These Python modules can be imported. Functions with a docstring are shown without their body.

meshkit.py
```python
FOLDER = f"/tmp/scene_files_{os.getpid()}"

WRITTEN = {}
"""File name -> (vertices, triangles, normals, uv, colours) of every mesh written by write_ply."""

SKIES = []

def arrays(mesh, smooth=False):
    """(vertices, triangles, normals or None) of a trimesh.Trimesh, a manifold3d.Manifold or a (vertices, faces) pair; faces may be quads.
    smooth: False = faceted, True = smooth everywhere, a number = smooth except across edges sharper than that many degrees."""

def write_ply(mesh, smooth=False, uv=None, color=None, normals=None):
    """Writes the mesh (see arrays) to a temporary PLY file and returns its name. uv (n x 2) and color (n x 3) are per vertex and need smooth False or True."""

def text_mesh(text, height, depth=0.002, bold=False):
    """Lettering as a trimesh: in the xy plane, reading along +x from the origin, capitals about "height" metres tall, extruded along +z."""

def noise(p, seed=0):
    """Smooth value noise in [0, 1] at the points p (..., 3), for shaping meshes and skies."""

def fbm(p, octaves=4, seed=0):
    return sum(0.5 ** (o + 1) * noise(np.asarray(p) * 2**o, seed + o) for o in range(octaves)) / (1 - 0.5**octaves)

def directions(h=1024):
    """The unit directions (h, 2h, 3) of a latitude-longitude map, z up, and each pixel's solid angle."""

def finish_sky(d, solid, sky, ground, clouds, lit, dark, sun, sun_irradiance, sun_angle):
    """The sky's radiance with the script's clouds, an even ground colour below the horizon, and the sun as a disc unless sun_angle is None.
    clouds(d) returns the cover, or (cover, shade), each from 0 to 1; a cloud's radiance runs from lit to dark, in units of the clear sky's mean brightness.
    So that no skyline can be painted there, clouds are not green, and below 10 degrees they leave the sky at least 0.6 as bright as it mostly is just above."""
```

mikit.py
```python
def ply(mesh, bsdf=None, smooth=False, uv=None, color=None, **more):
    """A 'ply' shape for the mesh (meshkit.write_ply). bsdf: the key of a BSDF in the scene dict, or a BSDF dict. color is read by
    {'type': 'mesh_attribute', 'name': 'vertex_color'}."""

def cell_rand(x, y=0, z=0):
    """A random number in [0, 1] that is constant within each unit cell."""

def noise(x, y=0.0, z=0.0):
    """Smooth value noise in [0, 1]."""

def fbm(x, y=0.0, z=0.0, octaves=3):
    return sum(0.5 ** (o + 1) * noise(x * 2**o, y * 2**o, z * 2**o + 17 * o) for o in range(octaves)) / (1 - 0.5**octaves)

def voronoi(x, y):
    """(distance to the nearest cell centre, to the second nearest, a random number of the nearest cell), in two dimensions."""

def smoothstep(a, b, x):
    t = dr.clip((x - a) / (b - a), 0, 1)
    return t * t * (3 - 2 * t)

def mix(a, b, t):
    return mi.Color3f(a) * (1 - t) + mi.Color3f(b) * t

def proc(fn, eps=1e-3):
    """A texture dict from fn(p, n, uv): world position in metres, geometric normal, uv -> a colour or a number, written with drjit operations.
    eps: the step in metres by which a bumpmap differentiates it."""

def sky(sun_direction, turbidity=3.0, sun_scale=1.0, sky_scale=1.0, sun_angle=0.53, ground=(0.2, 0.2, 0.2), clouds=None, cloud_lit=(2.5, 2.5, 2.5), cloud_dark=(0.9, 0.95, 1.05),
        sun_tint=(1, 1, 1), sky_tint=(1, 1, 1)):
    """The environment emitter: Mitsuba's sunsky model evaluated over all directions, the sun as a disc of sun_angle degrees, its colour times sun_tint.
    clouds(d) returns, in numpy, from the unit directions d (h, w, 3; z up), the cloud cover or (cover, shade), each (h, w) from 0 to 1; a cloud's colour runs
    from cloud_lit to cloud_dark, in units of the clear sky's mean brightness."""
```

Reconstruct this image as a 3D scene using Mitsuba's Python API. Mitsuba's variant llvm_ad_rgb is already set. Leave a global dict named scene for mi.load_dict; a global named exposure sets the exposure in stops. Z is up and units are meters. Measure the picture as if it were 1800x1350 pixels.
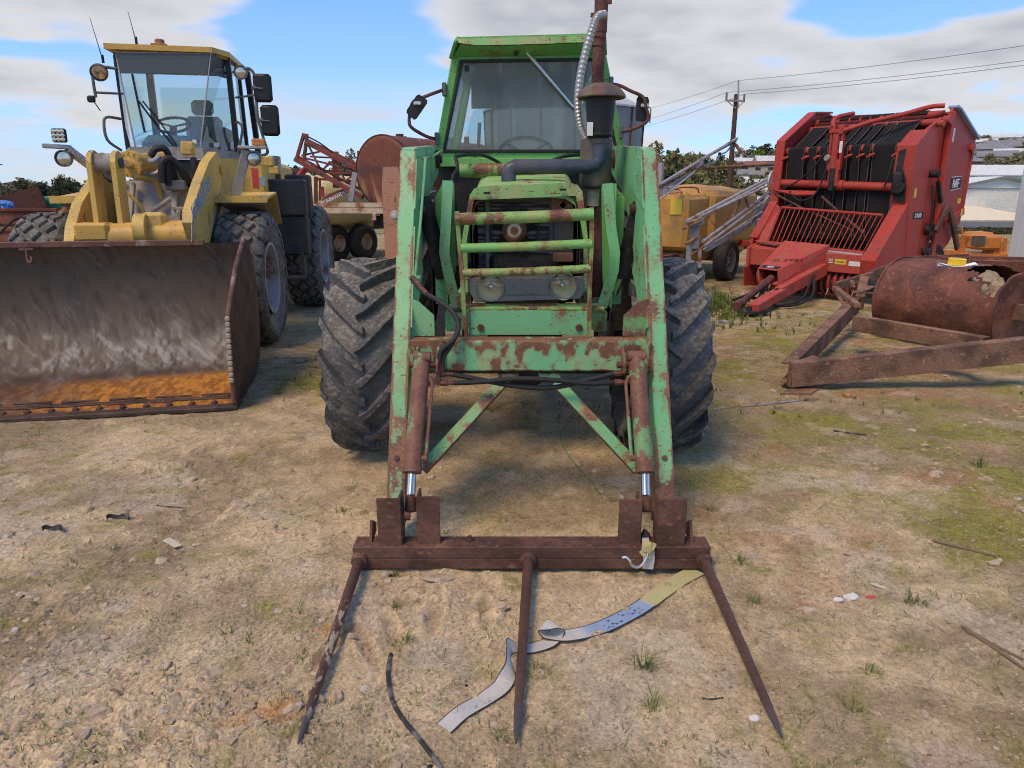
import math, random
import numpy as np, trimesh, drjit as dr, mitsuba as mi
import shapely.geometry as sg
import mikit, meshkit
from mikit import noise, fbm, voronoi, smoothstep, mix, cell_rand, proc

T = mi.ScalarTransform4f
scene, labels = {}, {}

# ---------------------------------------------------------------- camera, sky, exposure
CAM_H = 1.65
PITCH = math.radians(15.4)
scene['camera'] = {'type': 'perspective', 'fov': 71.6, 'near_clip': 0.05, 'far_clip': 6000.0,
                   'to_world': T().look_at([0, 0, CAM_H], [0, math.cos(PITCH), CAM_H - math.sin(PITCH)], [0, 0, 1])}
exposure = 2.28


def cloud_cover(d):
    el = np.degrees(np.arcsin(np.clip(d[..., 2], -1, 1)))
    az = np.degrees(np.arctan2(d[..., 0], d[..., 1]))          # 0 = south of the yard, + to the right
    z = np.maximum(d[..., 2], 0.0) + 0.10
    q = np.stack([d[..., 0] / z, d[..., 1] / z, np.zeros_like(z)], -1)   # a flat cloud deck
    big = meshkit.fbm(q * 0.75 + [3.1, 7.7, 0], 5, 3)
    fine = meshkit.fbm(q * 2.6 + [9.0, 1.0, 4.0], 4, 8)
    wisp = meshkit.fbm(np.stack([az * 0.075, el * 0.55, az * 0 + 2.0], -1), 5, 21)
    cov = big * 0.62 + fine * 0.38

    def blob(a0, e0, ra, re, s):
        return s * np.exp(-((az - a0) / ra) ** 2 - ((el - e0) / re) ** 2)
    bias = (blob(-29, 13.0, 14, 3.0, .40) + blob(-34, 9.4, 5, .9, .20) + blob(-35, 7.0, 7, 1.4, .30) + blob(-24, 9.6, 4, 1.2, .10) + blob(0, 11.5, 10, 4.0, .40) + blob(13, 12.5, 10, 3.6, .36)
            + blob(17, 6.8, 7, 1.4, .22) + blob(27, 8.4, 7, 1.4, .26) + blob(36, 9.8, 7, 1.4, .30) + blob(-22, 4.2, 12, 1.4, .12)
            - blob(-13.2, 9.6, 5.4, 4.8, .62) - blob(-15, 6.2, 5, 1.4, .22) - blob(-33, 8.3, 7, .45, .28) - blob(28.0, 12.3, 7.2, 2.1, .60) - blob(22, 4.6, 9, 1.3, .12) - blob(38, 12.0, 4, 1.2, .3))
    cov = cov + bias
    c = np.clip((cov - 0.50 + .10 * (meshkit.fbm(q * 7 + 3, 4, 31) - .5)) / 0.16, 0, 1)
    c = c * c * (3 - 2 * c)
    low = np.clip((wisp - 0.42) / 0.24, 0, 1) * np.exp(-((el - 3.8) / 3.4) ** 2) * 0.85
    haze = 0.45 * np.exp(-np.maximum(el, 0) / 3.5)
    cover = 1 - (1 - c * 0.97) * (1 - low) * (1 - haze)
    thick = np.clip((cov - 0.58) / 0.30, 0, 1)
    shade = np.clip(0.02 + 0.85 * thick * (0.42 + 1.5 * (meshkit.fbm(q * 1.9 + [0, .5, 9], 5, 5) - .30) + .9 * (meshkit.fbm(q * 6 + [4, .5, 9], 4, 15) - .5)), 0, 1)
    shade = np.clip(shade + 0.30 * low * (1 - c), 0, 1)
    return cover, shade


SUN = (-0.38, -0.50, 0.90)
scene['sky_light'] = mikit.sky(SUN, turbidity=2.6, sun_scale=0.30, sun_angle=22, sky_scale=1.0, clouds=cloud_cover,
                               cloud_lit=(1.72, 1.72, 1.76), cloud_dark=(0.94, 0.99, 1.09), sky_tint=(0.72, 0.92, 1.16), sun_tint=(1.16, 1.0, 0.80), ground=(0.30, 0.25, 0.19))

# ---------------------------------------------------------------- naming helpers
def numbered(k):
    if k not in scene and k not in labels:
        return k
    i = 1
    while f'{k}_{i:03d}' in scene or f'{k}_{i:03d}' in labels:
        i += 1
    return f'{k}_{i:03d}'


def lab(key, label=None, cat=None, group=None, kind=None):
    d = labels.setdefault(key, {})
    for n, v in (('label', label), ('category', cat), ('group', group), ('kind', kind)):
        if v:
            d[n] = v
    return key


def thing(name, label, cat, group=None):
    return lab(numbered(name), label, cat, group)


def obj(name, mesh, mat, parent=None, label=None, cat=None, group=None, kind=None, smooth=35, **more):
    key = numbered(f'{parent}__{name}' if parent else name)
    scene[key] = mikit.ply(mesh, mat, smooth=smooth, **more)
    if label or cat or group or kind:
        lab(key, label, cat, group, kind)
    return key


def objs(name, meshes, mat, parent=None, **more):
    return [obj(name, m, mat, parent, **more) for m in meshes]


# ---------------------------------------------------------------- mesh helpers
def V(*a):
    return np.array(a, float)


def unit(a):
    a = np.asarray(a, float)
    return a / np.linalg.norm(a)


def cat(*ms):
    out = []
    for m in ms:
        out += list(m) if isinstance(m, (list, tuple)) else [m]
    return trimesh.util.concatenate(out)


def quads(v, f):
    f = np.asarray(f)
    return trimesh.Trimesh(np.asarray(v, float), np.vstack([f[:, [0, 1, 2]], f[:, [0, 2, 3]]]), process=False)


def box(sx, sy, sz, c=(0, 0, 0), b=0.0, M=None):
    """a box with chamfered edges; M: 3x3 whose columns are its axes"""
    h = np.array([sx, sy, sz]) / 2
    b = min(b, 0.49 * min(sx, sy, sz))
    if b <= 0:
        m = trimesh.creation.box([sx, sy, sz])
    else:
        pts = []
        for s in np.ndindex(2, 2, 2):
            s = np.array(s) * 2 - 1
            for k in range(3):
                q = s * (h - b)
                q[k] = s[k] * h[k]
                pts.append(q)
        m = trimesh.Trimesh(np.array(pts)).convex_hull
    v = np.array(m.vertices)
    if M is not None:
        v = v @ np.asarray(M).T
    return trimesh.Trimesh(v + np.asarray(c, float), m.faces, process=False)


def frame(d, up=(0, 0, 1)):
    z = unit(d)
    if abs(np.dot(z, unit(up))) > .999:
        up = (0, 1, 0)
    x = unit(np.cross(up, z))
    return np.stack([x, np.cross(z, x), z], 1)


def beam(p0, p1, w, t, up=(0, 0, 1), b=0.004):
    """a bar of width w (sideways) and thickness t (along up) from p0 to p1"""
    p0, p1 = np.asarray(p0, float), np.asarray(p1, float)
    return box(w, t, np.linalg.norm(p1 - p0), (p0 + p1) / 2, b, frame(p1 - p0, up))


def smooth_path(pts, n=8):
    p = np.asarray(pts, float)
    if len(p) < 3:
        return p
    q = np.vstack([2 * p[0] - p[1], p, 2 * p[-1] - p[-2]])
    out = []
    for i in range(1, len(q) - 2):
        a, b_, c, d = q[i - 1:i + 3]
        for t in np.linspace(0, 1, n, endpoint=False):
            out.append(.5 * (2 * b_ + (c - a) * t + (2 * a - 5 * b_ + 4 * c - d) * t * t + (3 * b_ - a - 3 * c + d) * t ** 3))
    return np.vstack(out + [p[-1]])


def tube(pts, r, sides=10, n=0, cap=True):
    p = smooth_path(pts, n) if n else np.asarray(pts, float)
    r = np.broadcast_to(np.interp(np.linspace(0, 1, len(p)), np.linspace(0, 1, len(np.atleast_1d(r))), np.atleast_1d(r)), (len(p),))
    t = np.gradient(p, axis=0)
    t /= np.linalg.norm(t, axis=1, keepdims=True) + 1e-12
    a = np.cross(t[0], [0, 0, 1.0] if abs(t[0, 2]) < .9 else [1.0, 0, 0])
    rows = []
    for i in range(len(p)):
        a = a - t[i] * np.dot(a, t[i])
        a = a / np.linalg.norm(a)
        b_ = np.cross(t[i], a)
        ang = np.arange(sides) * 2 * np.pi / sides
        rows.append(p[i] + r[i] * (np.cos(ang)[:, None] * a + np.sin(ang)[:, None] * b_))
    v = np.vstack(rows)
    i, j = np.meshgrid(np.arange(len(p) - 1), np.arange(sides), indexing='ij')
    f = np.stack([i * sides + j, i * sides + (j + 1) % sides, (i + 1) * sides + (j + 1) % sides, (i + 1) * sides + j], -1).reshape(-1, 4)
    m = quads(v, f)
    if cap:
        vv = np.vstack([m.vertices, p[:1], p[-1:]])
        k = np.arange(sides)
        base = (len(p) - 1) * sides
        ff = np.vstack([m.faces, np.stack([(k + 1) % sides, k, k * 0 + len(v)], 1), np.stack([base + k, base + (k + 1) % sides, k * 0 + len(v) + 1], 1)])
        m = trimesh.Trimesh(vv, ff, process=False)
    return m


def cyl(p0, p1, r, sides=20, r1=None):
    return tube([p0, p1], [r, r if r1 is None else r1], sides)


def lathe(profile, o=(0, 0, 0), axis=(0, 0, 1), n=32, start=None):
    """profile: (radius, distance along the axis)"""
    M = frame(axis)
    ang = np.arange(n) * 2 * np.pi / n
    pr = np.asarray(profile, float)
    v = (pr[:, 0, None, None] * (np.cos(ang)[None, :, None] * M[:, 0] + np.sin(ang)[None, :, None] * M[:, 1]) + pr[:, 1, None, None] * M[:, 2]).reshape(-1, 3) + np.asarray(o, float)
    i, j = np.meshgrid(np.arange(len(pr) - 1), np.arange(n), indexing='ij')
    f = np.stack([i * n + j, i * n + (j + 1) % n, (i + 1) * n + (j + 1) % n, (i + 1) * n + j], -1).reshape(-1, 4)
    return quads(v, f)


def plate(poly, o, ax, ay, t, holes=None):
    """an extruded outline: poly in (ax, ay) coordinates from o, thickness t centred on the plane"""
    m = trimesh.creation.extrude_polygon(sg.Polygon(poly, holes), t, engine='earcut')
    ax, ay = unit(ax), np.asarray(ay, float)
    ay = unit(ay - ax * np.dot(ax, ay))
    M = np.stack([ax, ay, np.cross(ax, ay)], 1)
    v = np.array(m.vertices) - [0, 0, t / 2]
    return trimesh.Trimesh(v @ M.T + np.asarray(o, float), m.faces, process=False)


def side_plate(yz, x, t):
    """outline in (y, z) at a given x"""
    return plate(yz, (x, 0, 0), (0, 1, 0), (0, 0, 1), t)


def ribbon(pts, w_dir, w, t):
    """a flat strip: centre line pts, width direction(s) w_dir, width w, thickness t"""
    p = np.asarray(pts, float)
    wd = np.broadcast_to(np.asarray(w_dir, float), p.shape)
    tg = np.gradient(p, axis=0)
    tg /= np.linalg.norm(tg, axis=1, keepdims=True)
    wd = wd - tg * (wd * tg).sum(1, keepdims=True)
    wd = wd / np.linalg.norm(wd, axis=1, keepdims=True)
    nn = np.cross(wd, tg)
    w = np.broadcast_to(w, (len(p),))[:, None]
    v = np.stack([p - wd * w / 2 - nn * t / 2, p + wd * w / 2 - nn * t / 2, p + wd * w / 2 + nn * t / 2, p - wd * w / 2 + nn * t / 2], 1).reshape(-1, 3)
    i, j = np.meshgrid(np.arange(len(p) - 1), np.arange(4), indexing='ij')
    f = np.stack([i * 4 + j, i * 4 + (j + 1) % 4, (i + 1) * 4 + (j + 1) % 4, (i + 1) * 4 + j], -1).reshape(-1, 4)
    e = 4 * (len(p) - 1)
    return quads(v, np.vstack([f, [[3, 2, 1, 0], [e, e + 1, e + 2, e + 3]]]))


def sheet(o, ax, ay, sx, sy, t=0.004, b=0.0):
    """thin box panel: corner o, spanning sx along ax, sy along ay"""
    ax, ay = unit(ax), unit(ay)
    M = np.stack([ax, ay, np.cross(ax, ay)], 1)
    return box(sx, sy, t, np.asarray(o) + ax * sx / 2 + ay * sy / 2, b, M)


def panel4(a, b_, c, d, t=0.004):
    """a flat-ish panel through four corners with a thickness"""
    a, b_, c, d = (np.asarray(x, float) for x in (a, b_, c, d))
    n = unit(np.cross(c - a, d - b_)) * t / 2
    v = np.array([a - n, b_ - n, c - n, d - n, a + n, b_ + n, c + n, d + n])
    return quads(v, [[0, 3, 2, 1], [4, 5, 6, 7], [0, 1, 5, 4], [1, 2, 6, 5], [2, 3, 7, 6], [3, 0, 4, 7]])


def bolt(p, n, r=.012, h=.01):
    p, n = np.asarray(p, float), unit(n)
    return cyl(p - n * .004, p + n * h, r, 6)


def text_on(text, o, ax, ay, height, depth=0.002, bold=True, center=True):
    m = meshkit.text_mesh(text, height, depth, bold)
    ax, ay = unit(ax), np.asarray(ay, float)
    ay = unit(ay - ax * np.dot(ax, ay))
    M = np.stack([ax, ay, np.cross(ax, ay)], 1)
    v = np.array(m.vertices)
    if center:
        v[:, 0] -= (v[:, 0].min() + v[:, 0].max()) / 2
    return trimesh.Trimesh(v @ M.T + np.asarray(o, float), m.faces, process=False)


def moved(m, M, o):
    return trimesh.Trimesh(np.array(m.vertices) @ np.asarray(M).T + np.asarray(o, float), m.faces, process=False)


# ---------------------------------------------------------------- materials
def rgb(*c):
    return {'type': 'rgb', 'value': list(c)}


def mat(key, color, rough=0.6, metallic=0.0, bump=None, spec=0.4, **more):
    d = {'type': 'principled', 'base_color': proc(color) if callable(color) else rgb(*color),
         'roughness': proc(rough) if callable(rough) else rough, 'metallic': metallic, 'specular': spec, **more}
    if bump:
        d = {'type': 'bumpmap', 'tex': proc(bump[0], eps=bump[2] if len(bump) > 2 else 1e-3), 'scale': bump[1], 'bsdf': d}
    scene[key] = {'type': 'twosided', 'b': d}


def rusty(paint, rust1=(.135, .060, .038), rust2=(.24, .115, .06), amount=.5, scale=5.0, edge=.032, dirt=(.25, .2, .13), dirt_amt=.25, extra=None, fade=None):
    """paint flaking to rust: amount is the share of rust; extra(p) adds to it from place to place"""
    def fn(p, n, uv):
        big = fbm(p.x * scale * 1.15, p.y * scale * 1.15, p.z * scale * .72, octaves=5)
        small = noise(p.x * scale * 14, p.y * scale * 14, p.z * scale * 14)
        v = big * .76 + small * .12 + .12 * noise(p.x * 48, p.y * 48, p.z * 9)
        a = amount if extra is None else amount + extra(p, n)
        lo = 1 - a
        k = smoothstep(lo - edge, lo + edge, v)
        speck = smoothstep(.77, .82, noise(p.x * 85, p.y * 85, p.z * 85) * .75 + big * .33)
        k = dr.maximum(k, speck * .9)
        rust = mix(rust1, rust2, smoothstep(.35, .75, small * .6 + noise(p.x * 17, p.y * 17, p.z * 17) * .5))
        halo = smoothstep(lo - .16, lo - .02, v) * .35
        c = mix(paint, fade if fade is not None else paint, fbm(p.x * 2.1 + 9, p.y * 2.1, p.z * 2.1, octaves=2))
        c = mix(c, dirt, dirt_amt * smoothstep(.4, .8, fbm(p.x * 9 + 5, p.y * 9, p.z * 5, octaves=3)))
        c = mix(c, rust2, halo)
        return mix(c, rust, k)
    return fn


GREEN = (.14, .455, .19)


def arm_edge(p, n):
    """paint knocked off along the long edges of the two loader arms, and more towards the fork"""
    d = dr.minimum(dr.abs(p.x + .552), dr.abs(p.x - .730))
    return .27 * smoothstep(.48, .15, p.z) + .10 * smoothstep(.2, .8, n.z) + .17 * smoothstep(.024, .040, d) * smoothstep(.047, .042, d) * smoothstep(.6, .3, dr.abs(n.x)) + .05 * smoothstep(1.2, .6, p.z)

mat('green_paint', rusty(GREEN, amount=.325, scale=6.5, fade=(.21, .52, .28), dirt=(.32, .40, .18), dirt_amt=.30,
                         extra=arm_edge), .42, spec=.4)
mat('green_beam_paint', rusty((.135, .455, .19), amount=.395, scale=21, fade=(.22, .51, .28), dirt=(.42, .44, .20), dirt_amt=.6,
                              extra=lambda p, n: .14 * smoothstep(.83, .905, p.z) * smoothstep(1.0, .94, p.z) + .10 * smoothstep(.3, .9, n.z) + .12 * smoothstep(.782, .774, p.z)), .5)
mat('green_brace_paint', rusty((.12, .40, .16), amount=.44, scale=9, fade=(.17, .44, .2), dirt_amt=.3,
                               extra=lambda p, n: .3 * smoothstep(.1, -.6, n.z)), .5)
mat('lime_paint', rusty((.20, .47, .13), amount=.36, scale=9, fade=(.24, .47, .17), dirt=(.42, .38, .20), dirt_amt=.85,
                        extra=lambda p, n: .16 * smoothstep(1.62, 1.56, p.z) * smoothstep(1.5, 1.56, p.z)), .42)
mat('guard_paint', rusty((.17, .48, .12), amount=.46, scale=7.5, fade=(.22, .48, .16), dirt=(.42, .33, .13), dirt_amt=.7), .5)
mat('strap_paint', rusty((.20, .40, .11), amount=.50, scale=9, fade=(.28, .40, .14), dirt=(.36, .27, .12), dirt_amt=.9), .55)
mat('cab_paint', rusty((.125, .44, .11), amount=.27, scale=5, fade=(.17, .44, .14), dirt=(.25, .3, .1), dirt_amt=.3), .42)
mat('cylinder_rust', rusty((.13, .40, .16), rust1=(.15, .067, .045), rust2=(.215, .10, .065), amount=.57, scale=7, dirt_amt=.1), .6)


def brown_rust(dark, light, scale=6.0, streak=False):
    def fn(p, n, uv):
        a = fbm(p.x * scale, p.y * scale, p.z * scale * (.25 if streak else 1), octaves=4)
        b_ = noise(p.x * 70, p.y * 70, p.z * 70)
        c = mix(dark, light, smoothstep(.3, .7, a))
        c = mix(c, [1.75 * q for q in light], .55 * smoothstep(.66, .78, fbm(p.x * scale * 5, p.y * scale * 5, p.z * scale * 5, octaves=3)))
        c = mix(c, [.6 * q for q in dark], .45 * smoothstep(.64, .76, fbm(p.x * scale * 3 + 7, p.y * scale * 3, p.z * scale * 3, octaves=3)))
        return c * (.70 + .6 * b_)
    return fn


def grain_bump(s):
    return lambda p, n, uv: noise(p.x * s, p.y * s, p.z * s) + .5 * noise(p.x * s * 2.7, p.y * s * 2.7, p.z * s * 2.7)


mat('fork_rust', brown_rust((.072, .036, .027), (.145, .072, .05)), .72, bump=(grain_bump(160), .0016))
mat('roller_rust', brown_rust((.105, .042, .030), (.225, .086, .052), 4), .55, bump=(grain_bump(60), .004))
mat('frame_rust', brown_rust((.11, .062, .043), (.25, .14, .088), 5), .75, bump=(grain_bump(140), .002))
mat('pipe_rust', brown_rust((.07, .028, .025), (.15, .06, .045), 6), .65)
mat('orange_rust', brown_rust((.16, .07, .03), (.36, .19, .09), 14), .8)
mat('dark_iron', brown_rust((.012, .012, .013), (.035, .032, .03), 6), .6)


def tine_color(p, n, uv):
    a = fbm(p.x * 9, p.y * 6, p.z * 9, octaves=4)
    c = mix((.060, .030, .024), (.125, .062, .045), a) * (.75 + .5 * noise(p.x * 80, p.y * 80, p.z * 80))
    tip = smoothstep(2.0, 1.86, p.y)
    c = mix(c, (.075, .07, .075), tip * .8)
    mud = smoothstep(.50, .60, fbm(p.x * 70, p.y * 34, p.z * 70, octaves=4)) * .8 * smoothstep(-.55, -.60, p.x) * smoothstep(2.52, 2.42, p.y) * smoothstep(1.84, 1.95, p.y) * smoothstep(-.5, .3, n.z)
    return mix(c, (.42, .36, .25), mud)


mat('tine_steel', tine_color, .5)
mat('chrome', (.86, .86, .86), .22, 1.0)
mat('steel_hose', (.46, .45, .42), .42, .8)
mat('zinc', (.62, .62, .6), .35, .8)
mat('black_plastic', (.016, .016, .018), .45)
mat('black_rubber', (.02, .02, .021), .55)
mat('blue_grey_pipe', rusty((.055, .07, .10), amount=.28, scale=8, dirt=(.2, .17, .13), dirt_amt=.35), .4)
mat('filter_brown', rusty((.085, .075, .065), rust2=(.15, .11, .08), amount=.4, scale=9, dirt_amt=.5), .6)
mat('grey_metal', rusty((.17, .18, .19), amount=.22, scale=9, dirt=(.25, .23, .2), dirt_amt=.5), .5)
mat('radiator', lambda p, n, uv: mix((.02, .02, .021), (.24, .24, .24), smoothstep(.35, .75, noise(p.x * 3, p.y, p.z * 95)) * smoothstep(.2, .6, fbm(p.x * 7, 2, p.z * 7))), .5)
mat('reflector', lambda p, n, uv: mix((.72, .70, .62), (.50, .46, .34), fbm(p.x * 20, p.y * 20, p.z * 20)), .18, .9)
scene['glass'] = {'type': 'thindielectric', 'int_ior': 1.5}
scene['lens_glass'] = {'type': 'thindielectric', 'int_ior': 1.45, 'specular_transmittance': rgb(.88, .88, .82)}
scene['tint_glass'] = {'type': 'thindielectric', 'int_ior': 1.5, 'specular_transmittance': rgb(.70, .82, .82)}
scene['clear_glass'] = {'type': 'thindielectric', 'int_ior': 1.6, 'specular_transmittance': rgb(.60, .74, .74)}
# window glass under dust and dried water marks; pale film also paints in sky reflection
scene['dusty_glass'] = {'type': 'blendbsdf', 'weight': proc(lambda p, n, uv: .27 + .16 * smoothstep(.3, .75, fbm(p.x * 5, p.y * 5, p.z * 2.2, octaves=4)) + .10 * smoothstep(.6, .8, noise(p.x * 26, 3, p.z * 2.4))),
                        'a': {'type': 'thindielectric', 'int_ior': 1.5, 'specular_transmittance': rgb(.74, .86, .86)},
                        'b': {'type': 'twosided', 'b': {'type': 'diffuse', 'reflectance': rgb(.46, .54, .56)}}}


def tyre_color(base, mud, amt, zlow):
    def fn(p, n, uv):
        a = fbm(p.x * 7, p.y * 7, p.z * 7, octaves=4)
        f_ = fbm(p.x * 38, p.y * 38, p.z * 38, octaves=3)
        c = mix(base, [1.9 * q for q in base], smoothstep(.35, .75, a * .5 + f_ * .5))
        m = .75 * smoothstep(1 - amt - .10, 1 - amt + .22, a * .35 + f_ * .65 + .16 * smoothstep(zlow, zlow + .35, p.z) * smoothstep(.1, .7, n.z))
        return mix(c, mud, m * .85)
    return fn


def lug_rubber(p, n, uv):
    # bars worn darker on their faces, dust lying in the casing between them
    r = dr.sqrt(dr.square(p.y - 4.47) + dr.square(p.z - .615))
    f_ = fbm(p.x * 55, p.y * 55, p.z * 55, octaves=4)
    a = fbm(p.x * 6, p.y * 6, p.z * 6, octaves=4)
    c = mix((.048, .050, .054), (.105, .107, .112), f_)
    front = smoothstep(6.0, 5.4, p.y)
    casing = smoothstep(.603, .583, r) * front
    c = mix(c, mix((.10, .10, .10), (.22, .212, .195), f_), casing * smoothstep(.2, .8, a) * .75)
    worn = smoothstep(.600, .609, r) * smoothstep(.616, .611, r) * front
    c = mix(c, (.17, .165, .16), worn * smoothstep(.35, .6, f_) * .7)
    mud = smoothstep(.50, .74, a * .45 + f_ * .55 + .14 * smoothstep(.85, 1.2, p.z) * smoothstep(.1, .7, n.z))
    c = mix(c, (.36, .32, .25), mud * .5)
    return c * (.8 + .4 * noise(p.x * 150, p.y * 150, p.z * 150))


mat('tractor_rubber', lug_rubber, .62, bump=(grain_bump(70), .003))
mat('loader_rubber', tyre_color((.095, .092, .085), (.24, .22, .17), .45, 1.1), .75, bump=(grain_bump(60), .003))
mat('dark_rubber', tyre_color((.018, .018, .019), (.12, .11, .09), .33, 1.0), .7)

mat('yellow_paint', rusty((.60, .40, .085), rust1=(.16, .075, .035), rust2=(.36, .2, .09), amount=.27, scale=5, fade=(.66, .46, .12), dirt=(.33, .27, .16), dirt_amt=.5), .48)
mat('yellow_orange_paint', rusty((.58, .34, .07), rust1=(.14, .06, .03), rust2=(.3, .15, .06), amount=.27, scale=6, fade=(.62, .40, .1), dirt=(.3, .2, .1), dirt_amt=.35), .45)
mat('muddy_grey', rusty((.30, .29, .27), rust1=(.17, .15, .12), rust2=(.22, .2, .16), amount=.42, scale=5, fade=(.42, .38, .35), dirt=(.40, .36, .31), dirt_amt=.8), .8)
mat('loader_grey', rusty((.115, .125, .13), amount=.12, scale=7, dirt=(.2, .19, .17), dirt_amt=.5), .5)
mat('guard_black', rusty((.028, .031, .036), rust1=(.1, .09, .08), rust2=(.1, .09, .08), amount=.12, scale=4, dirt=(.07, .07, .07), dirt_amt=.5), .45)


def bucket_color(p, n, uv):
    # uv.x runs along the bucket (0..1), uv.y from the lip of the floor up the curl to the top edge (0..1)
    s, t = uv.x, uv.y
    w = fbm(s * 16, t * 5, 3, octaves=4)
    f_ = fbm(s * 70, t * 26, 7, octaves=3)
    g = fbm(s * 6 + 4, t * 3, 1, octaves=3)
    c = mix((.078, .064, .052), (.165, .135, .108), f_)
    scr = fbm(s * 46 + t * 40, t * 12 - s * 8, 5, octaves=5)
    c = mix(c, (.25, .22, .18), smoothstep(.52, .72, scr) * .38)
    c = mix(c, (.06, .045, .037), smoothstep(.50, .36, fbm(s * 60 + t * 16, t * 9 - s * 3, 8, octaves=4)) * .6)
    c = mix(c, (.13, .10, .07), smoothstep(.62, .8, t) * smoothstep(.3, .65, f_ * .5 + g * .5))
    band = smoothstep(.40, .50, t + .15 * (w - .5)) * smoothstep(.66, .58, t + .22 * (w - .5))
    bare = smoothstep(.44, .62, w * .55 + f_ * .45 + .12 * smoothstep(.35, .9, s)) * band
    c = mix(c, mix((.20, .195, .185), (.34, .33, .31), smoothstep(.35, .65, scr)), bare * .75)
    c = mix(c, (.060, .036, .032), smoothstep(.46, .40, t) * smoothstep(.3, .55, w) * .8)
    o = smoothstep(.37 + .065 * s, .29 + .065 * s, t + .035 * (f_ - .5)) * smoothstep(.10, .75, s + .5 * (w - .4))
    org = mix((.28, .105, .022), (.50, .215, .035), smoothstep(.3, .7, f_)) * (.7 + .5 * noise(s * 300, t * 120))
    return mix(c, org, o)


mat('bucket_inside', bucket_color, .62)
mat('bucket_edge', rusty((.30, .27, .24), rust1=(.105, .047, .038), rust2=(.17, .085, .06), amount=.60, scale=10, dirt_amt=.3), .6)
mat('bucket_outside', brown_rust((.040, .025, .02), (.095, .058, .043), 5), .6)
mat('weld_pale', (.38, .33, .26), .7)

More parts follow.
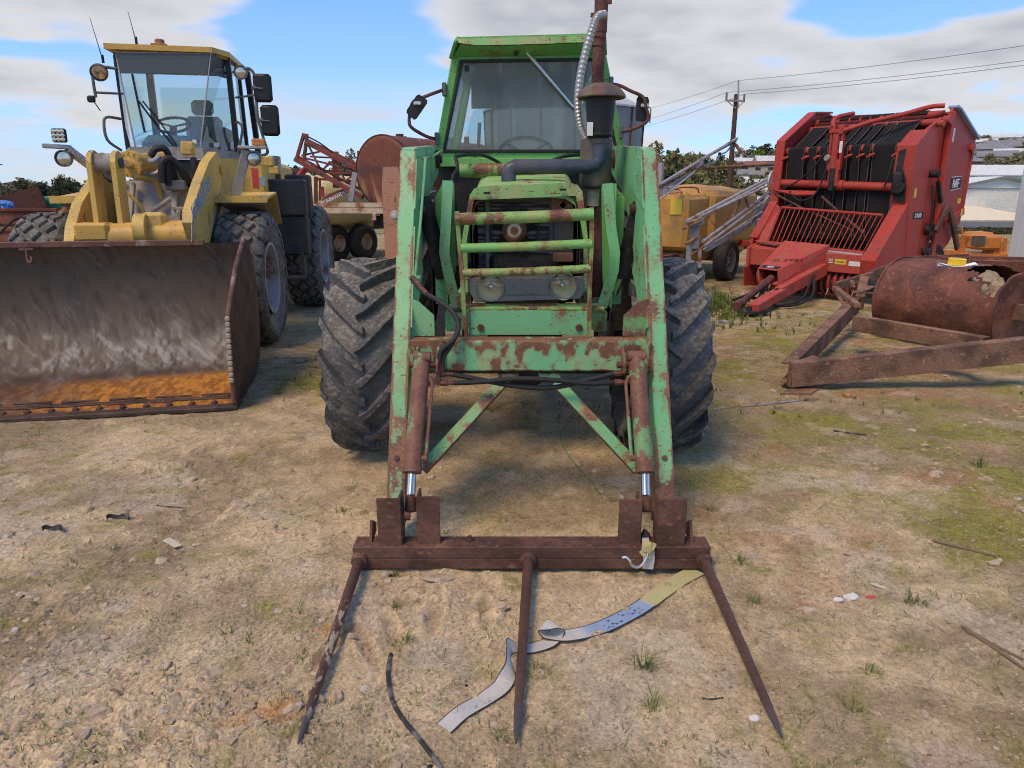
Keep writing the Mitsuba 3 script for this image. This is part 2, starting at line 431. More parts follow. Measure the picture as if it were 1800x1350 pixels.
RED = (.41, .036, .024)
mat('red_paint', rusty(RED, rust1=(.05, .03, .025), rust2=(.13, .05, .03), amount=.20, scale=5, fade=(.43, .056, .038), dirt=(.26, .09, .06), dirt_amt=.45), .5)
mat('faded_red_paint', rusty((.45, .06, .042), rust1=(.06, .035, .03), rust2=(.15, .06, .04), amount=.22, scale=5, fade=(.47, .085, .06), dirt=(.3, .14, .1), dirt_amt=.5), .6)
mat('red_side_paint', rusty((.36, .032, .027), rust1=(.08, .03, .025), rust2=(.16, .05, .035), amount=.14, scale=3, fade=(.38, .06, .05), dirt=(.28, .12, .1), dirt_amt=.35), .5)  # darker copy of the same red, shade of the turned-away side painted in
mat('belt_rubber', lambda p, n, uv: mix((.010, .010, .011), (.026, .025, .024), fbm(p.x * 6, p.y * 6, p.z * 2, octaves=3)), .8, spec=.2)
mat('belt_edge', (.33, .31, .28), .9)
mat('frayed_edge', (.15, .14, .13), .9)
mat('white_paint', (.72, .72, .70), .5)
mat('black_decal', (.02, .02, .022), .5)
mat('yellow_decal', (.70, .52, .06), .5)
mat('blue_decal', (.25, .38, .55), .5)
mat('red_decal', (.55, .07, .06), .5)

mat('orange_tank', rusty((.56, .275, .045), rust1=(.24, .14, .06), rust2=(.36, .2, .08), amount=.33, scale=2.2, edge=.14, fade=(.52, .30, .08), dirt=(.30, .19, .08), dirt_amt=.6,
                         extra=lambda p, n: .12 * smoothstep(.3, .9, n.z)), .6)
mat('galvanised', rusty((.36, .37, .38), rust1=(.2, .10, .06), rust2=(.28, .17, .1), amount=.36, scale=5, fade=(.44, .44, .44), dirt_amt=.2), .45, .25)
mat('cream_tank', lambda p, n, uv: mix((.62, .56, .27), (.52, .46, .24), fbm(p.x * 3, p.y * 3, p.z * 3)), .5)
mat('boom_red', rusty((.22, .045, .03), rust1=(.09, .035, .025), rust2=(.16, .06, .04), amount=.42, scale=5, dirt_amt=.2), .6)
mat('cream_deck_paint', rusty((.58, .47, .32), rust1=(.24, .09, .05), rust2=(.36, .17, .09), amount=.45, scale=5, fade=(.62, .52, .38), dirt_amt=.3), .6)


def tank_rust(p, n, uv):
    st = fbm(p.x * 7 + p.z * 2.2, p.y * 7, p.z * 1.1, octaves=4)
    f_ = fbm(p.x * 20, p.y * 20, p.z * 14, octaves=3)
    c = mix((.13, .042, .024), (.22, .075, .04), f_)
    c = mix(c, (.075, .035, .035), smoothstep(.5, .7, fbm(p.x * 3, p.y * 3, p.z * 3, octaves=3)) * .7)
    pale = smoothstep(.50, .66, st) * smoothstep(2.15, 1.2, p.z + .5 * (f_ - .5))
    return mix(c, (.50, .30, .15), pale * .8)


mat('tank_rust', tank_rust, .6)
mat('salmon_paint', rusty((.50, .235, .145), rust1=(.2, .09, .06), rust2=(.32, .15, .1), amount=.14, scale=6, fade=(.47, .25, .165), dirt_amt=.25), .6)
mat('silo_grey', lambda p, n, uv: mix((.18, .185, .20), (.27, .275, .29), fbm(p.x * 2.5, p.y * 2.5, p.z * .7, octaves=4) * .7 + .3 * noise(p.x * 40, p.y * 40, p.z * 6)), .5, .3)
mat('silo_roof', (.48, .5, .52), .45, .2)
mat('skip_rust', brown_rust((.10, .032, .022), (.22, .075, .045), 3), .7)
mat('skip_dark', brown_rust((.04, .014, .012), (.09, .03, .022), 2), .7)
mat('blue_cloth', (.10, .26, .62), .8)
mat('green_cloth', (.03, .22, .12), .8)
mat('timber', lambda p, n, uv: mix((.062, .035, .026), (.12, .072, .05), fbm(p.x * 9, p.y * 9, p.z * 1.2, octaves=3)), .85)
mat('wire_grey', (.20, .20, .22), .6)
mat('orange_paint', rusty((.60, .20, .03), amount=.20, scale=3, fade=(.62, .25, .06), dirt=(.3, .17, .07), dirt_amt=.5), .5)
mat('pale_grey_paint', lambda p, n, uv: mix((.50, .53, .56), (.42, .45, .49), fbm(p.x * 3, p.y * 3, p.z * 1.5)), .5)
mat('paper', (.78, .78, .80), .8)
mat('tape_yellow', (.85, .55, .02), .4)
mat('tint_film', (.075, .095, .095), .35)
mat('seat_vinyl', (.03, .03, .032), .6)
mat('rock_pale', lambda p, n, uv: mix((.30, .22, .13), (.50, .42, .29), fbm(p.x * 22, p.y * 22, p.z * 22, octaves=4)), .9, bump=(grain_bump(60), .01))
mat('white_stone', (.66, .64, .6), .9)


def webbing(p, n, uv):
    wv = .85 + .15 * noise(uv.x * 900, uv.y * 14)
    c = mix((.50, .485, .45), (.62, .60, .54), fbm(p.x * 14, p.y * 14, 2))
    blue = smoothstep(.555, .60, uv.x) * smoothstep(.79, .775, uv.x)
    c = mix(c, (.20, .33, .55), blue * .75)
    c = mix(c, (.50, .45, .17), smoothstep(.775, .79, uv.x) * .85)
    edge_ = smoothstep(.42, .47, dr.abs(uv.y - .5))
    c = mix(c, (.05, .05, .055), edge_ * smoothstep(.80, .78, uv.x))
    mark = smoothstep(.8, .84, cell_rand(dr.floor(uv.x * 130), dr.floor(uv.y * 9))) * smoothstep(.62, .64, uv.x) * smoothstep(.76, .74, uv.x) * smoothstep(.36, .3, dr.abs(uv.y - .5))
    return mix(c, (.06, .08, .14), mark) * wv


mat('webbing', webbing, .85)
mat('hose_black', lambda p, n, uv: mix((.03, .03, .032), (.16, .15, .14), smoothstep(.45, .7, fbm(p.x * 30, p.y * 30, p.z * 30))), .6)
mat('stick', (.20, .145, .095), .9)
mat('card', lambda p, n, uv: mix((.52, .46, .32), (.60, .55, .42), fbm(p.x * 30, p.y * 30, 1)), .85)

# ---------------------------------------------------------------- the yard
rng = np.random.default_rng(7)
DENTS = [(-0.311, 2.526, 0.000) + (.035, .16, .0), (-0.461, 2.392, 0.000) + (.03, .14, .4), (-0.557, 2.320, 0.000) + (.03, .15, .5), (-0.103, 2.506, 0.000) + (.03, .12, 0.1),
         (-0.889, 1.945, 0.000) + (.12, .06, .2), (-0.677, 2.286, 0.000) + (.03, .13, -.3), (-0.493, 2.587, 0.000) + (.16, .03, .1), (-0.454, 2.811, 0.000) + (.14, .025, .0)]
CRUST = [(-1.139, 2.026, 0.000) + (.20, .09), (-0.866, 1.985, -0.000) + (.17, .07), (-0.732, 1.857, -0.000) + (.10, .06), (-0.978, 2.054, 0.000) + (.12, .03), (-0.658, 1.945, 0.000) + (.05, .05), (-2.599, 3.918, -0.000) + (.42, .10), (-2.266, 4.061, 0.000) + (.35, .09),
         (-0.075, 2.773, 0.000) + (.06, .06), (-0.288, 2.651, 0.000) + (.10, .035), (-0.073, 2.486, 0.000) + (.05, .09), (-1.451, 1.810, 0.000) + (.25, .07), (-1.233, 1.765, 0.000) + (.2, .05), (-1.441, 3.477, 0.000) + (.07, .12), (-0.423, 2.157, -0.000) + (.04, .07), (-1.017, 1.857, -0.000) + (.1, .06),
         (-0.307, 2.860, 0.000) + (.05, .05), (0.345, 2.338, 0.000) + (.05, .03), (0.102, 3.944, 0.000) + (.3, .05), (1.242, 2.320, 0.000) + (.2, .03), (-2.258, 3.070, 0.000) + (.3, .12), (-0.902, 3.442, 0.000) + (.1, .05), (1.870, 3.584, 0.000) + (.3, .05)]


def cells(p, size, seed):
    """numpy cellular pattern: nearest and second distances and the nearest cell's random number"""
    g = np.random.default_rng(seed)
    from scipy.spatial import cKDTree
    lo, hi = p.min(0) - size * 2, p.max(0) + size * 2
    n = int((hi[0] - lo[0]) * (hi[1] - lo[1]) / size ** 2)
    c = g.uniform(lo, hi, (n, 2))
    d, i = cKDTree(c).query(p, k=2)
    return d[:, 0] / size, d[:, 1] / size, g.random(n)[i[:, 0]]


def yard_height(x, y):
    p = np.stack([x, y, np.zeros_like(x)], -1)
    near = np.clip(1.6 - np.hypot(x, y) / 9, 0, 1)
    z = (meshkit.fbm(p * 1.3, 4, 1) - .5) * .045 + (meshkit.fbm(p * 7, 4, 2) - .5) * .026 * near
    rough = np.clip((meshkit.fbm(p * 2.2 + 5, 3, 9) - .45) * 5, 0, 1)
    lump = meshkit.fbm(p * 24, 3, 4)
    z += near * rough * np.maximum(lump - .52, 0) * .055
    z += near * (meshkit.noise(p * 75, 6) - .5) * .0035
    s = y < 7
    if s.any():
        q = p[s][:, :2]
        d1, d2, rnd = cells(q + (meshkit.noise(p[s] * 30, 3)[:, None] - .5) * .03, .062, 3)
        e1, e2, rnd2 = cells(q, .021, 4)
        m = np.zeros(len(q))
        for cx, cy, _, rx, ry in CRUST:
            r = np.hypot((q[:, 0] - cx) / rx, (q[:, 1] - cy) / ry)
            m = np.maximum(m, np.clip(1.25 - r + (meshkit.fbm(p[s] * 16, 3, 11) - .5) * 1.6, 0, 1))
        m = np.clip(m * 4.5 - .6, 0, 1)
        crack = np.clip((d2 - d1) / .11, 0, 1) * .85 + .15
        z[s] += m * ((.012 + .009 * rnd) * crack + .003 * rnd2 * np.clip((e2 - e1) / .2, 0, 1))
        dent = np.zeros(len(q))
        for cx, cy, _, rx, ry, a in DENTS:
            u, v = (q[:, 0] - cx) * math.cos(a) + (q[:, 1] - cy) * math.sin(a), -(q[:, 0] - cx) * math.sin(a) + (q[:, 1] - cy) * math.cos(a)
            r = np.hypot(u / rx, v / ry)
            dent += -.02 * np.exp(-r ** 4) + .010 * np.exp(-((r - 1.35) / .28) ** 2)
        z[s] += dent
    return z


def spaced(parts):
    return np.unique(np.concatenate([np.arange(a, b_, s) for a, b_, s in parts] + [[parts[-1][1]]]))


gx = spaced([(-26, -8, .5), (-8, -4, .12), (-4, -2.2, .03), (-2.2, 2.2, .0125), (2.2, 4.2, .03), (4.2, 8, .12), (8, 26, .5)])
gy = spaced([(-8, .6, .4), (.6, 1.2, .03), (1.2, 2.3, .009), (2.3, 3.4, .0125), (3.4, 5.5, .022), (5.5, 9, .05), (9, 16, .14), (16, 27, .5)])
GX, GY = np.meshgrid(gx, gy)
GZ = yard_height(GX.ravel(), GY.ravel()) * np.clip((27 - GY.ravel()) / 3, 0, 1)
ii, jj = np.meshgrid(np.arange(len(gy) - 1), np.arange(len(gx) - 1), indexing='ij')
W_ = len(gx)
ground_mesh = quads(np.stack([GX.ravel(), GY.ravel(), GZ], -1), np.stack([ii * W_ + jj, ii * W_ + jj + 1, (ii + 1) * W_ + jj + 1, (ii + 1) * W_ + jj], -1).reshape(-1, 4))

from scipy.interpolate import RegularGridInterpolator
_gz = RegularGridInterpolator((gy, gx), GZ.reshape(len(gy), len(gx)), bounds_error=False, fill_value=0.0)


def gz(x, y):
    return _gz(np.stack([np.asarray(y, float), np.asarray(x, float)], -1))


MOSS = [(2.45, 3.25, .55, .42), (3.0, 3.7, .7, .5), (2.2, 5.0, .5, .3), (3.2, 4.7, .6, .3), (2.0, 6.6, .5, .7), (3.0, 7.8, .8, .9), (-1.65, 6.1, .5, .7), (1.6, 8.5, .5, .9)]


def ground_color(p, n, uv):
    x, y = p.x, p.y
    a = fbm(x * 1.1, y * 1.1, 1, octaves=4)
    b_ = fbm(x * 6, y * 6, 4, octaves=4)
    g = noise(x * 260, y * 260, 5)
    g2 = noise(x * 95, y * 95, 8)
    sand = mix((.485, .37, .215), (.60, .47, .30), b_)
    soil = mix((.205, .152, .088), (.33, .246, .145), b_)
    wet = smoothstep(.44, .66, a * .62 + b_ * .38 + .075 * smoothstep(2.9, 4.6, y) + .13 * smoothstep(.6, 1.6, x) + .05 * smoothstep(-1.2, -2.6, x) * smoothstep(3.5, 2.2, y))
    c = mix(sand, soil, wet * .9)
    low = smoothstep(.004, -.016, p.z) * smoothstep(7, 5, y)
    c = mix(c, (.21, .145, .085), low * .45)
    far = smoothstep(4.6, 7.5, y + .8 * (a - .5) * 4)
    straw = mix((.23, .17, .09), (.41, .33, .19), smoothstep(.35, .65, fbm(x * 9, y * 22, 2, octaves=3)))
    c = mix(c, straw, far * .8)
    red = smoothstep(.56, .72, fbm(x * 2.3 + 7, y * 2.3, 6, octaves=4))
    c = mix(c, (.34, .175, .09), red * .55 * smoothstep(.2, 1.4, x + .3 * far))
    m = mi.Float(0)
    for cx, cy, rx, ry in MOSS:
        m = dr.maximum(m, 1.15 - dr.sqrt(dr.square((x - cx) / rx) + dr.square((y - cy) / ry)))
    m = smoothstep(.10, .95, m + (fbm(x * 7, y * 7, 9, octaves=4) - .5) * 1.9) * smoothstep(.25, .6, noise(x * 60, y * 60, 4) + .25)
    olive = smoothstep(.46, .72, fbm(x * 2.6, y * 2.6, 12, octaves=5)) * smoothstep(.3, 1.3, x + .5 * far) * .70 * smoothstep(.2, .6, noise(x * 70, y * 70, 14) + .2)
    moss = mix((.14, .135, .030), (.27, .265, .045), b_)
    c = mix(c, moss, dr.maximum(m * .92, olive))
    for ox, oy, rr in ((-.77, 1.93, .16), (-.70, 2.42, .10), (-.62, 2.55, .06)):
        o = smoothstep(1.0, .35, dr.sqrt(dr.square((x - ox) / rr) + dr.square((y - oy) / (rr * .55))) + (b_ - .5) * 1.3)
        c = mix(c, (.40, .19, .055), o * .6)
    pale = smoothstep(.62, .72, fbm(x * 3.1 + 3, y * 3.1, 15, octaves=3)) * (1 - m)
    c = mix(c, (.50, .43, .33), pale * .4)
    speck = smoothstep(.86, .93, noise(x * 130, y * 130, 2))
    g3 = fbm(x * 32, y * 32, 7, octaves=3)
    c = mix(c * (.36 + .44 * g + .38 * g2 + .46 * g3), (.58, .52, .42), speck * .7)
    dark = smoothstep(.85, .92, noise(x * 110 + 50, y * 110, 3))
    return mix(c, (.10, .08, .06), dark * .6)


mat('ground_soil', ground_color, .95, spec=.15, bump=(lambda p, n, uv: noise(p.x * 230, p.y * 230, 1) * .6 + noise(p.x * 90, p.y * 90, 2), .009, 2e-3))
obj('ground', ground_mesh, 'ground_soil', kind='structure', smooth=True)


# loose stones, clods, straw and grass: nobody could count them
def scatter(templates, pts, sizes, squash=.6, seed=1, tilt=.5):
    g = np.random.default_rng(seed)
    vs, fs, at = [], [], 0
    for i, ((x, y, z), s) in enumerate(zip(pts, sizes)):
        tv, tf = templates[i % len(templates)]
        a = g.uniform(0, 2 * np.pi)
        R = trimesh.transformations.euler_matrix(g.normal(0, tilt * .4), g.normal(0, tilt * .4), a)[:3, :3]
        v = (tv * [s * g.uniform(.7, 1.3), s * g.uniform(.7, 1.2), s * squash * g.uniform(.6, 1.2)]) @ R.T
        vs.append(v + [x, y, z])
        fs.append(tf + at)
        at += len(tv)
    return trimesh.Trimesh(np.vstack(vs), np.vstack(fs), process=False)


def stone_templates(n, seed, sub=0):
    g = np.random.default_rng(seed)
    out = []
    for k in range(n):
        m = trimesh.creation.icosphere(subdivisions=sub)
        v = np.array(m.vertices) * (1 + g.uniform(-.35, .25, (len(m.vertices), 1)))
        out.append((v, np.array(m.faces)))
    return out


def clustered(n, y0, y1, half, seed, scale=2.5, thr=.42, power=1.6):
    """ground positions, denser near the lens and in patches"""
    g = np.random.default_rng(seed)
    y = y0 + (y1 - y0) * g.random(n * 4) ** power
    x = g.uniform(-1, 1, n * 4) * (half * y + .3)
    w = meshkit.fbm(np.stack([x * scale, y * scale, y * 0 + seed], -1), 3, seed)
    keep = np.nonzero(w + g.normal(0, .07, len(w)) > thr)[0][:n]
    x, y = x[keep], y[keep]
    return np.stack([x, y, gz(x, y)], -1)


def stone_color(p, n, uv):
    r = cell_rand(dr.floor(p.x * 45), dr.floor(p.y * 45), 1)
    c = mix((.33, .25, .165), (.50, .395, .275), r)
    return mix(c, (.50, .45, .36), smoothstep(.95, .97, cell_rand(dr.floor(p.x * 45), dr.floor(p.y * 45), 2)))


mat('stone', stone_color, .9, spec=.2)
pts = clustered(6500, 1.25, 7.5, .78, 5, thr=.48, power=1.5)
obj('gravel', scatter(stone_templates(8, 2), pts, np.random.default_rng(3).gamma(1.8, .0017, len(pts)) + .0016, seed=4), 'stone', kind='stuff', cat='gravel', label='loose pale gravel and small stones scattered over the sandy yard', smooth=False)
pts = clustered(1300, 1.25, 6.5, .78, 15, 1.6, .60)
obj('clods', scatter(stone_templates(8, 6, 1), pts, np.random.default_rng(8).gamma(2.0, .0048, len(pts)) + .004, .5, 9), 'stone', kind='stuff', cat='dirt clods', label='crumbled clods of dry mud lying in patches on the yard', smooth=False)


def blades(pts, n, h, lean, w, seed, curl=.5, flat=False):
    g = np.random.default_rng(seed)
    P_ = np.repeat(np.asarray(pts), n, axis=0)
    N = len(P_)
    a = g.uniform(0, 2 * np.pi, N)
    d = np.stack([np.cos(a), np.sin(a), np.zeros(N)], -1)
    side = np.stack([-np.sin(a), np.cos(a), np.zeros(N)], -1)
    hh = (h * g.uniform(.4, 1.25, N))[:, None]
    ln = (lean * g.uniform(.3, 1.6, N))[:, None]
    up = np.array([0, 0, 1.0])
    base = P_ + d * g.uniform(0, .02, (N, 1)) * (1 if not flat else 2)
    if flat:
        up = up * .16
    mid = base + up * hh * .6 + d * hh * ln * .35
    tip = base + up * hh * (1 - .35 * curl) + d * hh * ln
    ww = w * g.uniform(.6, 1.3, (N, 1))
    v = np.stack([base - side * ww, base + side * ww, mid + side * ww * .8, mid - side * ww * .8, tip], 1).reshape(-1, 3)
    k = np.arange(N)[:, None] * 5
    return trimesh.Trimesh(v, np.vstack([k + [0, 1, 2], k + [0, 2, 3], k + [3, 2, 4]]), process=False)


scene['grass_leaf'] = {'type': 'twosided', 'b': {'type': 'principled', 'roughness': .6, 'specular': .3, 'base_color': proc(lambda p, n, uv: mix((.065, .115, .018), (.17, .20, .045), noise(p.x * 30, p.y * 30, 1)))}}
scene['straw_leaf'] = {'type': 'twosided', 'b': {'type': 'principled', 'roughness': .7, 'specular': .3, 'base_color': proc(lambda p, n, uv: mix((.20, .145, .08), (.43, .34, .20), noise(p.x * 40, p.y * 40, 1)))}}
TUFTS = [((0.468, 2.182, 0.000), 46, .06), ((0.459, 1.971, -0.000), 20, .06), ((-0.475, 2.546, -0.000), 26, .03), ((-0.396, 2.320, 0.000), 20, .035), ((-0.408, 2.327, 0.000), 14, .03), ((-0.894, 3.408, 0.000), 24, .05), ((-0.906, 3.737, 0.000), 16, .05), ((-0.529, 2.811, 0.000), 18, .03),
         ((-1.085, 2.356, 0.000), 14, .03), ((-0.991, 2.338, 0.000), 12, .03), ((-0.868, 2.506, 0.000), 10, .03), ((-0.768, 2.236, 0.000), 18, .03), ((1.643, 2.587, 0.000), 30, .05), ((1.662, 2.578, -0.000), 24, .06), ((1.121, 1.945, 0.000), 16, .03), ((1.039, 2.910, 0.000), 24, .04),
         ((1.009, 2.587, 0.000), 20, .04), ((-1.191, 2.097, 0.000), 10, .03), ((-2.000, 2.910, 0.000), 12, .03), ((-1.879, 3.048, 0.000), 12, .03), ((1.262, 2.142, 0.000), 20, .03), ((-0.035, 1.834, 0.000), 12, .025), ((0.081, 2.157, -0.000), 14, .03), ((-0.758, 1.971, -0.000), 10, .03), ((-3.281, 4.654, 0.000), 18, .06), ((1.062, 3.477, 0.000), 16, .05), ((2.870, 4.079, 0.000), 30, .1)]
tg = np.random.default_rng(31)
tp = np.vstack([np.array(t[0]) + np.c_[tg.normal(0, .012, (t[1], 2)), np.zeros(t[1])] for t in TUFTS])
tp[:, 2] = gz(tp[:, 0], tp[:, 1])
th = np.concatenate([[t[2]] * t[1] for t in TUFTS])
tuft = cat([blades(tp[th == h], 1, h, .9, .0018, int(h * 1000)) for h in np.unique(th)])
pa = clustered(1100, 1.4, 7.5, .75, 41, 2.2, .53)
patch = np.stack([tg.normal(2.75, .38, 900), tg.normal(10.5, .75, 900), np.zeros(900)], -1)
far_p = clustered(700, 5, 14, .8, 43, .8, .55, 1.0)
obj('grass', cat(tuft, blades(pa, 6, .017, 1.3, .0013, 5), blades(patch, 6, .11, .5, .005, 6), blades(far_p, 6, .05, 1.0, .003, 7)), 'grass_leaf', kind='stuff', cat='grass', label='sparse short green grass tufts growing in the sandy soil', smooth=False)
sp = clustered(5200, 1.6, 9.5, .85, 51, 1.1, .47, 1.1)
sp = sp[(sp[:, 0] > .9 + .15 * (3 - sp[:, 1]).clip(0)) | (sp[:, 1] > 5)]
sp2 = np.stack([tg.uniform(2.2, 4.6, 1500), tg.uniform(4.0, 7.5, 1500), np.zeros(1500)], -1)
sp3 = np.stack([tg.uniform(-2.2, 6, 1500), tg.uniform(6.5, 14.5, 1500), np.zeros(1500)], -1)
obj('dry_straw', cat(blades(sp, 4, .055, 1.2, .0011, 11, flat=True), blades(sp2, 5, .08, 1.1, .0018, 12, flat=True), blades(sp3, 3, .11, 1.0, .003, 13, flat=True)), 'straw_leaf', kind='stuff', cat='dry grass', label='dry straw and dead grass stems lying on the ground to the right and back', smooth=False)


# ---------------------------------------------------------------- the land beyond the yard
def land_height(x, y):
    r = np.hypot(x, y)
    az = np.degrees(np.arctan2(x, y))
    right = np.clip((az - 2) / 14, 0, 1)
    low = -1.2 - 3.6 * right
    drop = np.clip((r - 26) / 26, 0, 1)
    z = drop * drop * (3 - 2 * drop) * low
    slope = np.interp(az, [-60, -20, -5, 6, 14, 20, 28, 34, 40, 60], [.000, .002, .005, .012, .030, .052, .072, .080, .082, .082])
    rise = np.clip(r - 95, 0, 420)
    z = z + slope * rise * (1 - .0002 * rise)
    z = z + (meshkit.fbm(np.stack([x, y, x * 0], -1) / 60, 3, 77) - .5) * 1.6 * np.clip((r - 90) / 200, 0, 1)
    return z


la = np.radians(np.linspace(-75, 75, 121))
lr = np.concatenate([np.linspace(24, 60, 13), np.geomspace(66, 1500, 40)])
LA, LR = np.meshgrid(la, lr)
LX, LY = LR * np.sin(LA), LR * np.cos(LA)
LZ = land_height(LX.ravel(), LY.ravel()) - .06
ii, jj = np.meshgrid(np.arange(len(lr) - 1), np.arange(len(la) - 1), indexing='ij')
W_ = len(la)


def land_color(p, n, uv):
    a = fbm(p.x * .03, p.y * .03, 1, octaves=4)
    b_ = fbm(p.x * .35, p.y * .35, 3, octaves=3)
    c = mix((.11, .115, .05), (.19, .165, .09), smoothstep(.35, .65, a * .6 + b_ * .4))
    fld = smoothstep(42, 48, p.y) * smoothstep(95, 85, p.y) * smoothstep(8, 14, p.x)
    return mix(c, (.09, .20, .03), fld * .9)


mat('land', land_color, .95, spec=.1)
obj('hillside', quads(np.stack([LX.ravel(), LY.ravel(), LZ], -1), np.stack([ii * W_ + jj, (ii * W_ + jj + 1), (ii + 1) * W_ + jj + 1, (ii + 1) * W_ + jj], -1).reshape(-1, 4)), 'land', kind='structure', smooth=True)


# trees: a trunk with limbs, a crown of leaf clumps
def foliage(key, dark, light):
    scene[key] = {'type': 'twosided', 'b': {'type': 'principled', 'roughness': .7, 'specular': .2,
                  'base_color': proc(lambda p, n, uv: mix(dark, light, smoothstep(.25, .75, fbm(p.x * .8, p.y * .8, p.z * .8, octaves=2) * .6 + noise(p.x * 6, p.y * 6, p.z * 6) * .4)))}}


foliage('leaf_olive', (.10, .10, .04), (.22, .205, .085))
foliage('leaf_scrub', (.15, .145, .07), (.27, .25, .14))
foliage('leaf_dark', (.035, .048, .024), (.085, .098, .048))
foliage('leaf_bright', (.10, .19, .02), (.20, .32, .05))
foliage('leaf_grey', (.13, .125, .085), (.24, .22, .15))
mat('bark', (.12, .09, .07), .9)


def crown(kind, seed):
    """leaf quads gathered in clumps inside a unit-high crown (z from 0.18 to 1)"""
    g = np.random.default_rng(seed)
    if kind == 'pine':
        cz = g.uniform(.25, .95, 60)
        rad = .20 * (1.15 - cz) ** .35 * np.sqrt(g.random(60)) * 1.2
        ang = g.uniform(0, 6.28, 60)
        C = np.stack([rad * np.cos(ang), rad * np.sin(ang), cz], -1)
        R = g.uniform(.05, .10, 60)
    else:
        k = 46 if kind == 'wide' else 30
        d = g.normal(0, 1, (k, 3))
        d /= np.linalg.norm(d, axis=1, keepdims=True)
        rr = g.random(k)[:, None] ** .45
        C = d * rr * ([.50, .50, .30] if kind == 'wide' else [.36, .36, .36]) + [0, 0, .62]
        C[:, 2] += (meshkit.noise(C * 4, seed) - .5) * .2
        R = g.uniform(.07, .15, k)
    vs = []
    for c, r in zip(C, R):
        m = int(78 * (r / .1) ** 1.5)
        q = g.normal(0, 1, (m, 3))
        q = q / np.linalg.norm(q, axis=1, keepdims=True) * r * g.random((m, 1)) ** .4 * [1, 1, .75] + c
        a, b_ = g.normal(0, 1, (2, m, 3))
        s = g.uniform(.013, .032, (m, 1))
        a = a / np.linalg.norm(a, axis=1, keepdims=True) * s
        b_ = b_ / np.linalg.norm(b_, axis=1, keepdims=True) * s
        vs.append(np.stack([q - a, q - b_, q + a, q + b_], 1))
    v = np.vstack(vs).reshape(-1, 3)
    leaf = quads(v, np.arange(len(v)).reshape(-1, 4))
    limbs = [tube([(0, 0, -.03), (0.01, 0, .2), (.0, .01, .45)], [.028, .02, .01], 7)]
    for c in C[g.choice(len(C), 5, replace=False)]:
        limbs.append(tube([(0, 0, .22), c * [.5, .5, .8], c], [.014, .009, .004], 5))
    return leaf, cat(limbs)


CROWNS = {(k, i): crown(k, 100 * i + len(k)) for k in ('wide', 'round', 'pine') for i in range(2)}
CR_PLY = {}


def tree(px_pos, h, w, kind, leaf, label, group, var=0):
    x, y, z = px_pos
    key = thing('tree', label, 'tree', group)
    lf, tr = CROWNS[(kind, var)]
    for part, m, mt in (('crown', lf, leaf), ('trunk', tr, 'bark')):
        if (kind, var, part, mt) not in CR_PLY:
            CR_PLY[(kind, var, part, mt)] = mikit.ply(m, mt, smooth=False)
        scene[numbered(f'{key}__{part}')] = {**CR_PLY[(kind, var, part, mt)], 'to_world': T().translate([x, y, z]).rotate([0, 0, 1], (x * 37 + y * 11) % 360).scale([w, w, h])}


def on_land(az_x, y):
    """point of the land at a given y whose bearing is x/y = az_x"""
    x = az_x * y
    return x, y, float(land_height(np.array([x]), np.array([y]))[0]) - .1


def land_at(x, y):
    return float(land_height(np.array([x]), np.array([y]))[0]) - .06
# ---------------------------------------------------------------- wheels
def rough_up(m, amp, scale, seed=0):
    v = np.array(m.vertices)
    d = np.stack([meshkit.noise(v * scale, seed + k) - .5 for k in range(3)], -1) * 2 * amp
    return trimesh.Trimesh(v + d, m.faces, process=False)


def lug_tyre(c, R, width, rim, n_lug=19, lug=.042, thick=.017, seed=0, phase=0.0):
    """farm tyre, axle along x: a carcass and two staggered rows of slanted bars that meet in a V"""
    hw = width / 2
    prof = [(rim, -hw * .62), (rim + .03, -hw * .72), (R * .72, -hw * .94), (R * .84, -hw * 1.0), (R - lug - .05, -hw * .97), (R - lug - .022, -hw * .80), (R - lug - .006, -hw * .45), (R - lug, 0)]
    prof = prof + [(r, -w) for r, w in prof[-2::-1]]
    parts = [lathe(prof, (0, 0, 0), (1, 0, 0), 56)]
    g = np.random.default_rng(seed)
    for side in (-1, 1):
        for k in range(n_lug):
            ph0 = 2 * np.pi * (k + (.5 if side > 0 else 0)) / n_lug + phase
            ws = np.array([-.10, .10, .35, .62, .86, 1.0, 1.03])
            ph = ph0 + np.array([0, .035, .105, .19, .28, .345, .37]) * 1.35
            rt = np.array([R - .004, R, R, R - .002, R - .010, R - .028, R - .085]) * (1 + g.normal(0, .002, 7))
            rb = np.array([R - lug - .01] * 4 + [R - lug - .03, R - lug - .06, R - .13])
            bt = thick * np.array([.9, 1.0, 1.0, 1.05, 1.15, 1.25, 1.2]) * g.uniform(.85, 1.15, 7) / R
            bb = bt * 1.55
            rows = []
            for w, p, r1, r0, t1, t0 in zip(ws, ph, rt, rb, bt, bb):
                x = side * w * hw
                # phi = 0 points forward (towards -y), increasing upwards
                for r, q in ((r0, p - t0), (r1, p - t1), (r1, p + t1), (r0, p + t0)):
                    rows.append((x, -r * math.cos(q), r * math.sin(q)))
            f = []
            for i in range(6):
                for j in range(3):
                    f.append([i * 4 + j, i * 4 + j + 1, i * 4 + 5 + j, i * 4 + 4 + j])
            f += [[0, 1, 2, 3], [27, 26, 25, 24]]
            f = np.array(f)
            parts.append(quads(rows, f if side < 0 else f[:, ::-1]))
    m = cat(parts)
    m = rough_up(m, .0028, 30, seed)
    return trimesh.Trimesh(np.array(m.vertices) + np.asarray(c, float), m.faces, process=False)


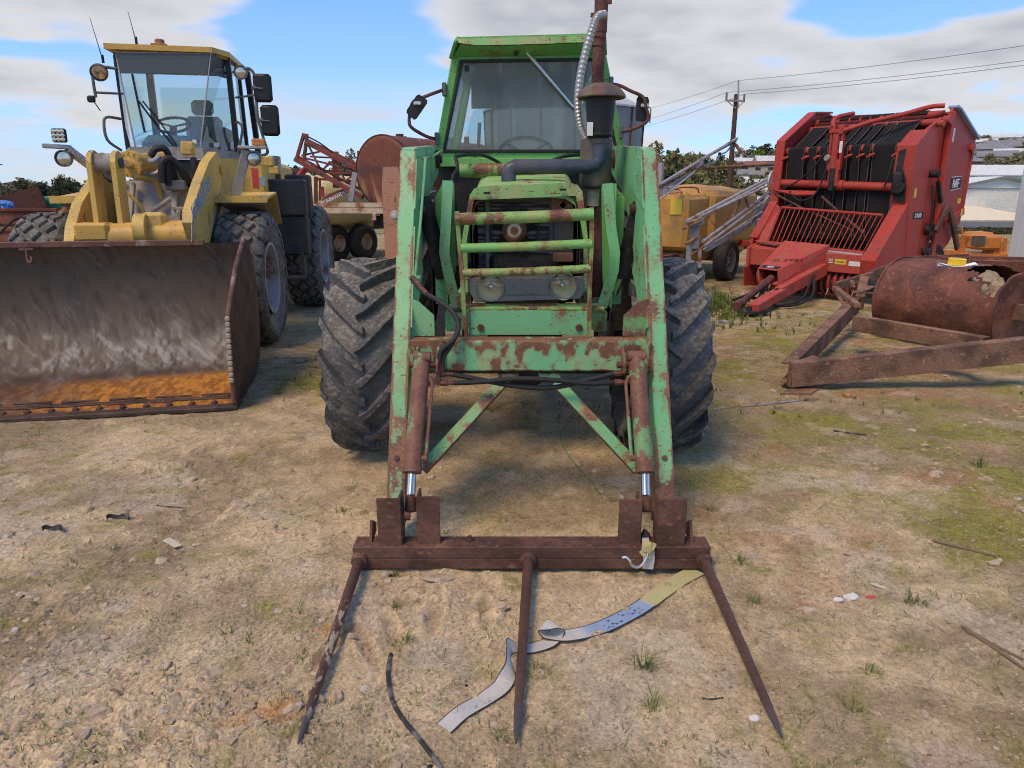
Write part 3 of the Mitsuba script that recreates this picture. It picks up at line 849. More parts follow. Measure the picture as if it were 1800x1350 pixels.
def block_tyre(R, width, rim, rows=5, n=26, seed=0):
    """earthmover tyre, axle along x: slanted diamond blocks with deep gaps"""
    hw = width / 2
    prof = [(rim, -hw * .55), (rim + .02, -hw * .72), (R * .74, -hw * .96), (R * .86, -hw * 1.0), (R - .075, -hw * .97), (R - .045, -hw * .84), (R - .036, -hw * .4), (R - .034, 0)]
    prof = prof + [(r, -w) for r, w in prof[-2::-1]]
    parts = [lathe(prof, (0, 0, 0), (1, 0, 0), 60)]
    g = np.random.default_rng(seed)

    def rad(w):
        return R - .012 * abs(w) ** 2 - .05 * max(0, abs(w) - .8) / .2
    dw, dp = 2 * 1.02 / rows, 2 * np.pi / n
    for i in range(rows):
        for k in range(n):
            wc = -1.02 + dw * (i + .5)
            pc = dp * (k + (.5 if i % 2 else 0))
            a, b_ = dw * .60, dp * .47
            edge = i in (0, rows - 1)
            if edge:
                s = -1 if i == 0 else 1
                out = [(wc - s * dw * .62, 0), (wc, b_ * .95), (wc + s * dw * .52, b_ * .72), (wc + s * dw * .52, -b_ * .72), (wc, -b_ * .95)]
            else:
                out = [(wc - a, -b_ * .15), (wc - a * .1, b_ * .98), (wc + a, b_ * .15), (wc + a * .1, -b_ * .98)]
            out = [(w + g.normal(0, .008), p + g.normal(0, .004)) for w, p in out]
            c0 = np.mean(out, 0)
            rows_v = []
            for scale_, dr_ in ((1.0, -.06), (.99, -.012), (.84, 0.0)):
                for w, p in out:
                    w2, p2 = c0[0] + (w - c0[0]) * scale_, c0[1] + (p - c0[1]) * scale_
                    w2 = np.clip(w2, -1.035, 1.035)
                    r = rad(w2) + dr_
                    rows_v.append((w2 * hw, -r * math.cos(pc + p2), r * math.sin(pc + p2)))
            m_ = len(out)
            rows_v.append(((c0[0]) * hw, -(rad(c0[0])) * math.cos(pc + c0[1]), rad(c0[0]) * math.sin(pc + c0[1])))
            f = [[L * m_ + j, L * m_ + (j + 1) % m_, (L + 1) * m_ + (j + 1) % m_] for L in range(2) for j in range(m_)] + [[L * m_ + j, (L + 1) * m_ + (j + 1) % m_, (L + 1) * m_ + j] for L in range(2) for j in range(m_)]
            f += [[2 * m_ + j, 2 * m_ + (j + 1) % m_, 3 * m_] for j in range(m_)]
            parts.append(trimesh.Trimesh(np.array(rows_v), np.array(f), process=False))
    m = cat(parts)
    return rough_up(m, .004, 20, seed)


def rim_mesh(r, width, inward=.35, n=32, dish=.6):
    hw = width / 2
    return lathe([(r * 1.03, -hw * .95), (r * 1.03, -hw), (r * .96, -hw), (r * .93, -hw * .9), (r * .90, -hw * inward), (r * dish, -hw * inward * .8), (r * dish * .95, -hw * inward * .95), (r * .3, -hw * inward * .95), (r * .28, -hw * (inward + .25)), (.001, -hw * (inward + .25))], (0, 0, 0), (1, 0, 0), n)


# ---------------------------------------------------------------- the green tractor with its front loader and bale fork
t = thing('tractor', 'green rusting tractor with front loader and three-tined bale fork, standing in the middle', 'tractor')
CX = .085
for x, w in ((-.862, .46), (.925, .45)):
    k = lab(f'{t}__front_wheel' if f'{t}__front_wheel' not in labels else f'{t}__front_wheel_001', 'mud-dusted tractor tyre with slanted lugs')
    c = (x, 4.47, .615)
    obj('tyre', lug_tyre(c, .62, w, .33, 18, .052, .0205, seed=3 if x < 0 else 8, phase=.1 if x < 0 else .23), 'tractor_rubber', k, smooth=28)
    s = 1 if x < 0 else -1
    rm = rim_mesh(.33, w * .7)
    obj('rim', moved(rm, np.diag([s, 1, 1.0]), c), 'grey_metal', k)
for x in (-.86, 1.04):
    k = numbered(f'{t}__rear_wheel')
    labels[k] = {}
    c = (x, 6.95, .83)
    obj('tyre', lug_tyre(c, .84, .32, .45, 22, .045, .02, seed=5, phase=.2), 'tractor_rubber', k, smooth=38)
    obj('rim', moved(rim_mesh(.45, .25), np.diag([-1 if x > 0 else 1, 1, 1.0]), c), 'grey_metal', k)
obj('front_axle', cat(beam((-.75, 4.47, .58), (.85, 4.47, .58), .14, .16, b=.03), lathe([(.001, -.14), (.12, -.13), (.17, 0), (.12, .13), (.001, .14)], (CX, 4.47, .56), (0, 1, 0), 20),
                      cyl((-.68, 4.47, .615), (-.58, 4.47, .615), .12), cyl((.75, 4.47, .615), (.86, 4.47, .615), .12)), 'dark_iron', t)
obj('engine_block', cat(box(.44, 1.5, .55, (CX, 4.98, 1.0), .03), box(.36, 1.7, .4, (CX, 5.9, .85), .04), box(.5, .5, .12, (CX, 4.9, .73), .02), cyl((CX - .24, 4.6, 1.25), (CX - .24, 5.2, 1.25), .05), *[box(.05, .09, .3, (CX - .23, 4.55 + .2 * i, 1.05), .01) for i in range(4)], *[box(.05, .09, .3, (CX + .23, 4.55 + .2 * i, 1.05), .01) for i in range(4)]), 'dark_iron', t)
objs('steering_rod', [tube([(-.62, 4.62, .52), (.75, 4.62, .52)], .02, 10), tube([(-.2, 4.55, .60), (.25, 4.55, .60)], .035, 12)], 'dark_iron', t)
objs('axle_hub', [lathe([(.001, -.05), (.10, -.05), (.15, -.02), (.16, .03), (.09, .07), (.001, .07)], (x, 4.47, .615), (1, 0, 0), 24) for x in (-.60, .68)], 'dark_iron', t)
obj('drive_shaft', tube([(CX + .05, 4.5, .56), (CX + .05, 6.9, .70)], .045, 12), 'dark_iron', t)
obj('oil_sump', box(.34, 1.1, .22, (CX, 5.2, .64), .04), 'dark_iron', t)
objs('under_hose', [tube([(-.30, 4.2, .95), (-.28, 4.35, .70), (-.2, 4.6, .58), (-.1, 4.9, .62)], .014, 8, 5), tube([(.50, 4.2, .92), (.52, 4.4, .62), (.40, 4.7, .56), (.3, 5.0, .7)], .014, 8, 5), tube([(.30, 4.1, .90), (.2, 4.2, .72), (.05, 4.25, .70), (-.12, 4.2, .86)], .012, 8, 5)], 'black_rubber', t)
obj('rear_axle', cat(beam((-.72, 6.95, .83), (.90, 6.95, .83), .28, .3, b=.04)), 'dark_iron', t)

# loader arms
ARM = [(3.02, .10), (3.945, 1.81), (3.96, 1.84), (3.985, 1.855), (4.05, 1.865), (5.08, 1.93), (5.14, 1.90), (5.15, 1.76), (4.5, 1.60), (4.2, 1.40), (3.99, 1.22), (3.74, 1.005), (3.195, .10)]
arms = []
for x, inner in ((-.552, 1), (.730, -1)):
    m = side_plate(ARM, x, .082)
    k = obj('loader_arm', m, 'green_paint', t, smooth=25)
    arms.append(k)
    xe = x + inner * .041
    # lower cheek doubling plate, knee patch and edge flange on the inner face
    obj('doubler_plate', cat(side_plate([(3.50, .98), (3.76, 1.46), (3.88, 1.42), (4.05, 1.2), (3.9, 1.12), (3.66, .93)], xe + inner * .004, .010),
                             side_plate([(3.80, 1.55), (3.93, 1.80), (4.25, 1.83), (4.3, 1.68), (4.1, 1.62)], xe + inner * .004, .008)), 'green_paint', k, smooth=25)
    objs('pin', [cyl((x - .07, 4.08, 1.54), (x + .07, 4.08, 1.54), .028, 16), cyl((x - .07, 3.07, .16), (x + .07, 3.07, .16), .024, 16)], 'pipe_rust', k)
    obj('bolt', bolt((x, 3.185, .405), (0, -.88, .475), .013, .012), 'pipe_rust', k)
    obj('pivot_boss', cat(cyl((x - .055, 5.02, 1.84), (x + .065, 5.02, 1.84), .06, 20), cyl((x - .075, 5.02, 1.84), (x + .08, 5.02, 1.84), .025, 14)), 'pipe_rust', k)
obj('oil_pipe', cat(tube([(-0.467, 4.020, 1.807), (-0.479, 3.780, 1.453), (-0.496, 3.640, 1.216)], .0075, 8), box(.06, .03, .012, (-0.495, 3.630, 1.215)), tube([(-.50, 4.1, 1.81), (-.49, 4.6, 1.84), (-.47, 5.05, 1.9)], .0075, 8)), 'green_paint', t)
# crossbeam with ears and end plates
xb0, xb1 = -.511, .689
obj('crossbeam', box(xb1 - xb0, .105, .158, ((xb0 + xb1) / 2, 3.492, .846), .008), 'green_beam_paint', t, 'flaking green crossbeam, rusty along its upper half', smooth=25)
for x0, x1, s in ((-.511, -.33, -1), (.51, .689, 1)):
    kb = obj('end_plate', box(x1 - x0, .012, .170, ((x0 + x1) / 2, 3.433, .845), .003), 'green_beam_paint', t)
for xc in (-.415, .597):
    for d in (-.052, .052):
        obj('cylinder_ear', side_plate([(3.435, .90), (3.36, .87), (3.325, .835), (3.33, .79), (3.36, .765), (3.435, .775)], xc + d, .012), 'cylinder_rust', t)
    obj('ear_pin', cyl((xc - .085, 3.365, .82), (xc + .075, 3.365, .82), .017, 12), 'pipe_rust', t)
obj('gusset_plate', plate([(-.509, .925), (-.395, .925), (-.395, 1.03), (-.47, 1.10), (-.509, 1.115)], (0, 3.56, 0), (1, 0, 0), (0, 0, 1), .012), 'green_paint', t)
obj('gusset_plate', plate([(.687, .925), (.565, .925), (.565, 1.03), (.64, 1.10), (.687, 1.115)], (0, 3.56, 0), (1, 0, 0), (0, 0, 1), .012), 'cylinder_rust', t, 'rusty gusset plate above the right end of the crossbeam')
# bucket-tilt cylinders
for top, low, rod, clv in (((-0.438, 3.370, 0.857), (-0.463, 3.060, 0.381), (-0.458, 2.965, 0.307), (-0.458, 2.930, 0.245)), ((0.606, 3.370, 0.862), (0.616, 3.060, 0.381), (0.605, 2.965, 0.305), (0.604, 2.930, 0.245))):
    top, low, rod, clv = map(np.array, (top, low, rod, clv))
    ax = unit(low - top)
    k = obj('tilt_cylinder', cat(tube([top - ax * .01, top + ax * .03, top + ax * .031, low - ax * .03, low - ax * .029, low, low + ax * .001], [.026, .030, .041, .0415, .0445, .0445, .03], 24), cyl(top - (.042, 0, 0), top + (.042, 0, 0), .027, 16)), 'cylinder_rust', t, smooth=30)
    obj('rod', cyl(low - ax * .02, rod, .0205, 20), 'chrome', k)
    obj('rod_end', cat(tube([rod, rod + ax * .004, clv - ax * .004, clv], [.020, .0265, .0265, .02], 20), bolt((rod + clv) / 2 + (0, -.026, 0), (0, -1, 0), .005, .004)), 'fork_rust', k)
    s = 1 if top[0] < 0 else -1
    obj('oil_pipe', cat(tube([top + ax * .10 + (s * .045, -.01, 0), top + ax * .13 + (s * .062, -.012, 0), low - ax * .10 + (s * .060, -.012, 0), low - ax * .06 + (s * .045, -.005, 0)], .0085, 8), cyl(low - ax * .07 + (s * .02, 0, 0), low - ax * .07 + (s * .066, -.01, 0), .013, 10)), 'cylinder_rust', k)
# diagonal braces
for a, b_ in (((-0.046, 3.460, 0.706), (-0.434, 3.200, 0.338)), ((0.224, 3.460, 0.706), (0.610, 3.200, 0.338))):
    obj('brace', beam(a, b_, .056, .034, (0, -.75, .6), .003), 'green_brace_paint', t, smooth=25)
objs('brace_plate', [box(.11, .05, .03, (-0.020, 3.490, 0.737), .003), box(.11, .05, .03, (0.191, 3.490, 0.737), .003)], 'green_beam_paint', t)
# hoses
HF = []
for pts in ([(-0.503, 3.600, 1.210), (-0.450, 3.550, 1.156), (-0.363, 3.500, 1.112), (-0.296, 3.460, 1.068), (-0.261, 3.420, 1.007), (-0.279, 3.380, 0.948), (-0.344, 3.360, 0.890), (-0.357, 3.350, 0.813)],
            [(-0.263, 3.460, 1.031), (-0.270, 3.420, 0.968), (-0.300, 3.390, 0.909), (-0.332, 3.370, 0.862), (-0.341, 3.360, 0.802)],
            [(-0.295, 3.360, 0.774), (-0.144, 3.350, 0.747), (0.025, 3.345, 0.717), (0.197, 3.345, 0.711), (0.369, 3.350, 0.747), (0.509, 3.360, 0.779)],
            [(-0.283, 3.345, 0.734), (-0.144, 3.335, 0.743), (0.025, 3.330, 0.759), (0.196, 3.330, 0.753), (0.368, 3.335, 0.734), (0.508, 3.345, 0.737)],
            [(-0.343, 4.500, 1.835), (-0.287, 4.700, 1.854), (-0.187, 4.900, 1.859), (-0.092, 5.000, 1.819), (-0.038, 5.000, 1.772)],
            [(0.247, 4.900, 1.823), (0.337, 4.900, 1.852), (0.472, 4.950, 1.865), (0.599, 4.900, 1.834)],
            [(-0.343, 4.500, 1.835), (-0.327, 4.450, 1.768), (-0.355, 4.400, 1.702), (-0.338, 4.350, 1.555), (-0.316, 4.300, 1.426)]):
    obj('hydraulic_hose', tube(pts, .0125 if pts[0][1] < 4 else .011, 10, 8), 'black_rubber', t)
for a, b_ in (((-0.507, 3.610, 1.214), (-0.425, 3.530, 1.145)), ((-0.356, 3.360, 0.776), (-0.286, 3.355, 0.775)), ((-0.350, 3.350, 0.733), (-0.272, 3.345, 0.734)), ((0.500, 3.360, 0.779), (0.578, 3.360, 0.782)), ((0.500, 3.345, 0.737), (0.573, 3.350, 0.736)), ((-0.356, 3.350, 0.827), (-0.359, 3.345, 0.723)), ((-0.340, 3.355, 0.818), (-0.341, 3.350, 0.770))):
    a, b_ = np.array(a), np.array(b_)
    obj('hose_fitting', tube([a, a + (b_ - a) * .45, a + (b_ - a) * .46, b_], [.0155, .0155, .0115, .0115], 8), 'pipe_rust', t)

# bale fork
k = thing(f'{t}__bale_fork', 'dark rusted bale fork with three tines on the ground', None)
obj('bar', cat(box(1.579, .104, .056, (.0865, 2.872, .101), .004), box(1.574, .102, .052, (.0865, 2.872, .046), .004)), 'fork_rust', k, smooth=25)
for x0, x1, ybase, inner in ((-.590, -.486, 2.835, 1), (-.420, -.318, 2.855, -1), (.470, .572, 2.855, 1), (.640, .762, 2.835, -1)):
    h = .352 if x0 < 0 or x0 > .6 else .338
    m = cat(box(x1 - x0, .012, h - .128, ((x0 + x1) / 2, ybase + .006, .128 + (h - .128) / 2), .002), box(.012, .09, h - .13, ((x1 - .006) if inner > 0 else (x0 + .006), ybase + .057, .129 + (h - .13) / 2), .002))
    obj('upright', m, 'fork_rust', k, smooth=25)
for s, x in ((1, -.63), (-1, .80)):
    obj('gusset', side_plate([(2.86, .128), (2.98, .128), (2.98, .17), (2.90, .22)], x, .012), 'fork_rust', k)
for x in (-.60, -.19, .80):
    obj('bolt', cat(cyl((x, 2.885, .125), (x, 2.885, .139), .022, 6), cyl((x, 2.885, .125), (x, 2.885, .147), .012, 8)), 'fork_rust', k)
for bx, tip in (((-0.674, 2.820, 0.068), (-0.650, 1.791, 0.022)), ((0.073, 2.820, 0.073), (0.012, 1.791, 0.022)), ((0.847, 2.820, 0.068), (0.831, 1.818, 0.022))):
    b0, tp_ = np.array(bx), np.array(tip)
    d = unit(tp_ - b0)
    L = np.linalg.norm(tp_ - b0)
    m = tube([b0 - d * .02, b0 + d * .012, b0 + d * .014, b0 + d * .45 * L, b0 + d * .86 * L, tp_ - d * .05, tp_], [.029, .029, .0225, .0195, .0145, .010, .0025], 12)
    kt = obj('tine', rough_up(m, .0012, 40), 'tine_steel', k, smooth=30)
    obj('collar', tube([b0 - d * .006, b0 + d * .002, b0 + d * .02, b0 + d * .026], [.030, .037, .035, .028], 14), 'fork_rust', kt)

# masts and lift cylinders
for s, line, back in ((-1, [(-0.357, 4.100, 1.692), (-0.361, 4.090, 1.607), (-0.382, 4.060, 1.297), (-0.363, 4.070, 1.184), (-0.322, 4.120, 0.980)], [(-.44, 1.60), (-.40, 1.67), (-.33, 1.68), (-.33, 1.2), (-.35, 1.06), (-.41, 1.06), (-.425, 1.25)]),
                      (1, [(0.531, 4.100, 1.677), (0.556, 4.080, 1.437), (0.581, 4.060, 1.297), (0.579, 4.070, 1.200), (0.525, 4.120, 0.980)], [(.51, 1.66), (.59, 1.66), (.645, 1.60), (.645, 1.25), (.62, 1.06), (.54, 1.06), (.53, 1.2)])):
    k = obj('mast', ribbon(line, (1, 0, 0), .058, .012), 'green_paint', t, smooth=25)
    xs = np.array(line)[:, 0].mean()
    zz = [(p[1] + .005, p[2]) for p in line]
    obj('web_plate', side_plate(zz + [(p[0] + .30, p[1]) for p in zz[::-1]], xs + s * .022, .012), 'cab_paint', k, smooth=25)
    obj('back_plate', plate(back, (0, 4.2, 0), (1, 0, 0), (0, 0, 1), .012), 'cab_paint', k, smooth=25)
    obj('foot_plate', plate([(xs + s * .0, .98), (xs + s * .10, .98), (xs + s * .10, 1.16), (xs, 1.16)], (0, 4.26, 0), (1, 0, 0), (0, 0, 1), .02), 'green_paint', k)
for a, b_ in (((-0.496, 4.100, 1.586), (-0.407, 4.220, 1.147)), ((0.720, 4.100, 1.561), (0.639, 4.220, 1.147))):
    a, b_ = np.array(a), np.array(b_)
    k = obj('lift_cylinder', tube([a - (b_ - a) * .02, a + (b_ - a) * .5, a + (b_ - a) * .51, b_], [.046, .046, .044, .044], 20), 'dark_iron', t)
    obj('rod', cyl(a + (b_ - a) * .9, a + (b_ - a) * 1.25, .022, 14), 'chrome', k)
obj('loader_subframe', cat(beam((-.36, 4.15, .90), (.53, 4.15, .90), .08, .10), beam((-.36, 4.2, .88), (-.36, 6.5, .84), .08, .12), beam((.53, 4.2, .88), (.53, 6.5, .84), .08, .12)), 'green_paint', t)
obj('hood_beam', tube([(-0.335, 4.750, 1.759), (0.127, 4.750, 1.766)], .045, 14), 'guard_paint', t, 'rusty green tube across the hood behind the intake pipe')

# front guard and bumper
k = thing(f'{t}__front_guard', 'green tube guard bars with rust in front of the radiator', None)
for pts, x in (([(-0.292, 3.870, 1.531), (-0.284, 3.880, 1.385), (-0.273, 3.890, 1.199), (-0.255, 3.900, 0.833)], 0), ([(0.421, 3.870, 1.551), (0.427, 3.880, 1.385), (0.425, 3.890, 1.199), (0.429, 3.900, 0.850)], 1)):
    obj('side_strap', ribbon(smooth_path(pts, 4), (1, 0, 0), .021, .050), 'strap_paint', k, smooth=25)
for a, b_, r in (((-0.301, 3.860, 1.493), (0.430, 3.860, 1.519), .0315), ((-0.275, 3.870, 1.341), (0.427, 3.870, 1.365), .0245), ((-0.269, 3.880, 1.206), (0.426, 3.880, 1.231), .0225)):
    obj('bar', tube(smooth_path([a, (np.array(a) + b_) / 2 + (0, -.004, -.003), b_], 6), r, 20), 'guard_paint', k)
k = obj('bumper', box(.665, .02, .140, (.10, 3.925, .926), .003), 'green_paint', t)
objs('flange', [box(.80, .17, .014, (.115, 4.0, 1.004), .003), box(.014, .10, .15, (.435, 3.97, .929), .002), box(.014, .10, .15, (-.236, 3.97, .929), .002)], 'guard_paint', k)
objs('bolt', [bolt((x, 3.915, .90), (0, -1, 0), .021, .012) for x in (-.175, .375)], 'pipe_rust', k)

# hood and nose
NF = [(-0.280, 4.050, 1.374), (-0.232, 4.050, 1.614), (-0.206, 4.050, 1.650), (-0.169, 4.050, 1.662), (0.318, 4.050, 1.680), (0.359, 4.050, 1.668), (0.385, 4.050, 1.635), (0.424, 4.050, 1.374), (0.438, 4.050, 1.106), (0.412, 4.050, 1.106), (0.410, 4.050, 1.161), (0.401, 4.050, 1.374), (0.351, 4.050, 1.611), (-0.210, 4.050, 1.589), (-0.252, 4.050, 1.374), (-0.250, 4.050, 1.096), (-0.276, 4.050, 1.096)]
obj('nose_frame', plate([(p[0], p[2]) for p in NF], (0, 4.05, 0), (1, 0, 0), (0, 0, 1), .05), 'lime_paint', t, smooth=25)


def hood_section(y, hw, z, cx, drop):
    return [(cx - hw, y, z - drop), (cx - hw, y, z - .10), (cx - hw + .02, y, z - .035), (cx - hw + .07, y, z - .004), (cx, y, z + .006), (cx + hw - .07, y, z - .004), (cx + hw - .02, y, z - .035), (cx + hw, y, z - .10), (cx + hw, y, z - drop)]


secs = [hood_section(4.035, .292, 1.600, .072, .08), hood_section(4.06, .296, 1.630, .073, .3), hood_section(4.13, .298, 1.665, .075, .3), hood_section(4.25, .300, 1.685, .078, .3), hood_section(4.8, .315, 1.735, .085, .3), hood_section(5.42, .33, 1.775, .1, .3)]
v = np.array(secs).reshape(-1, 3)
ii, jj = np.meshgrid(np.arange(len(secs) - 1), np.arange(8), indexing='ij')
obj('hood', quads(v, np.stack([ii * 9 + jj, ii * 9 + jj + 1, (ii + 1) * 9 + jj + 1, (ii + 1) * 9 + jj], -1).reshape(-1, 4)), 'lime_paint', t, smooth=50)
obj('hood_side', cat(panel4((-.222, 4.12, 1.10), (-.222, 4.12, 1.42), (-.23, 5.4, 1.5), (-.23, 5.4, 1.1)), panel4((.373, 4.12, 1.10), (.373, 4.12, 1.42), (.43, 5.4, 1.5), (.43, 5.4, 1.1))), 'dark_iron', t)
objs('hood_latch', [box(.035, .02, .012, (-0.136, 4.000, 1.626)), box(.035, .02, .012, (0.278, 4.000, 1.644))], 'black_plastic', t)
k = obj('radiator', box(.50, .06, .42, (.045, 4.32, 1.39), .005), 'radiator', t)
obj('fan', cat(lathe([(.135, 0), (.145, 0), (.145, .02), (.135, .02), (.135, 0)], (0.013, 4.260, 1.412), (0, 1, 0), 36), *[beam(np.array((0.013, 4.265, 1.411)) + (.05 * math.cos(a), 0, .05 * math.sin(a)), np.array((0.013, 4.265, 1.411)) + (.13 * math.cos(a + .25), .01, .13 * math.sin(a + .25)), .045, .004, (0, 1, .3)) for a in np.arange(7) * .9]), 'black_plastic', k)
kd = obj('fan_hub', lathe([(.001, -.035), (.022, -.035), (.024, -.02), (.05, -.018), (.056, -.006), (.056, .01), (.068, .012), (.072, .03), (.06, .05), (.001, .05)], (0.013, 4.170, 1.417), (0, 1, 0), 28), 'orange_rust', t, 'round cream and rust hub in front of the fan')
obj('face', lathe([(.001, -.004), (.036, -.004), (.04, .0), (.04, .01)], (0.013, 4.147, 1.418), (0, 1, 0), 24), 'card', kd)
kb = obj('battery_tray', box(.115, .10, .30, (0.294, 4.160, 1.395), .006), 'guard_black', t)
obj('bracket', plate([(-.055, -.03), (.06, -.03), (.06, .035), (-.055, .035)], (0.280, 4.100, 1.561), (1, 0, 0), (0, 0, 1), .01, [[(.005 + .017 * math.cos(a), .0 + .017 * math.sin(a)) for a in np.linspace(0, 6.28, 14, endpoint=False)]]), 'orange_rust', kb)
obj('bracket', box(.115, .012, .05, (0.292, 4.100, 1.271), .002), 'fork_rust', kb)
obj('radiator_tank', cat(box(.52, .08, .05, (.045, 4.31, 1.60), .01), box(.03, .07, .42, (.235, 4.30, 1.39), .006), box(.03, .07, .42, (-.145, 4.30, 1.39), .006)), 'grey_metal', t)
obj('inner_shroud', cat(panel4((-.235, 4.08, 1.0), (-.235, 4.08, 1.62), (-.235, 4.6, 1.62), (-.235, 4.6, 1.0)), panel4((.385, 4.08, 1.0), (.385, 4.08, 1.62), (.385, 4.6, 1.62), (.385, 4.6, 1.0)), panel4((-.24, 4.5, .95), (.39, 4.5, .95), (.39, 4.5, 1.65), (-.24, 4.5, 1.65))), 'dark_iron', t)
HP = [(-0.256, 4.060, 1.150), (0.424, 4.060, 1.169), (0.435, 4.060, 1.131), (0.388, 4.060, 1.043), (-0.209, 4.060, 1.023), (-0.266, 4.060, 1.121)]
hl = [(-0.123, 4.060, 1.105), (0.292, 4.060, 1.114)]
holes = [[(c[0] + .075 * math.cos(a), c[2] + .075 * math.sin(a)) for a in np.linspace(0, 2 * np.pi, 28, endpoint=False)] for c in hl]
obj('headlight_panel', cat(plate([(p[0], p[2]) for p in HP], (0, 4.06, 0), (1, 0, 0), (0, 0, 1), .03, holes), box(.255, .014, .100, (0.084, 4.045, 1.113), .004)), 'grey_metal', t)
for c in hl:
    k = obj('headlight', lathe([(.080, -.012), (.080, .0), (.074, .0), (.066, .02), (.045, .05), (.02, .065), (.001, .07)], np.array(c) + (0, -.012, 0), (0, 1, 0), 28), 'reflector', t)
    obj('lens', lathe([(.073, 0), (.055, -.011), (.03, -.017), (.001, -.019)], np.array(c) + (0, -.016, 0), (0, 1, 0), 28), 'lens_glass', k, smooth=60)
    obj('bulb', lathe([(.001, 0), (.012, .004), (.012, .05), (.001, .055)], np.array(c) + (0, .0, 0), (0, 1, 0), 12), 'chrome', k)

# intake, air cleaner and exhaust
k = obj('intake_pipe', tube([(-0.020, 4.300, 1.679), (-0.020, 4.300, 1.733), (-0.013, 4.305, 1.758), (0.017, 4.310, 1.771), (0.438, 4.400, 1.777), (0.493, 4.410, 1.787), (0.517, 4.420, 1.816), (0.517, 4.420, 1.912)], .043, 20), 'blue_grey_pipe', t, smooth=50)
obj('air_cleaner', cat(lathe([(.001, 0), (.06, 0), (.085, .015), (.095, .04), (.095, .10), (.099, .10), (.099, .115), (.095, .115), (.095, .285), (.06, .30), (.001, .30)], (0.507, 4.500, 1.647), (0, 0, 1), 28)), 'filter_brown', t)
obj('outlet_pipe', cat(cyl((0.502, 4.520, 1.653), (0.499, 4.520, 1.545), .036, 18)), 'card', t)
obj('exhaust_elbow', cat(tube([(0.508, 4.540, 1.551), (0.521, 4.540, 1.344), (0.535, 4.560, 0.983)], .042, 16)), 'pipe_rust', t)
k = obj('precleaner', lathe([(.036, -.06), (.036, -.005), (.042, 0), (.072, .012), (.078, .018), (.078, .03), (.074, .034), (.090, .245), (.084, .25), (.04, .255)], (0.516, 4.420, 1.931), (0, 0, 1), 32), 'black_plastic', t, 'black air precleaner bowl under a rusty lid')
obj('lid', lathe([(.085, -.012), (.135, -.028), (.143, -.022), (.138, -.006), (.11, .028), (.06, .052), (.001, .058)], (0.518, 4.420, 2.181), (0, 0, 1), 32), 'filter_brown', k)
obj('label', box(.034, .004, .075, np.array((0.451, 4.420, 1.982)) + (.0, -.07, 0)), 'white_paint', k)
obj('neck', cat(cyl((0.517, 4.420, 1.906), (0.516, 4.420, 1.934), .05, 20)), 'filter_brown', k)
k = obj('exhaust_pipe', cat(tube([(0.539, 4.720, 1.653), (0.527, 4.720, 2.247), (0.534, 4.720, 2.567)], [.037, .0375, .0375], 20), tube([(0.535, 4.720, 2.564), (0.540, 4.720, 2.921)], .041, 20), cyl((0.527, 4.720, 2.482), (0.530, 4.720, 2.495), .043, 20)), 'pipe_rust', t)
obj('clamp', cat(cyl((0.525, 4.720, 2.533), (0.528, 4.720, 2.545), .046, 20), box(.03, .03, .02, (0.486, 4.680, 2.650)), box(.045, .02, .02, (0.574, 4.700, 2.725))), 'pipe_rust', k)
path = smooth_path([(0.544, 4.620, 2.640), (0.505, 4.570, 2.620), (0.479, 4.560, 2.576), (0.439, 4.560, 2.445), (0.406, 4.560, 2.289), (0.395, 4.550, 2.136), (0.414, 4.530, 2.009), (0.448, 4.510, 1.930)], 24)
obj('flexible_hose', tube(path, .0240 + .0011 * np.sign(np.sin(np.arange(len(path)) * 1.57 + .3)), 16), 'steel_hose', t, smooth=20)

# cab
BL, BR, TL, TR = (np.array(p) for p in ((-0.531, 5.400, 1.876), (0.795, 5.400, 1.876), (-0.383, 5.300, 2.520), (0.613, 5.300, 2.534)))
dep = np.array([0, 1.35, .02])
k = thing(f'{t}__cab', None, None)
rb = [BL + dep * 1.0, BR + dep, TL + dep * .96, TR + dep * .96]
pil = []
for a, b_ in ((BL, TL), (BR, TR)):
    pil.append(beam(a, b_, .058, .06, (0, 1, 0), .008))
for a, b_ in ((rb[0], rb[2]), (rb[1], rb[3])):
    pil.append(beam(a, b_, .07, .07, (0, 1, 0), .008))
for a, b_ in ((BL, BR), (TL, TR), (BL, rb[0]), (BR, rb[1]), (TL, rb[2]), (TR, rb[3]), (rb[0], rb[1]), (rb[2], rb[3])):
    pil.append(beam(a, b_, .05, .05, b=.006))
obj('frame', cat(pil), 'cab_paint', k)
obj('window_seal', cat(beam(BL + (.042, -.032, .03), TL + (.042, -.032, -.03), .02, .014, (0, 1, 0)), beam(BR + (-.042, -.032, .03), TR + (-.042, -.032, -.03), .02, .014, (0, 1, 0)), beam(BL + (.03, -.034, .034), BR + (-.03, -.034, .034), .02, .014, (0, 1, 0)), beam(TL + (.03, -.034, -.034), TR + (-.03, -.034, -.034), .02, .014, (0, 1, 0))), 'black_rubber', k)
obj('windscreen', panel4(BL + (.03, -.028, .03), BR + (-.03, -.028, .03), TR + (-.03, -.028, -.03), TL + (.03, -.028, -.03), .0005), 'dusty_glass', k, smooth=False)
obj('side_window', panel4(BL + (0, .05, .03), TL + (0, .05, -.03), rb[2] + (0, -.05, -.03), rb[0] + (0, -.05, .03), .0005), 'tint_glass', k, smooth=False)
obj('side_window', panel4(BR + (0, .05, .03), TR + (0, .05, -.03), rb[3] + (0, -.05, -.03), rb[1] + (0, -.05, .03), .0005), 'tint_glass', k, smooth=False)
obj('rear_window', panel4(rb[0] + (.05, 0, .02), rb[1] + (-.05, 0, .02), rb[3] + (-.05, 0, -.22), rb[2] + (.05, 0, -.22), .0005), 'tint_glass', k, smooth=False)
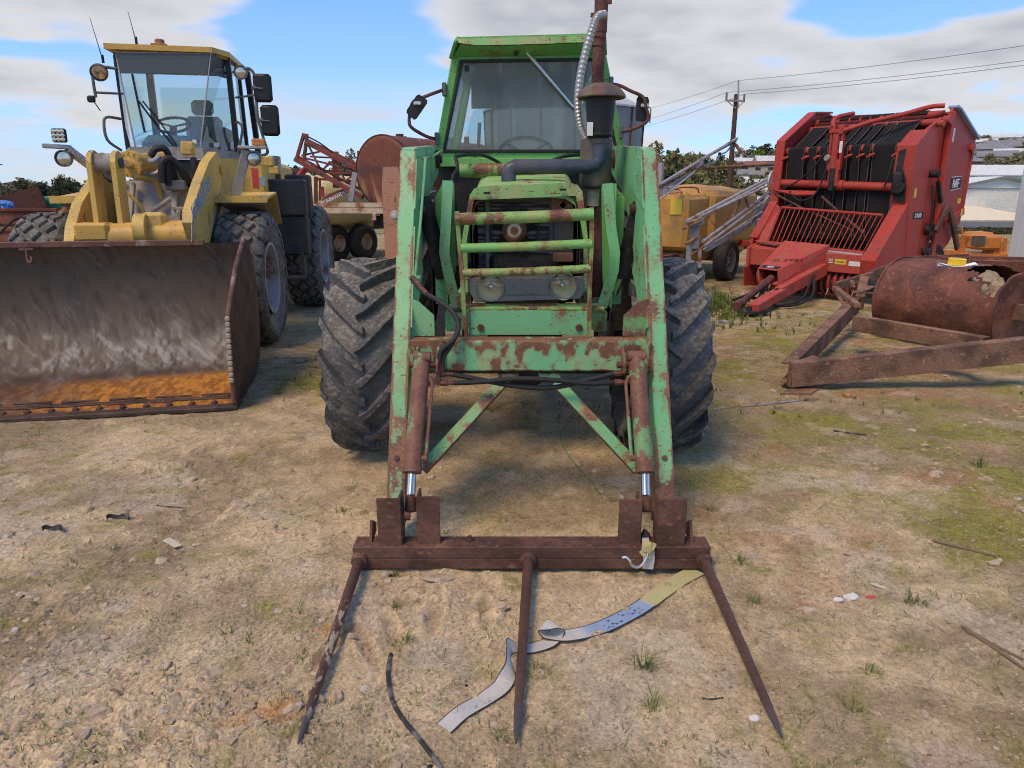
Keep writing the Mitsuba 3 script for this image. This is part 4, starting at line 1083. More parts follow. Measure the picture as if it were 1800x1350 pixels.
obj('rear_panel', cat(panel4(rb[0] + (.03, .01, -.7), rb[1] + (-.03, .01, -.7), rb[1] + (-.03, .01, .0), rb[0] + (.03, .01, .0), .01), panel4(rb[2] + (.03, .0, -.22), rb[3] + (-.03, 0, -.22), rb[3] + (-.03, 0, 0), rb[2] + (.03, 0, 0), .01)), 'grey_metal', k)
obj('firewall', cat(panel4(BL + (0, .02, -.75), BR + (0, .02, -.75), BR + (0, .02, 0), BL + (0, .02, 0), .012), panel4(BL + (0, .02, -.75), BL + (0, .02, 0), rb[0], rb[0] - (0, 0, .7), .012), panel4(BR + (0, .02, -.75), BR + (0, .02, 0), rb[1], rb[1] - (0, 0, .7), .012)), 'dark_iron', k)
obj('cowl_strip', beam(BL + (0, -.03, -.045), BR + (0, -.03, -.045), .05, .06), 'cab_paint', k)
obj('floor', panel4(BL + (0, .02, -.7), BR + (0, .02, -.7), rb[1] - (0, 0, .7), rb[0] - (0, 0, .7), .012), 'dark_iron', k)
obj('headlining', panel4(TL + (.02, .03, -.03), TR + (-.02, .03, -.03), rb[3] + (-.02, -.03, -.03), rb[2] + (.02, -.03, -.03), .01), 'seat_vinyl', k)
# roof with its upturned front visor
vl0, vr0 = np.array((-0.362, 5.100, 2.597)), np.array((0.612, 5.100, 2.621))
vl1, vr1 = np.array((-0.351, 5.090, 2.554)), np.array((0.597, 5.090, 2.578))
r_ = obj('roof', cat(panel4(vl0 + (0, .08, .012), vr0 + (0, .08, .012), rb[3] + (.03, .1, .09), rb[2] + (-.03, .1, .09), .03), panel4(TL + (-.03, 0, 0), vl0 + (0, .02, -.01), rb[2] + (-.03, .1, .09), rb[2] + (-.03, .1, 0), .02), panel4(TR + (.03, 0, 0), vr0 + (0, .02, -.01), rb[3] + (.03, .1, .09), rb[3] + (.03, .1, 0), .02),
                     panel4(TL + (-.02, -.02, 0), TR + (.02, -.02, 0), vr1 + (-.01, .03, .01), vl1 + (.01, .03, .01), .012), panel4(TL, TR, rb[3], rb[2], .02)), 'cab_paint', k)
n_ = 24
s_ = np.linspace(0, 1, n_)
sag = .022 * (1 - np.clip(np.minimum(s_, 1 - s_) / .14, 0, 1)) ** 1.5
top = vl0 + (vr0 - vl0) * s_[:, None]
low = vl1 + (vr1 - vl1) * s_[:, None] + np.c_[s_ * 0, s_ * 0, sag * .9 + .004 * (meshkit.noise(np.c_[s_ * 8, s_ * 0, s_ * 0], 2) - .5)]
top = top + np.c_[s_ * 0, s_ * 0, .004 * (meshkit.noise(np.c_[s_ * 7, s_ * 0, s_ * 0], 5) - .5)]
vv = np.stack([low, top, top + (0, .1, .01), low + (0, .03, 0)], 1).reshape(-1, 3)
ii, jj = np.meshgrid(np.arange(n_ - 1), np.arange(4), indexing='ij')
obj('visor', quads(vv, np.stack([ii * 4 + jj, (ii + 1) * 4 + jj, (ii + 1) * 4 + (jj + 1) % 4, ii * 4 + (jj + 1) % 4], -1).reshape(-1, 4)), 'lime_paint', r_, smooth=30)
obj('corner_post', cat(beam(TL + (-.03, -.03, 0), vl0 + (0, 0, 0), .02, .05, (0, 1, 0))), 'cab_paint', r_)
obj('wiper', cat(tube([(0.100, 5.235, 2.537), (0.135, 5.235, 2.502), (0.429, 5.300, 2.198)], [.010, .013, .008], 10)), 'chrome', k)
obj('wiper_blade', cat(tube([(0.124, 5.260, 2.503), (0.444, 5.330, 2.175)], .007, 8), cyl((0.027, 5.260, 2.535), (0.027, 5.200, 2.525), .016, 12)), 'black_rubber', k)
sc_ = np.array((0.108, 5.660, 1.920))
ax_ = unit((0, -.55, .83))
M_ = frame(ax_)
ring_ = np.linspace(0, 2 * np.pi, 41)
obj('steering_wheel', cat(tube(sc_ + .20 * (np.cos(ring_)[:, None] * M_[:, 0] + np.sin(ring_)[:, None] * M_[:, 1]), .014, 10, cap=False), *[tube([sc_ - ax_ * .03, sc_ + .195 * (math.cos(q) * M_[:, 0] + math.sin(q) * M_[:, 1])], .010, 8) for q in (.6, 2.5, 4.7)], tube([sc_ - ax_ * .03, sc_ - ax_ * .4], .03, 10)), 'black_plastic', k)
obj('dashboard', box(.7, .3, .25, (.14, 5.6, 1.62), .04), 'black_plastic', k)
obj('seat', cat(box(.46, .45, .12, (.13, 6.25, 1.42), .05), box(.44, .10, .35, (.13, 6.48, 1.62), .045)), 'seat_vinyl', k)
obj('lever_knob', cat(tube([(-0.265, 5.900, 1.949), (-0.254, 5.900, 2.147)], .014, 8), box(.06, .08, .06, (-0.256, 5.900, 1.923), .01)), 'loader_grey', k)
obj('sticker', sheet(np.array((-0.324, 5.270, 2.425)), (1, 0, 0), (0, .06, 1), .028, .04, .003), 'black_plastic', k)
objs('screen_stud', [cyl((-0.273, 5.290, 2.486), (-0.271, 5.240, 2.478), .011, 12), cyl((-0.279, 5.380, 1.899), (-0.277, 5.340, 1.897), .013, 12)], 'black_plastic', k)
# mirrors
for pts, quad, sgn in (([(-0.470, 5.300, 2.313), (-0.525, 5.250, 2.288), (-0.605, 5.220, 2.255), (-0.669, 5.200, 2.228), (-0.694, 5.200, 2.184), (-0.709, 5.200, 2.092), (-0.684, 5.200, 2.048), (-0.593, 5.250, 1.999), (-0.536, 5.350, 1.990)], [(-0.638, 5.180, 2.272), (-0.570, 5.180, 2.225), (-0.667, 5.180, 2.098), (-0.728, 5.180, 2.153)], -1),
                       ([(0.686, 5.300, 2.349), (0.742, 5.250, 2.332), (0.810, 5.220, 2.295), (0.894, 5.200, 2.253), (0.920, 5.200, 2.184), (0.939, 5.200, 2.125), (0.914, 5.200, 2.081), (0.821, 5.220, 2.042), (0.777, 5.350, 2.036)], [(0.861, 5.240, 2.265), (0.944, 5.240, 2.254), (0.936, 5.240, 2.092), (0.857, 5.240, 2.107)], 1)):
    mk = thing(f'{t}__mirror', None, None)
    obj('arm', tube(pts, .0115, 10, 5), 'pipe_rust', mk)
    q = np.array(quad)
    cen = q.mean(0)
    q2 = np.vstack([q[i] + (q[(i + s) % 4] - q[i]) * .12 for i in range(4) for s in (-1, 1)])
    poly = [((p - cen)[0], (p - cen)[2]) for p in q2]
    shell = plate(poly, cen, (1, 0, 0), (0, 0, 1), .03)
    obj('shell', shell, 'black_plastic', mk)
    obj('clamp', cat(box(.05, .03, .025, cen + (.01, -.03, .02), .005)), 'zinc', mk)
    objs('bracket', [box(.03, .05, .09, pts[0], .006), box(.03, .05, .09, pts[-1], .006)], 'loader_grey', mk)
# ---------------------------------------------------------------- the yellow wheel loader (its own frame: x right, -y forward, z up)
TL_ = T().translate([-3.70, 7.55, 0]).rotate([0, 0, 1], 11)
t = thing('wheel_loader', 'yellow articulated wheel loader with a wide rusty bucket on the ground at left', 'wheel loader')


def lo(name, mesh, m, parent=t, label=None, **k):
    return obj(name, mesh, m, parent, label, to_world=TL_, **k)


def los(name, meshes, m, parent=t, **k):
    return [lo(name, x, m, parent, **k) for x in meshes]


# bucket: a rolled sheet with cheeks, lip and cutting edge
prof = smooth_path([(2.49, .034), (2.2, .036), (1.80, .05), (1.52, .11), (1.34, .23), (1.23, .40), (1.18, .60), (1.18, .80), (1.21, .98), (1.245, 1.07)], 5)
prof = np.vstack([prof, [(1.33, 1.185)]])
seg = np.r_[0, np.cumsum(np.linalg.norm(np.diff(prof, axis=0), axis=1))]
tt = seg / seg[-1]
us = np.linspace(-1.66, 1.085, 68)  # left end lengthened out of view to carry the cheek shadow out too
UU, TT_ = np.meshgrid(us, np.arange(len(prof)), indexing='ij')
pw = np.stack([UU.ravel(), -prof[TT_.ravel(), 0], prof[TT_.ravel(), 1]], -1)
pw[:, 1] += (meshkit.fbm(pw * 3, 3, 5) - .5) * .025
uvb = np.stack([(UU.ravel() + 1.32) / 2.405, tt[TT_.ravel()]], -1)
n_ = len(prof)
ii, jj = np.meshgrid(np.arange(len(us) - 1), np.arange(n_ - 1), indexing='ij')
bk = thing(f'{t}__bucket', 'wide rusty loader bucket with an orange stain along its floor', None)
bm = quads(pw, np.stack([ii * n_ + jj, ii * n_ + jj + 1, (ii + 1) * n_ + jj + 1, (ii + 1) * n_ + jj], -1).reshape(-1, 4))
lo('inner_sheet', bm, 'bucket_inside', bk, smooth=True, uv=np.clip(uvb, 0, 1))
outer = [(w - .03 if h > .15 else w, h - (.03 if h < .15 else .0)) for w, h in prof]
ob = np.array([(u, -w - .0 + .035, h - .0) for u in (-1.32, 1.085) for w, h in outer])
lo('outer_sheet', quads(np.array([(u, -w + .03, h) for u in (-1.66, 1.085) for w, h in prof]), [[j, j + 1, n_ + j + 1, n_ + j] for j in range(n_ - 1)]), 'bucket_outside', bk, smooth=40)
lo('top_edge', box(2.40, .055, .05, (-.46, -1.335, 1.19), .006), 'bucket_edge', bk)
lo('cutting_edge', cat(box(2.78, .26, .032, (-.28, -2.46, .018), .005), box(2.78, .05, .014, (-.28, -2.34, .042), .003)), 'bucket_outside', bk)
cheek = [(2.56, .01), (2.58, .05), (2.56, .28), (2.46, .72), (1.98, 1.02), (1.46, 1.225), (1.30, 1.20), (1.10, .95), (1.08, .45), (1.24, .14), (1.6, .02)]
for u in (-1.665, 1.09):  # left cheek set out of view so its shadow misses the visible sheet
    c_ = lo('cheek', plate([(-w, h) for w, h in cheek], (u, 0, 0), (0, 1, 0), (0, 0, 1), .03), 'bucket_outside', bk)
    lo('cheek_edge', tube([(u, -w, h) for w, h in [(2.575, .06), (2.555, .28), (2.455, .72), (1.98, 1.02), (1.46, 1.225)]], .019, 8), 'bucket_edge', c_)
for i in range(12):
    f_ = i / 11
    w, h = 2.57 - .09 * f_, .24 + .46 * f_
    lo('weld_bead', box(.034, .03, .036, (1.09, -w - .012, h), .007), 'weld_pale', bk)
for i in range(15):
    u = -1.22 + i * .165
    lo('edge_bolt', lathe([(.001, .0), (.026, 0), (.024, .012), (.012, .02), (.001, .021)], (u, -2.47, .036), (0, 0, 1), 10), 'bucket_outside', bk)
for i in range(7):
    u0 = -1.25 + i * .34
    lo('weld_seam', rough_up(box(.27, .022, .014, (u0 + .13, -2.27 - .01 * (i % 2), .052), .004), .004, 60, i), 'bucket_outside', bk)
los('wear_strip', [box(.18, .10, .004, (u, -2.33, .041), .001) for u in (-.75, -.45, -.15, .2, .5)], 'bucket_edge', bk)
hk = lo('lifting_hook', cat(box(.11, .04, .014, (-.66, -1.39, 1.155), .003), tube([(-.66, -1.40, 1.15), (-.66, -1.41, 1.08), (-.645, -1.42, 1.05), (-.625, -1.42, 1.06), (-.63, -1.41, 1.10)], .012, 8, 4)), 'bucket_edge', bk)

# front frame, lift arms and bell crank
ARML = [(-.55, 1.98), (-.42, 1.99), (.05, 1.83), (.30, 1.71), (.72, 1.52), (.96, 1.32), (1.10, 1.10), (1.18, .55), (1.0, .45), (.82, .60), (.72, 1.0), (.20, 1.25), (-.42, 1.62), (-.58, 1.80)]
ARMR = [(-.32, 1.98), (-.15, 2.02), (.27, 1.91), (.75, 1.70), (1.20, 1.46), (1.26, 1.36), (1.14, 1.16), (1.10, .55), (1.0, .45), (.85, .6), (.84, 1.02), (.35, 1.32), (-.25, 1.72), (-.36, 1.86)]
for u, prf in ((-.46, ARML), (.60, ARMR)):
    a_ = lo('lift_arm', plate([(-w, h) for w, h in prf], (u, 0, 0), (0, 1, 0), (0, 0, 1), .085), 'yellow_paint', smooth=25)
    los('pin', [cyl((u - .07, -w, h), (u + .07, -w, h), .055, 20) for w, h in ((-.25, 1.84), (1.1, .62))], 'yellow_orange_paint', a_)
    if u > 0:
        lo('lettering', text_on('KOMATSU', (u + .0435, -.78, 1.505), (0, .95, .31), (0, -.31, .95), .135, .003), 'blue_decal', a_, smooth=False)
        lo('stripe', plate([(-1.38, 1.20), (-1.33, 1.20), (-1.22, 1.36), (-1.27, 1.38)], (u + .044, 0, 0), (0, 1, 0), (0, 0, 1), .003), 'galvanised', a_)
    else:
        los('grease_bolt', [bolt((u + .043, -w, h), (1, 0, 0), .018, .02) for w, h in ((.52, 1.50), (.80, 1.28), (.3, 1.55))], 'yellow_orange_paint', a_)
lo('arm_crosstube', cat(cyl((-.44, -.88, 1.20), (.58, -.88, 1.24), .13, 24), box(.28, .24, .16, (-.28, -.90, 1.27), .02)), 'yellow_orange_paint')
lo('crank_bearing', cat(box(.20, .14, .22, (.24, -.9, 1.33), .03), lathe([(.05, -.05), (.15, -.05), (.15, .05), (.05, .05), (.05, -.05)], (.14, -.95, 1.28), (1, 0, 0), 24)), 'yellow_paint')
CR = [(.62, 1.90), (.66, 1.965), (.74, 1.985), (.83, 1.955), (.87, 1.88), (.90, 1.30), (.92, .95), (.82, .85), (.72, .9), (.68, 1.2)]
for u in (-.26, -.06):
    k = lo('bell_crank', plate([(-w, h) for w, h in CR], (u, 0, 0), (0, 1, 0), (0, 0, 1), .042), 'yellow_paint', smooth=25)
    lo('pin_cap', cat(lathe([(.001, -.012), (.04, -.012), (.045, 0), (.05, .01)], (u + .035, -.745, 1.875), (1, 0, 0), 20)), 'loader_grey', k)
lo('crank_pin', cyl((-.25, -.745, 1.875), (-.07, -.745, 1.875), .085, 24), 'muddy_grey')
ca, cb, cc = V(-.155, -.745, 1.875), V(-.06, -.36, 1.875), V(.10, .28, 1.93)
d_ = unit(cc - cb)
k = lo('tilt_cylinder', tube([cb - d_ * .02, cb - d_ * .019, cb + d_ * .06, cb + d_ * .061, cc], [.05, .125, .125, .092, .092], 30), 'yellow_orange_paint', smooth=30)
lo('rod', cyl(ca, cb + d_ * .02, .042, 24), 'chrome', k)
M_ = frame(d_)
los('head_bolt', [cyl(cb - d_ * .035 + .108 * (math.cos(a) * M_[:, 0] + math.sin(a) * M_[:, 1]), cb + .108 * (math.cos(a) * M_[:, 0] + math.sin(a) * M_[:, 1]), .015, 8) for a in np.arange(12) * math.pi / 6], 'yellow_orange_paint', k)
los('fitting', [tube([V(.10, -.30, 1.78), V(.16, -.30, 1.80), V(.20, -.26, 1.86)], .024, 10, 4), tube([V(.12, -.42, 1.90), V(.17, -.40, 1.91), V(.21, -.36, 1.95)], .026, 10, 4)], 'galvanised', k)
lo('steel_line', tube([V(-.02, -.40, 1.76), V(.05, -.3, 1.74), V(.12, -.22, 1.70), V(.14, -.2, 1.5)], .026, 10, 4), 'yellow_orange_paint', k)
# frame tower
lo('front_frame', cat(panel4((-.30, -.45, 1.0), (.50, -.45, 1.0), (.40, -.12, 1.72), (-.20, -.12, 1.72), .03), box(.74, .9, .5, (.1, .25, .9), .02), box(.62, .6, .25, (.1, .3, 1.6), .02)), 'muddy_grey', smooth=25)
los('frame_rib', [beam((.28, -.20, 1.72), (.30, -.55, 1.12), .05, .05), beam((-.10, -.22, 1.70), (-.12, -.5, 1.2), .04, .05)], 'muddy_grey')
lo('frame_pipe', tube([(.06, -.38, 1.40), (.10, -.34, 1.45), (.30, -.26, 1.60), (.36, -.20, 1.72), (.36, -.2, 1.84)], .022, 10, 5), 'muddy_grey')
lo('frame_pipe', tube([(-.12, -.4, 1.62), (.0, -.42, 1.48), (.03, -.44, 1.36)], .018, 8, 3), 'yellow_orange_paint')
los('valve', [cat(box(.10, .06, .03, (.05, -.47, 1.40), .005), cyl((.02, -.49, 1.40), (.02, -.51, 1.26), .026, 10)), cat(box(.11, .06, .03, (.34, -.40, 1.46), .005), cyl((.34, -.42, 1.44), (.34, -.47, 1.30), .025, 10))], 'muddy_grey')
los('side_web', [panel4((-.42, -.12, 1.0), (-.42, -.12, 1.95), (-.42, .6, 1.95), (-.42, .6, 1.0), .03), panel4((.54, -.0, 1.0), (.54, -.0, 1.96), (.54, .6, 1.96), (.54, .6, 1.0), .03)], 'yellow_paint')
lo('lift_cylinder', cat(cyl((.52, -.75, 1.0), (.60, .1, 1.55), .075, 20)), 'loader_grey')
los('hose', [tube(p, .032, 10, 6) for p in ([(.11, -.30, 1.95), (.17, -.30, 2.02), (.25, -.28, 2.02), (.28, -.24, 1.9), (.29, -.2, 1.70)], [(.22, -.42, 1.70), (.24, -.42, 1.88), (.31, -.40, 1.93), (.38, -.36, 1.85), (.42, -.30, 1.70)], [(.26, -.36, 1.68), (.28, -.38, 1.86), (.33, -.36, 1.90), (.40, -.32, 1.82), (.45, -.26, 1.68)],
                                                 [(-.4, -.05, 1.98), (-.38, -.1, 1.86), (-.34, -.15, 1.75), (-.2, -.2, 1.7)], [(.46, -.1, 1.95), (.48, -.14, 1.7), (.5, -.15, 1.4)])], 'black_rubber')
lo('hose_block', box(.20, .14, .10, (.32, -.30, 1.68), .012), 'loader_grey')
lo('junction_box', cat(box(.13, .10, .13, (.38, .10, 2.05), .012), cyl((.41, .04, 2.05), (.41, .03, 2.05), .02, 10)), 'yellow_paint')

# wheels
tl_m = block_tyre(.71, .50, .37, 5, 22, 2)
tply = mikit.ply(tl_m, 'loader_rubber', smooth=32)
rply = {m: mikit.ply(rim_mesh(.37, .44, .12, 36, .84), m, smooth=35) for m in ('galvanised',)}
for (u, y), nm in (((.90, .0), 'front_wheel'), ((-.94, 0), 'front_wheel'), ((1.30, 2.62), 'rear_wheel'), ((-.62, 2.9), 'rear_wheel')):
    k = numbered(f'{t}__{nm}')
    labels[k] = {}
    side = 1 if u > 0 else -1
    # rear half of the machine is turned a little against the front
    tw = TL_ @ T().translate([u, y, .712]).rotate([0, 0, 1], -4 if nm[0] == 'f' else -6)
    scene[f'{k}__tyre'] = {**tply, 'to_world': tw}
    scene[f'{k}__rim'] = {**rply['galvanised'], 'to_world': tw @ T().rotate([0, 0, 1], 180 if side > 0 else 0)}
lo('axle', cyl((-.7, 0, .71), (.7, 0, .71), .16, 16), 'loader_grey')
for u0, u1 in ((-.87, -.50), (.64, 1.16)):
    k = lo('fender', cat(panel4((u0, -.22, 1.55), (u1, -.22, 1.55), (u1, .55, 1.60), (u0, .55, 1.60), .025), panel4((u0, -.235, 1.51), (u1, -.235, 1.51), (u1, -.235, 1.58), (u0, -.235, 1.58), .025),
                         panel4((u0, .55, 1.60), (u1, .55, 1.60), (u1, .85, 1.25), (u0, .85, 1.25), .025)), 'yellow_paint')
    lo('under_side', panel4((u0 + .03, -.1, 1.50), (u1 - .03, -.1, 1.50), (u1 - .1, .5, 1.36), (u0 + .1, .5, 1.36), .02), 'muddy_grey', k)

# cab
cab = thing(f'{t}__cab', None, None)
wsl, wsr = .75, 1.08
TLc, TRc, BLc, BRc = V(-.38, .75, 3.05), V(.58, .75, 3.07), V(-.30, .72, 2.09), V(.37, .72, 2.085)
TLo, TRo, BLo, BRo = V(-.46, 1.02, 3.06), V(.69, 1.08, 3.08), V(-.46, 1.02, 2.06), V(.70, 1.08, 2.07)
BK = V(.02, 2.32, 0)
bl, br, tlb, trb = V(-.47, 2.3, 2.06), V(.76, 2.35, 2.10), V(-.44, 2.2, 3.08), V(.73, 2.22, 3.10)
lo('frame', cat(beam(BLo, TLo, .05, .05, (0, 1, 0), .008), beam(BRo, TRo, .06, .06, (0, 1, 0), .008), beam(bl, tlb, .08, .08, (0, 1, 0), .01), beam(br, trb, .07, .10, (0, 1, 0), .01),
                beam(BLo, bl, .05, .05), beam(BRo, br, .06, .06), beam(bl, br, .06, .06), beam(tlb, trb, .06, .08), beam(TLo, tlb, .05, .06), beam(TRo, trb, .05, .06), beam(TLo, TRo, .05, .06), beam((.73, 1.65, 2.08), (.72, 1.6, 3.08), .04, .05, (0, 1, 0))), 'black_plastic', cab, smooth=25)
los('glazing_bar', [beam(BLc, TLc, .014, .014, (0, 1, 0), .002), beam(BRc, TRc, .014, .014, (0, 1, 0), .002)], 'galvanised', cab)
lo('windscreen', panel4(BLc, BRc, TRc, TLc, .0005), 'clear_glass', cab, smooth=False)
lo('tint_band', panel4(TLc + (BLc - TLc) * .22 + (.012, -.012, 0), TRc + (BRc - TRc) * .22 + (-.012, -.012, 0), TRc + (-.012, -.012, -.01), TLc + (.012, -.012, -.01), .002), 'tint_film', cab, smooth=False)
lo('tint_band', panel4(TRc + (BRc - TRc) * .22 + (.012, -.010, 0), TRo + (BRo - TRo) * .22 + (-.03, -.012, 0), TRo + (-.03, -.012, -.03), TRc + (.012, -.010, -.01), .002), 'tint_film', cab, smooth=False)
lo('quarter_window', panel4(BLo, BLc, TLc, TLo, .0005), 'clear_glass', cab, smooth=False)
lo('quarter_window', panel4(BRc, BRo, TRo, TRc, .0005), 'clear_glass', cab, smooth=False)
lo('side_window', panel4(BRo + (0, .05, .05), br + (0, -.05, .05), trb + (0, -.05, -.05), TRo + (0, .05, -.05), .0005), 'tint_glass', cab, smooth=False)
lo('side_window', panel4(BLo + (0, .05, .05), bl + (0, -.05, .05), tlb + (0, -.05, -.05), TLo + (0, .05, -.05), .0005), 'tint_glass', cab, smooth=False)
lo('rear_window', panel4(bl + (.1, 0, .15), br + (-.1, 0, .15), trb + (-.1, 0, -.2), tlb + (.1, 0, -.2), .0005), 'tint_glass', cab, smooth=False)
r_ = lo('roof', cat(plate([(-.475, .70), (.60, .72), (.73, 1.0), (.745, 2.35), (-.475, 2.3)], (0, 0, 3.098), (1, 0, 0), (0, 1, 0), .055), plate([(-.44, .78), (.57, .78), (.70, 1.05), (.70, 2.25), (-.44, 2.25)], (0, 0, 3.062), (1, 0, 0), (0, 1, 0), .02)), 'yellow_orange_paint', cab)
lo('beacon_base', cat(box(.16, .14, .02, (.06, .80, 3.136), .004), lathe([(.001, .0), (.05, 0), (.05, .04), (.04, .05), (.001, .05)], (.06, .80, 3.146), (0, 0, 1), 20)), 'orange_rust', r_)
for p0, p1 in (((-.20, .9, 3.17), (-.245, .9, 3.48)), ((-.56, .9, 2.98), (-.63, .9, 3.40))):
    k = lo('aerial', tube([p0, (V(*p0) + V(*p1)) / 2, p1], [.006, .004, .0025], 6), 'black_plastic', r_)
    lo('aerial_foot', cyl(V(*p0) - (0, 0, .02), V(*p0) + (0, 0, .06), .014, 10), 'black_plastic', k)
lo('cowl', cat(panel4((-.34, .70, 1.96), (.40, .70, 1.96), (.40, .70, 2.09), (-.34, .70, 2.09), .02), panel4((.40, .70, 1.96), (.72, 1.06, 1.96), (.72, 1.06, 2.06), (.40, .70, 2.09), .02), panel4((-.34, .70, 1.96), (-.47, 1.0, 1.96), (-.47, 1.0, 2.07), (-.34, .70, 2.09), .02)), 'muddy_grey', cab)
lo('cab_base', cat(box(1.2, 1.3, .7, (.13, 1.68, 1.62), .03)), 'loader_grey', cab)
lo('side_panel', cat(panel4((.74, .95, 1.50), (.98, .95, 1.50), (.98, .95, 1.90), (.82, .95, 2.06), .02), panel4((.98, .95, 1.5), (.96, 2.3, 1.5), (.96, 2.3, 2.0), (.98, .95, 1.90), .02), panel4((.45, .62, 1.5), (.76, .95, 1.5), (.76, .95, 1.98), (.45, .62, 1.98), .02)), 'yellow_paint')
lo('warning_sticker', sheet((.86, .936, 1.66), (1, 0, -.1), (0, 0, 1), .07, .22, .004), 'red_decal')
lo('warning_sticker', sheet((.945, .936, 1.68), (1, 0, 0), (0, 0, 1), .05, .10, .004), 'blue_decal')
k = lo('wiper', cat(tube([(.10, .70, 2.10), (-.06, .69, 2.33), (-.20, .70, 2.56)], .010, 8), tube([(.13, .70, 2.10), (-.0, .69, 2.33), (-.16, .70, 2.56)], .008, 8)), 'black_plastic', cab)
lo('wiper_blade', cat(tube([(-.23, .70, 2.83), (-.21, .70, 2.56), (-.18, .70, 2.24)], .012, 8)), 'black_rubber', k)
lo('steering_wheel', cat(tube(V(-.0, 1.2, 2.36) + .19 * (np.cos(ring_)[:, None] * V(1, 0, 0) + np.sin(ring_)[:, None] * unit((0, .8, .45))), .016, 10, cap=False), tube([(0, 1.2, 2.34), (0, 1.1, 2.06)], .04, 10), *[tube([(0, 1.2, 2.34), V(0, 1.2, 2.36) + .185 * (math.cos(q) * V(1, 0, 0) + math.sin(q) * unit((0, .8, .45)))], .012, 6) for q in (.3, 2.8, 4.7)]), 'black_plastic', cab)
lo('seat', cat(box(.5, .5, .14, (.18, 1.65, 2.12), .05), box(.44, .12, .36, (.20, 1.92, 2.34), .05), box(.26, .10, .18, (.20, 1.92, 2.62), .04)), 'muddy_grey', cab)
lo('headlining', plate([(-.42, .80), (.56, .80), (.68, 1.08), (.68, 2.2), (-.42, 2.2)], (0, 0, 3.040), (1, 0, 0), (0, 1, 0), .015), 'seat_vinyl', cab)
lo('console', cat(box(.55, .35, .22, (-.02, 1.05, 2.12), .08), box(.2, .5, .3, (.5, 1.5, 2.2), .05)), 'loader_grey', cab)
los('sticker', [sheet((.30, .69, 2.13), (1, 0, 0), (0, 0, 1), .045, .04, .003), sheet((.50, .80, 2.10), (1, 1, 0), (.2, 0, 1), .06, .05, .003), sheet((.64, 1.0, 2.10), (1, 1, 0), (.2, 0, 1), .04, .07, .003)], 'white_paint', cab)
# rails, mirrors, lamps
ml = thing(f'{t}__mirror_bracket', None, None)
lo('tube', tube([(-.42, .86, 2.90), (-.56, .84, 2.91), (-.63, .82, 2.88), (-.66, .82, 2.80), (-.66, .82, 2.62), (-.66, .82, 2.60)], .016, 10, 5), 'loader_grey', ml)
lo('cross_tube', tube([(-.66, .82, 2.65), (-.44, .88, 2.65)], .013, 10), 'loader_grey', ml)
lo('mirror_stub', cat(box(.08, .05, .07, (-.70, .8, 2.58), .015), tube([(-.68, .8, 2.56), (-.62, .78, 2.46)], .006, 6)), 'black_plastic', ml)
mr = thing(f'{t}__mirror_bracket_001', None, None)
lo('tube', tube([(.74, 1.1, 2.93), (.90, .82, 2.93), (.97, .8, 2.92), (1.01, .8, 2.82), (1.0, .8, 2.45), (1.04, .82, 2.2), (1.06, .9, 2.05), (.95, 1.0, 2.02)], .017, 10, 5), 'loader_grey', mr)
lo('cross_tube', tube([(.74, 1.1, 2.66), (1.0, .8, 2.66)], .012, 10), 'loader_grey', mr)
for z, u, h in ((2.73, 1.085, .30), (2.39, 1.135, .33)):
    k = lo('mirror', cat(box(.20, .06, h, (u, .78, z), .05)), 'black_plastic', mr, smooth=40)
    lo('clamp', cat(box(.05, .05, .05, (u - .09, .77, z), .01), tube([(u - .1, .74, z), (u, .74, z - .01)], .008, 6)), 'loader_grey', k)


def round_lamp(c, d, r, parent):
    k = lo('work_lamp', lathe([(.001, .10), (r * .5, .09), (r, .03), (r * 1.05, 0), (r * 1.05, -.02), (r * .92, -.02)], c, d, 24), 'loader_grey', parent)
    lo('lens', lathe([(.001, -.016), (r * .6, -.014), (r * .93, -.006)], c, d, 24), 'reflector', k)


round_lamp((-.585, .80, 2.85), (-.1, 1, .5), .085, t)
round_lamp((.86, .82, 2.89), (0, 1, .1), .07, t)
bar = lo('lamp_bar', cat(beam((-.48, .05, 1.80), (-.66, -.18, 2.02), .09, .06, (0, 0, 1), .006), beam((-.63, -.16, 2.035), (-.86, -.22, 2.045), .10, .04, (0, 0, 1), .006)), 'galvanised')
k = lo('square_lamp', cat(box(.13, .05, .13, (-.70, -.22, 2.14), .015)), 'black_plastic', bar)
los('led', [lathe([(.001, -.008), (.018, -.006), (.021, 0)], (-.70 + dx, -.247, 2.14 + dz), (0, 1, 0), 12) for dx in (-.038, 0, .038) for dz in (-.038, 0, .038)], 'reflector', k)
round_lamp((-.70, -.2, 1.93), (0.1, 1, 0), .075, bar)
bar = lo('lamp_bar', cat(beam((.80, -.02, 1.52), (1.0, -.18, 2.03), .09, .05, (0, 1, 0), .006), box(.28, .10, .03, (1.06, -.2, 2.05), .006)), 'galvanised')
round_lamp((1.06, -.2, 1.94), (-.15, 1, 0), .07, bar)
lo('indicator', box(.13, .06, .07, (1.12, -.20, 2.10), .012), 'orange_paint', bar)
lo('lamp_housing', cat(box(.15, .12, .10, (1.13, .2, 1.93), .01), box(.10, .1, .08, (1.2, .2, 1.84), .01)), 'yellow_paint')
los('grab_rail', [tube([(-.44, .7, 2.05), (-.52, .55, 2.15), (-.53, .55, 2.32), (-.50, .58, 2.38), (-.42, .75, 2.38)], .015, 8, 4), tube([(.72, 1.0, 2.05), (.80, .95, 2.3), (.76, 1.0, 2.38), (.71, 1.05, 2.38)], .015, 8, 4)], 'loader_grey')
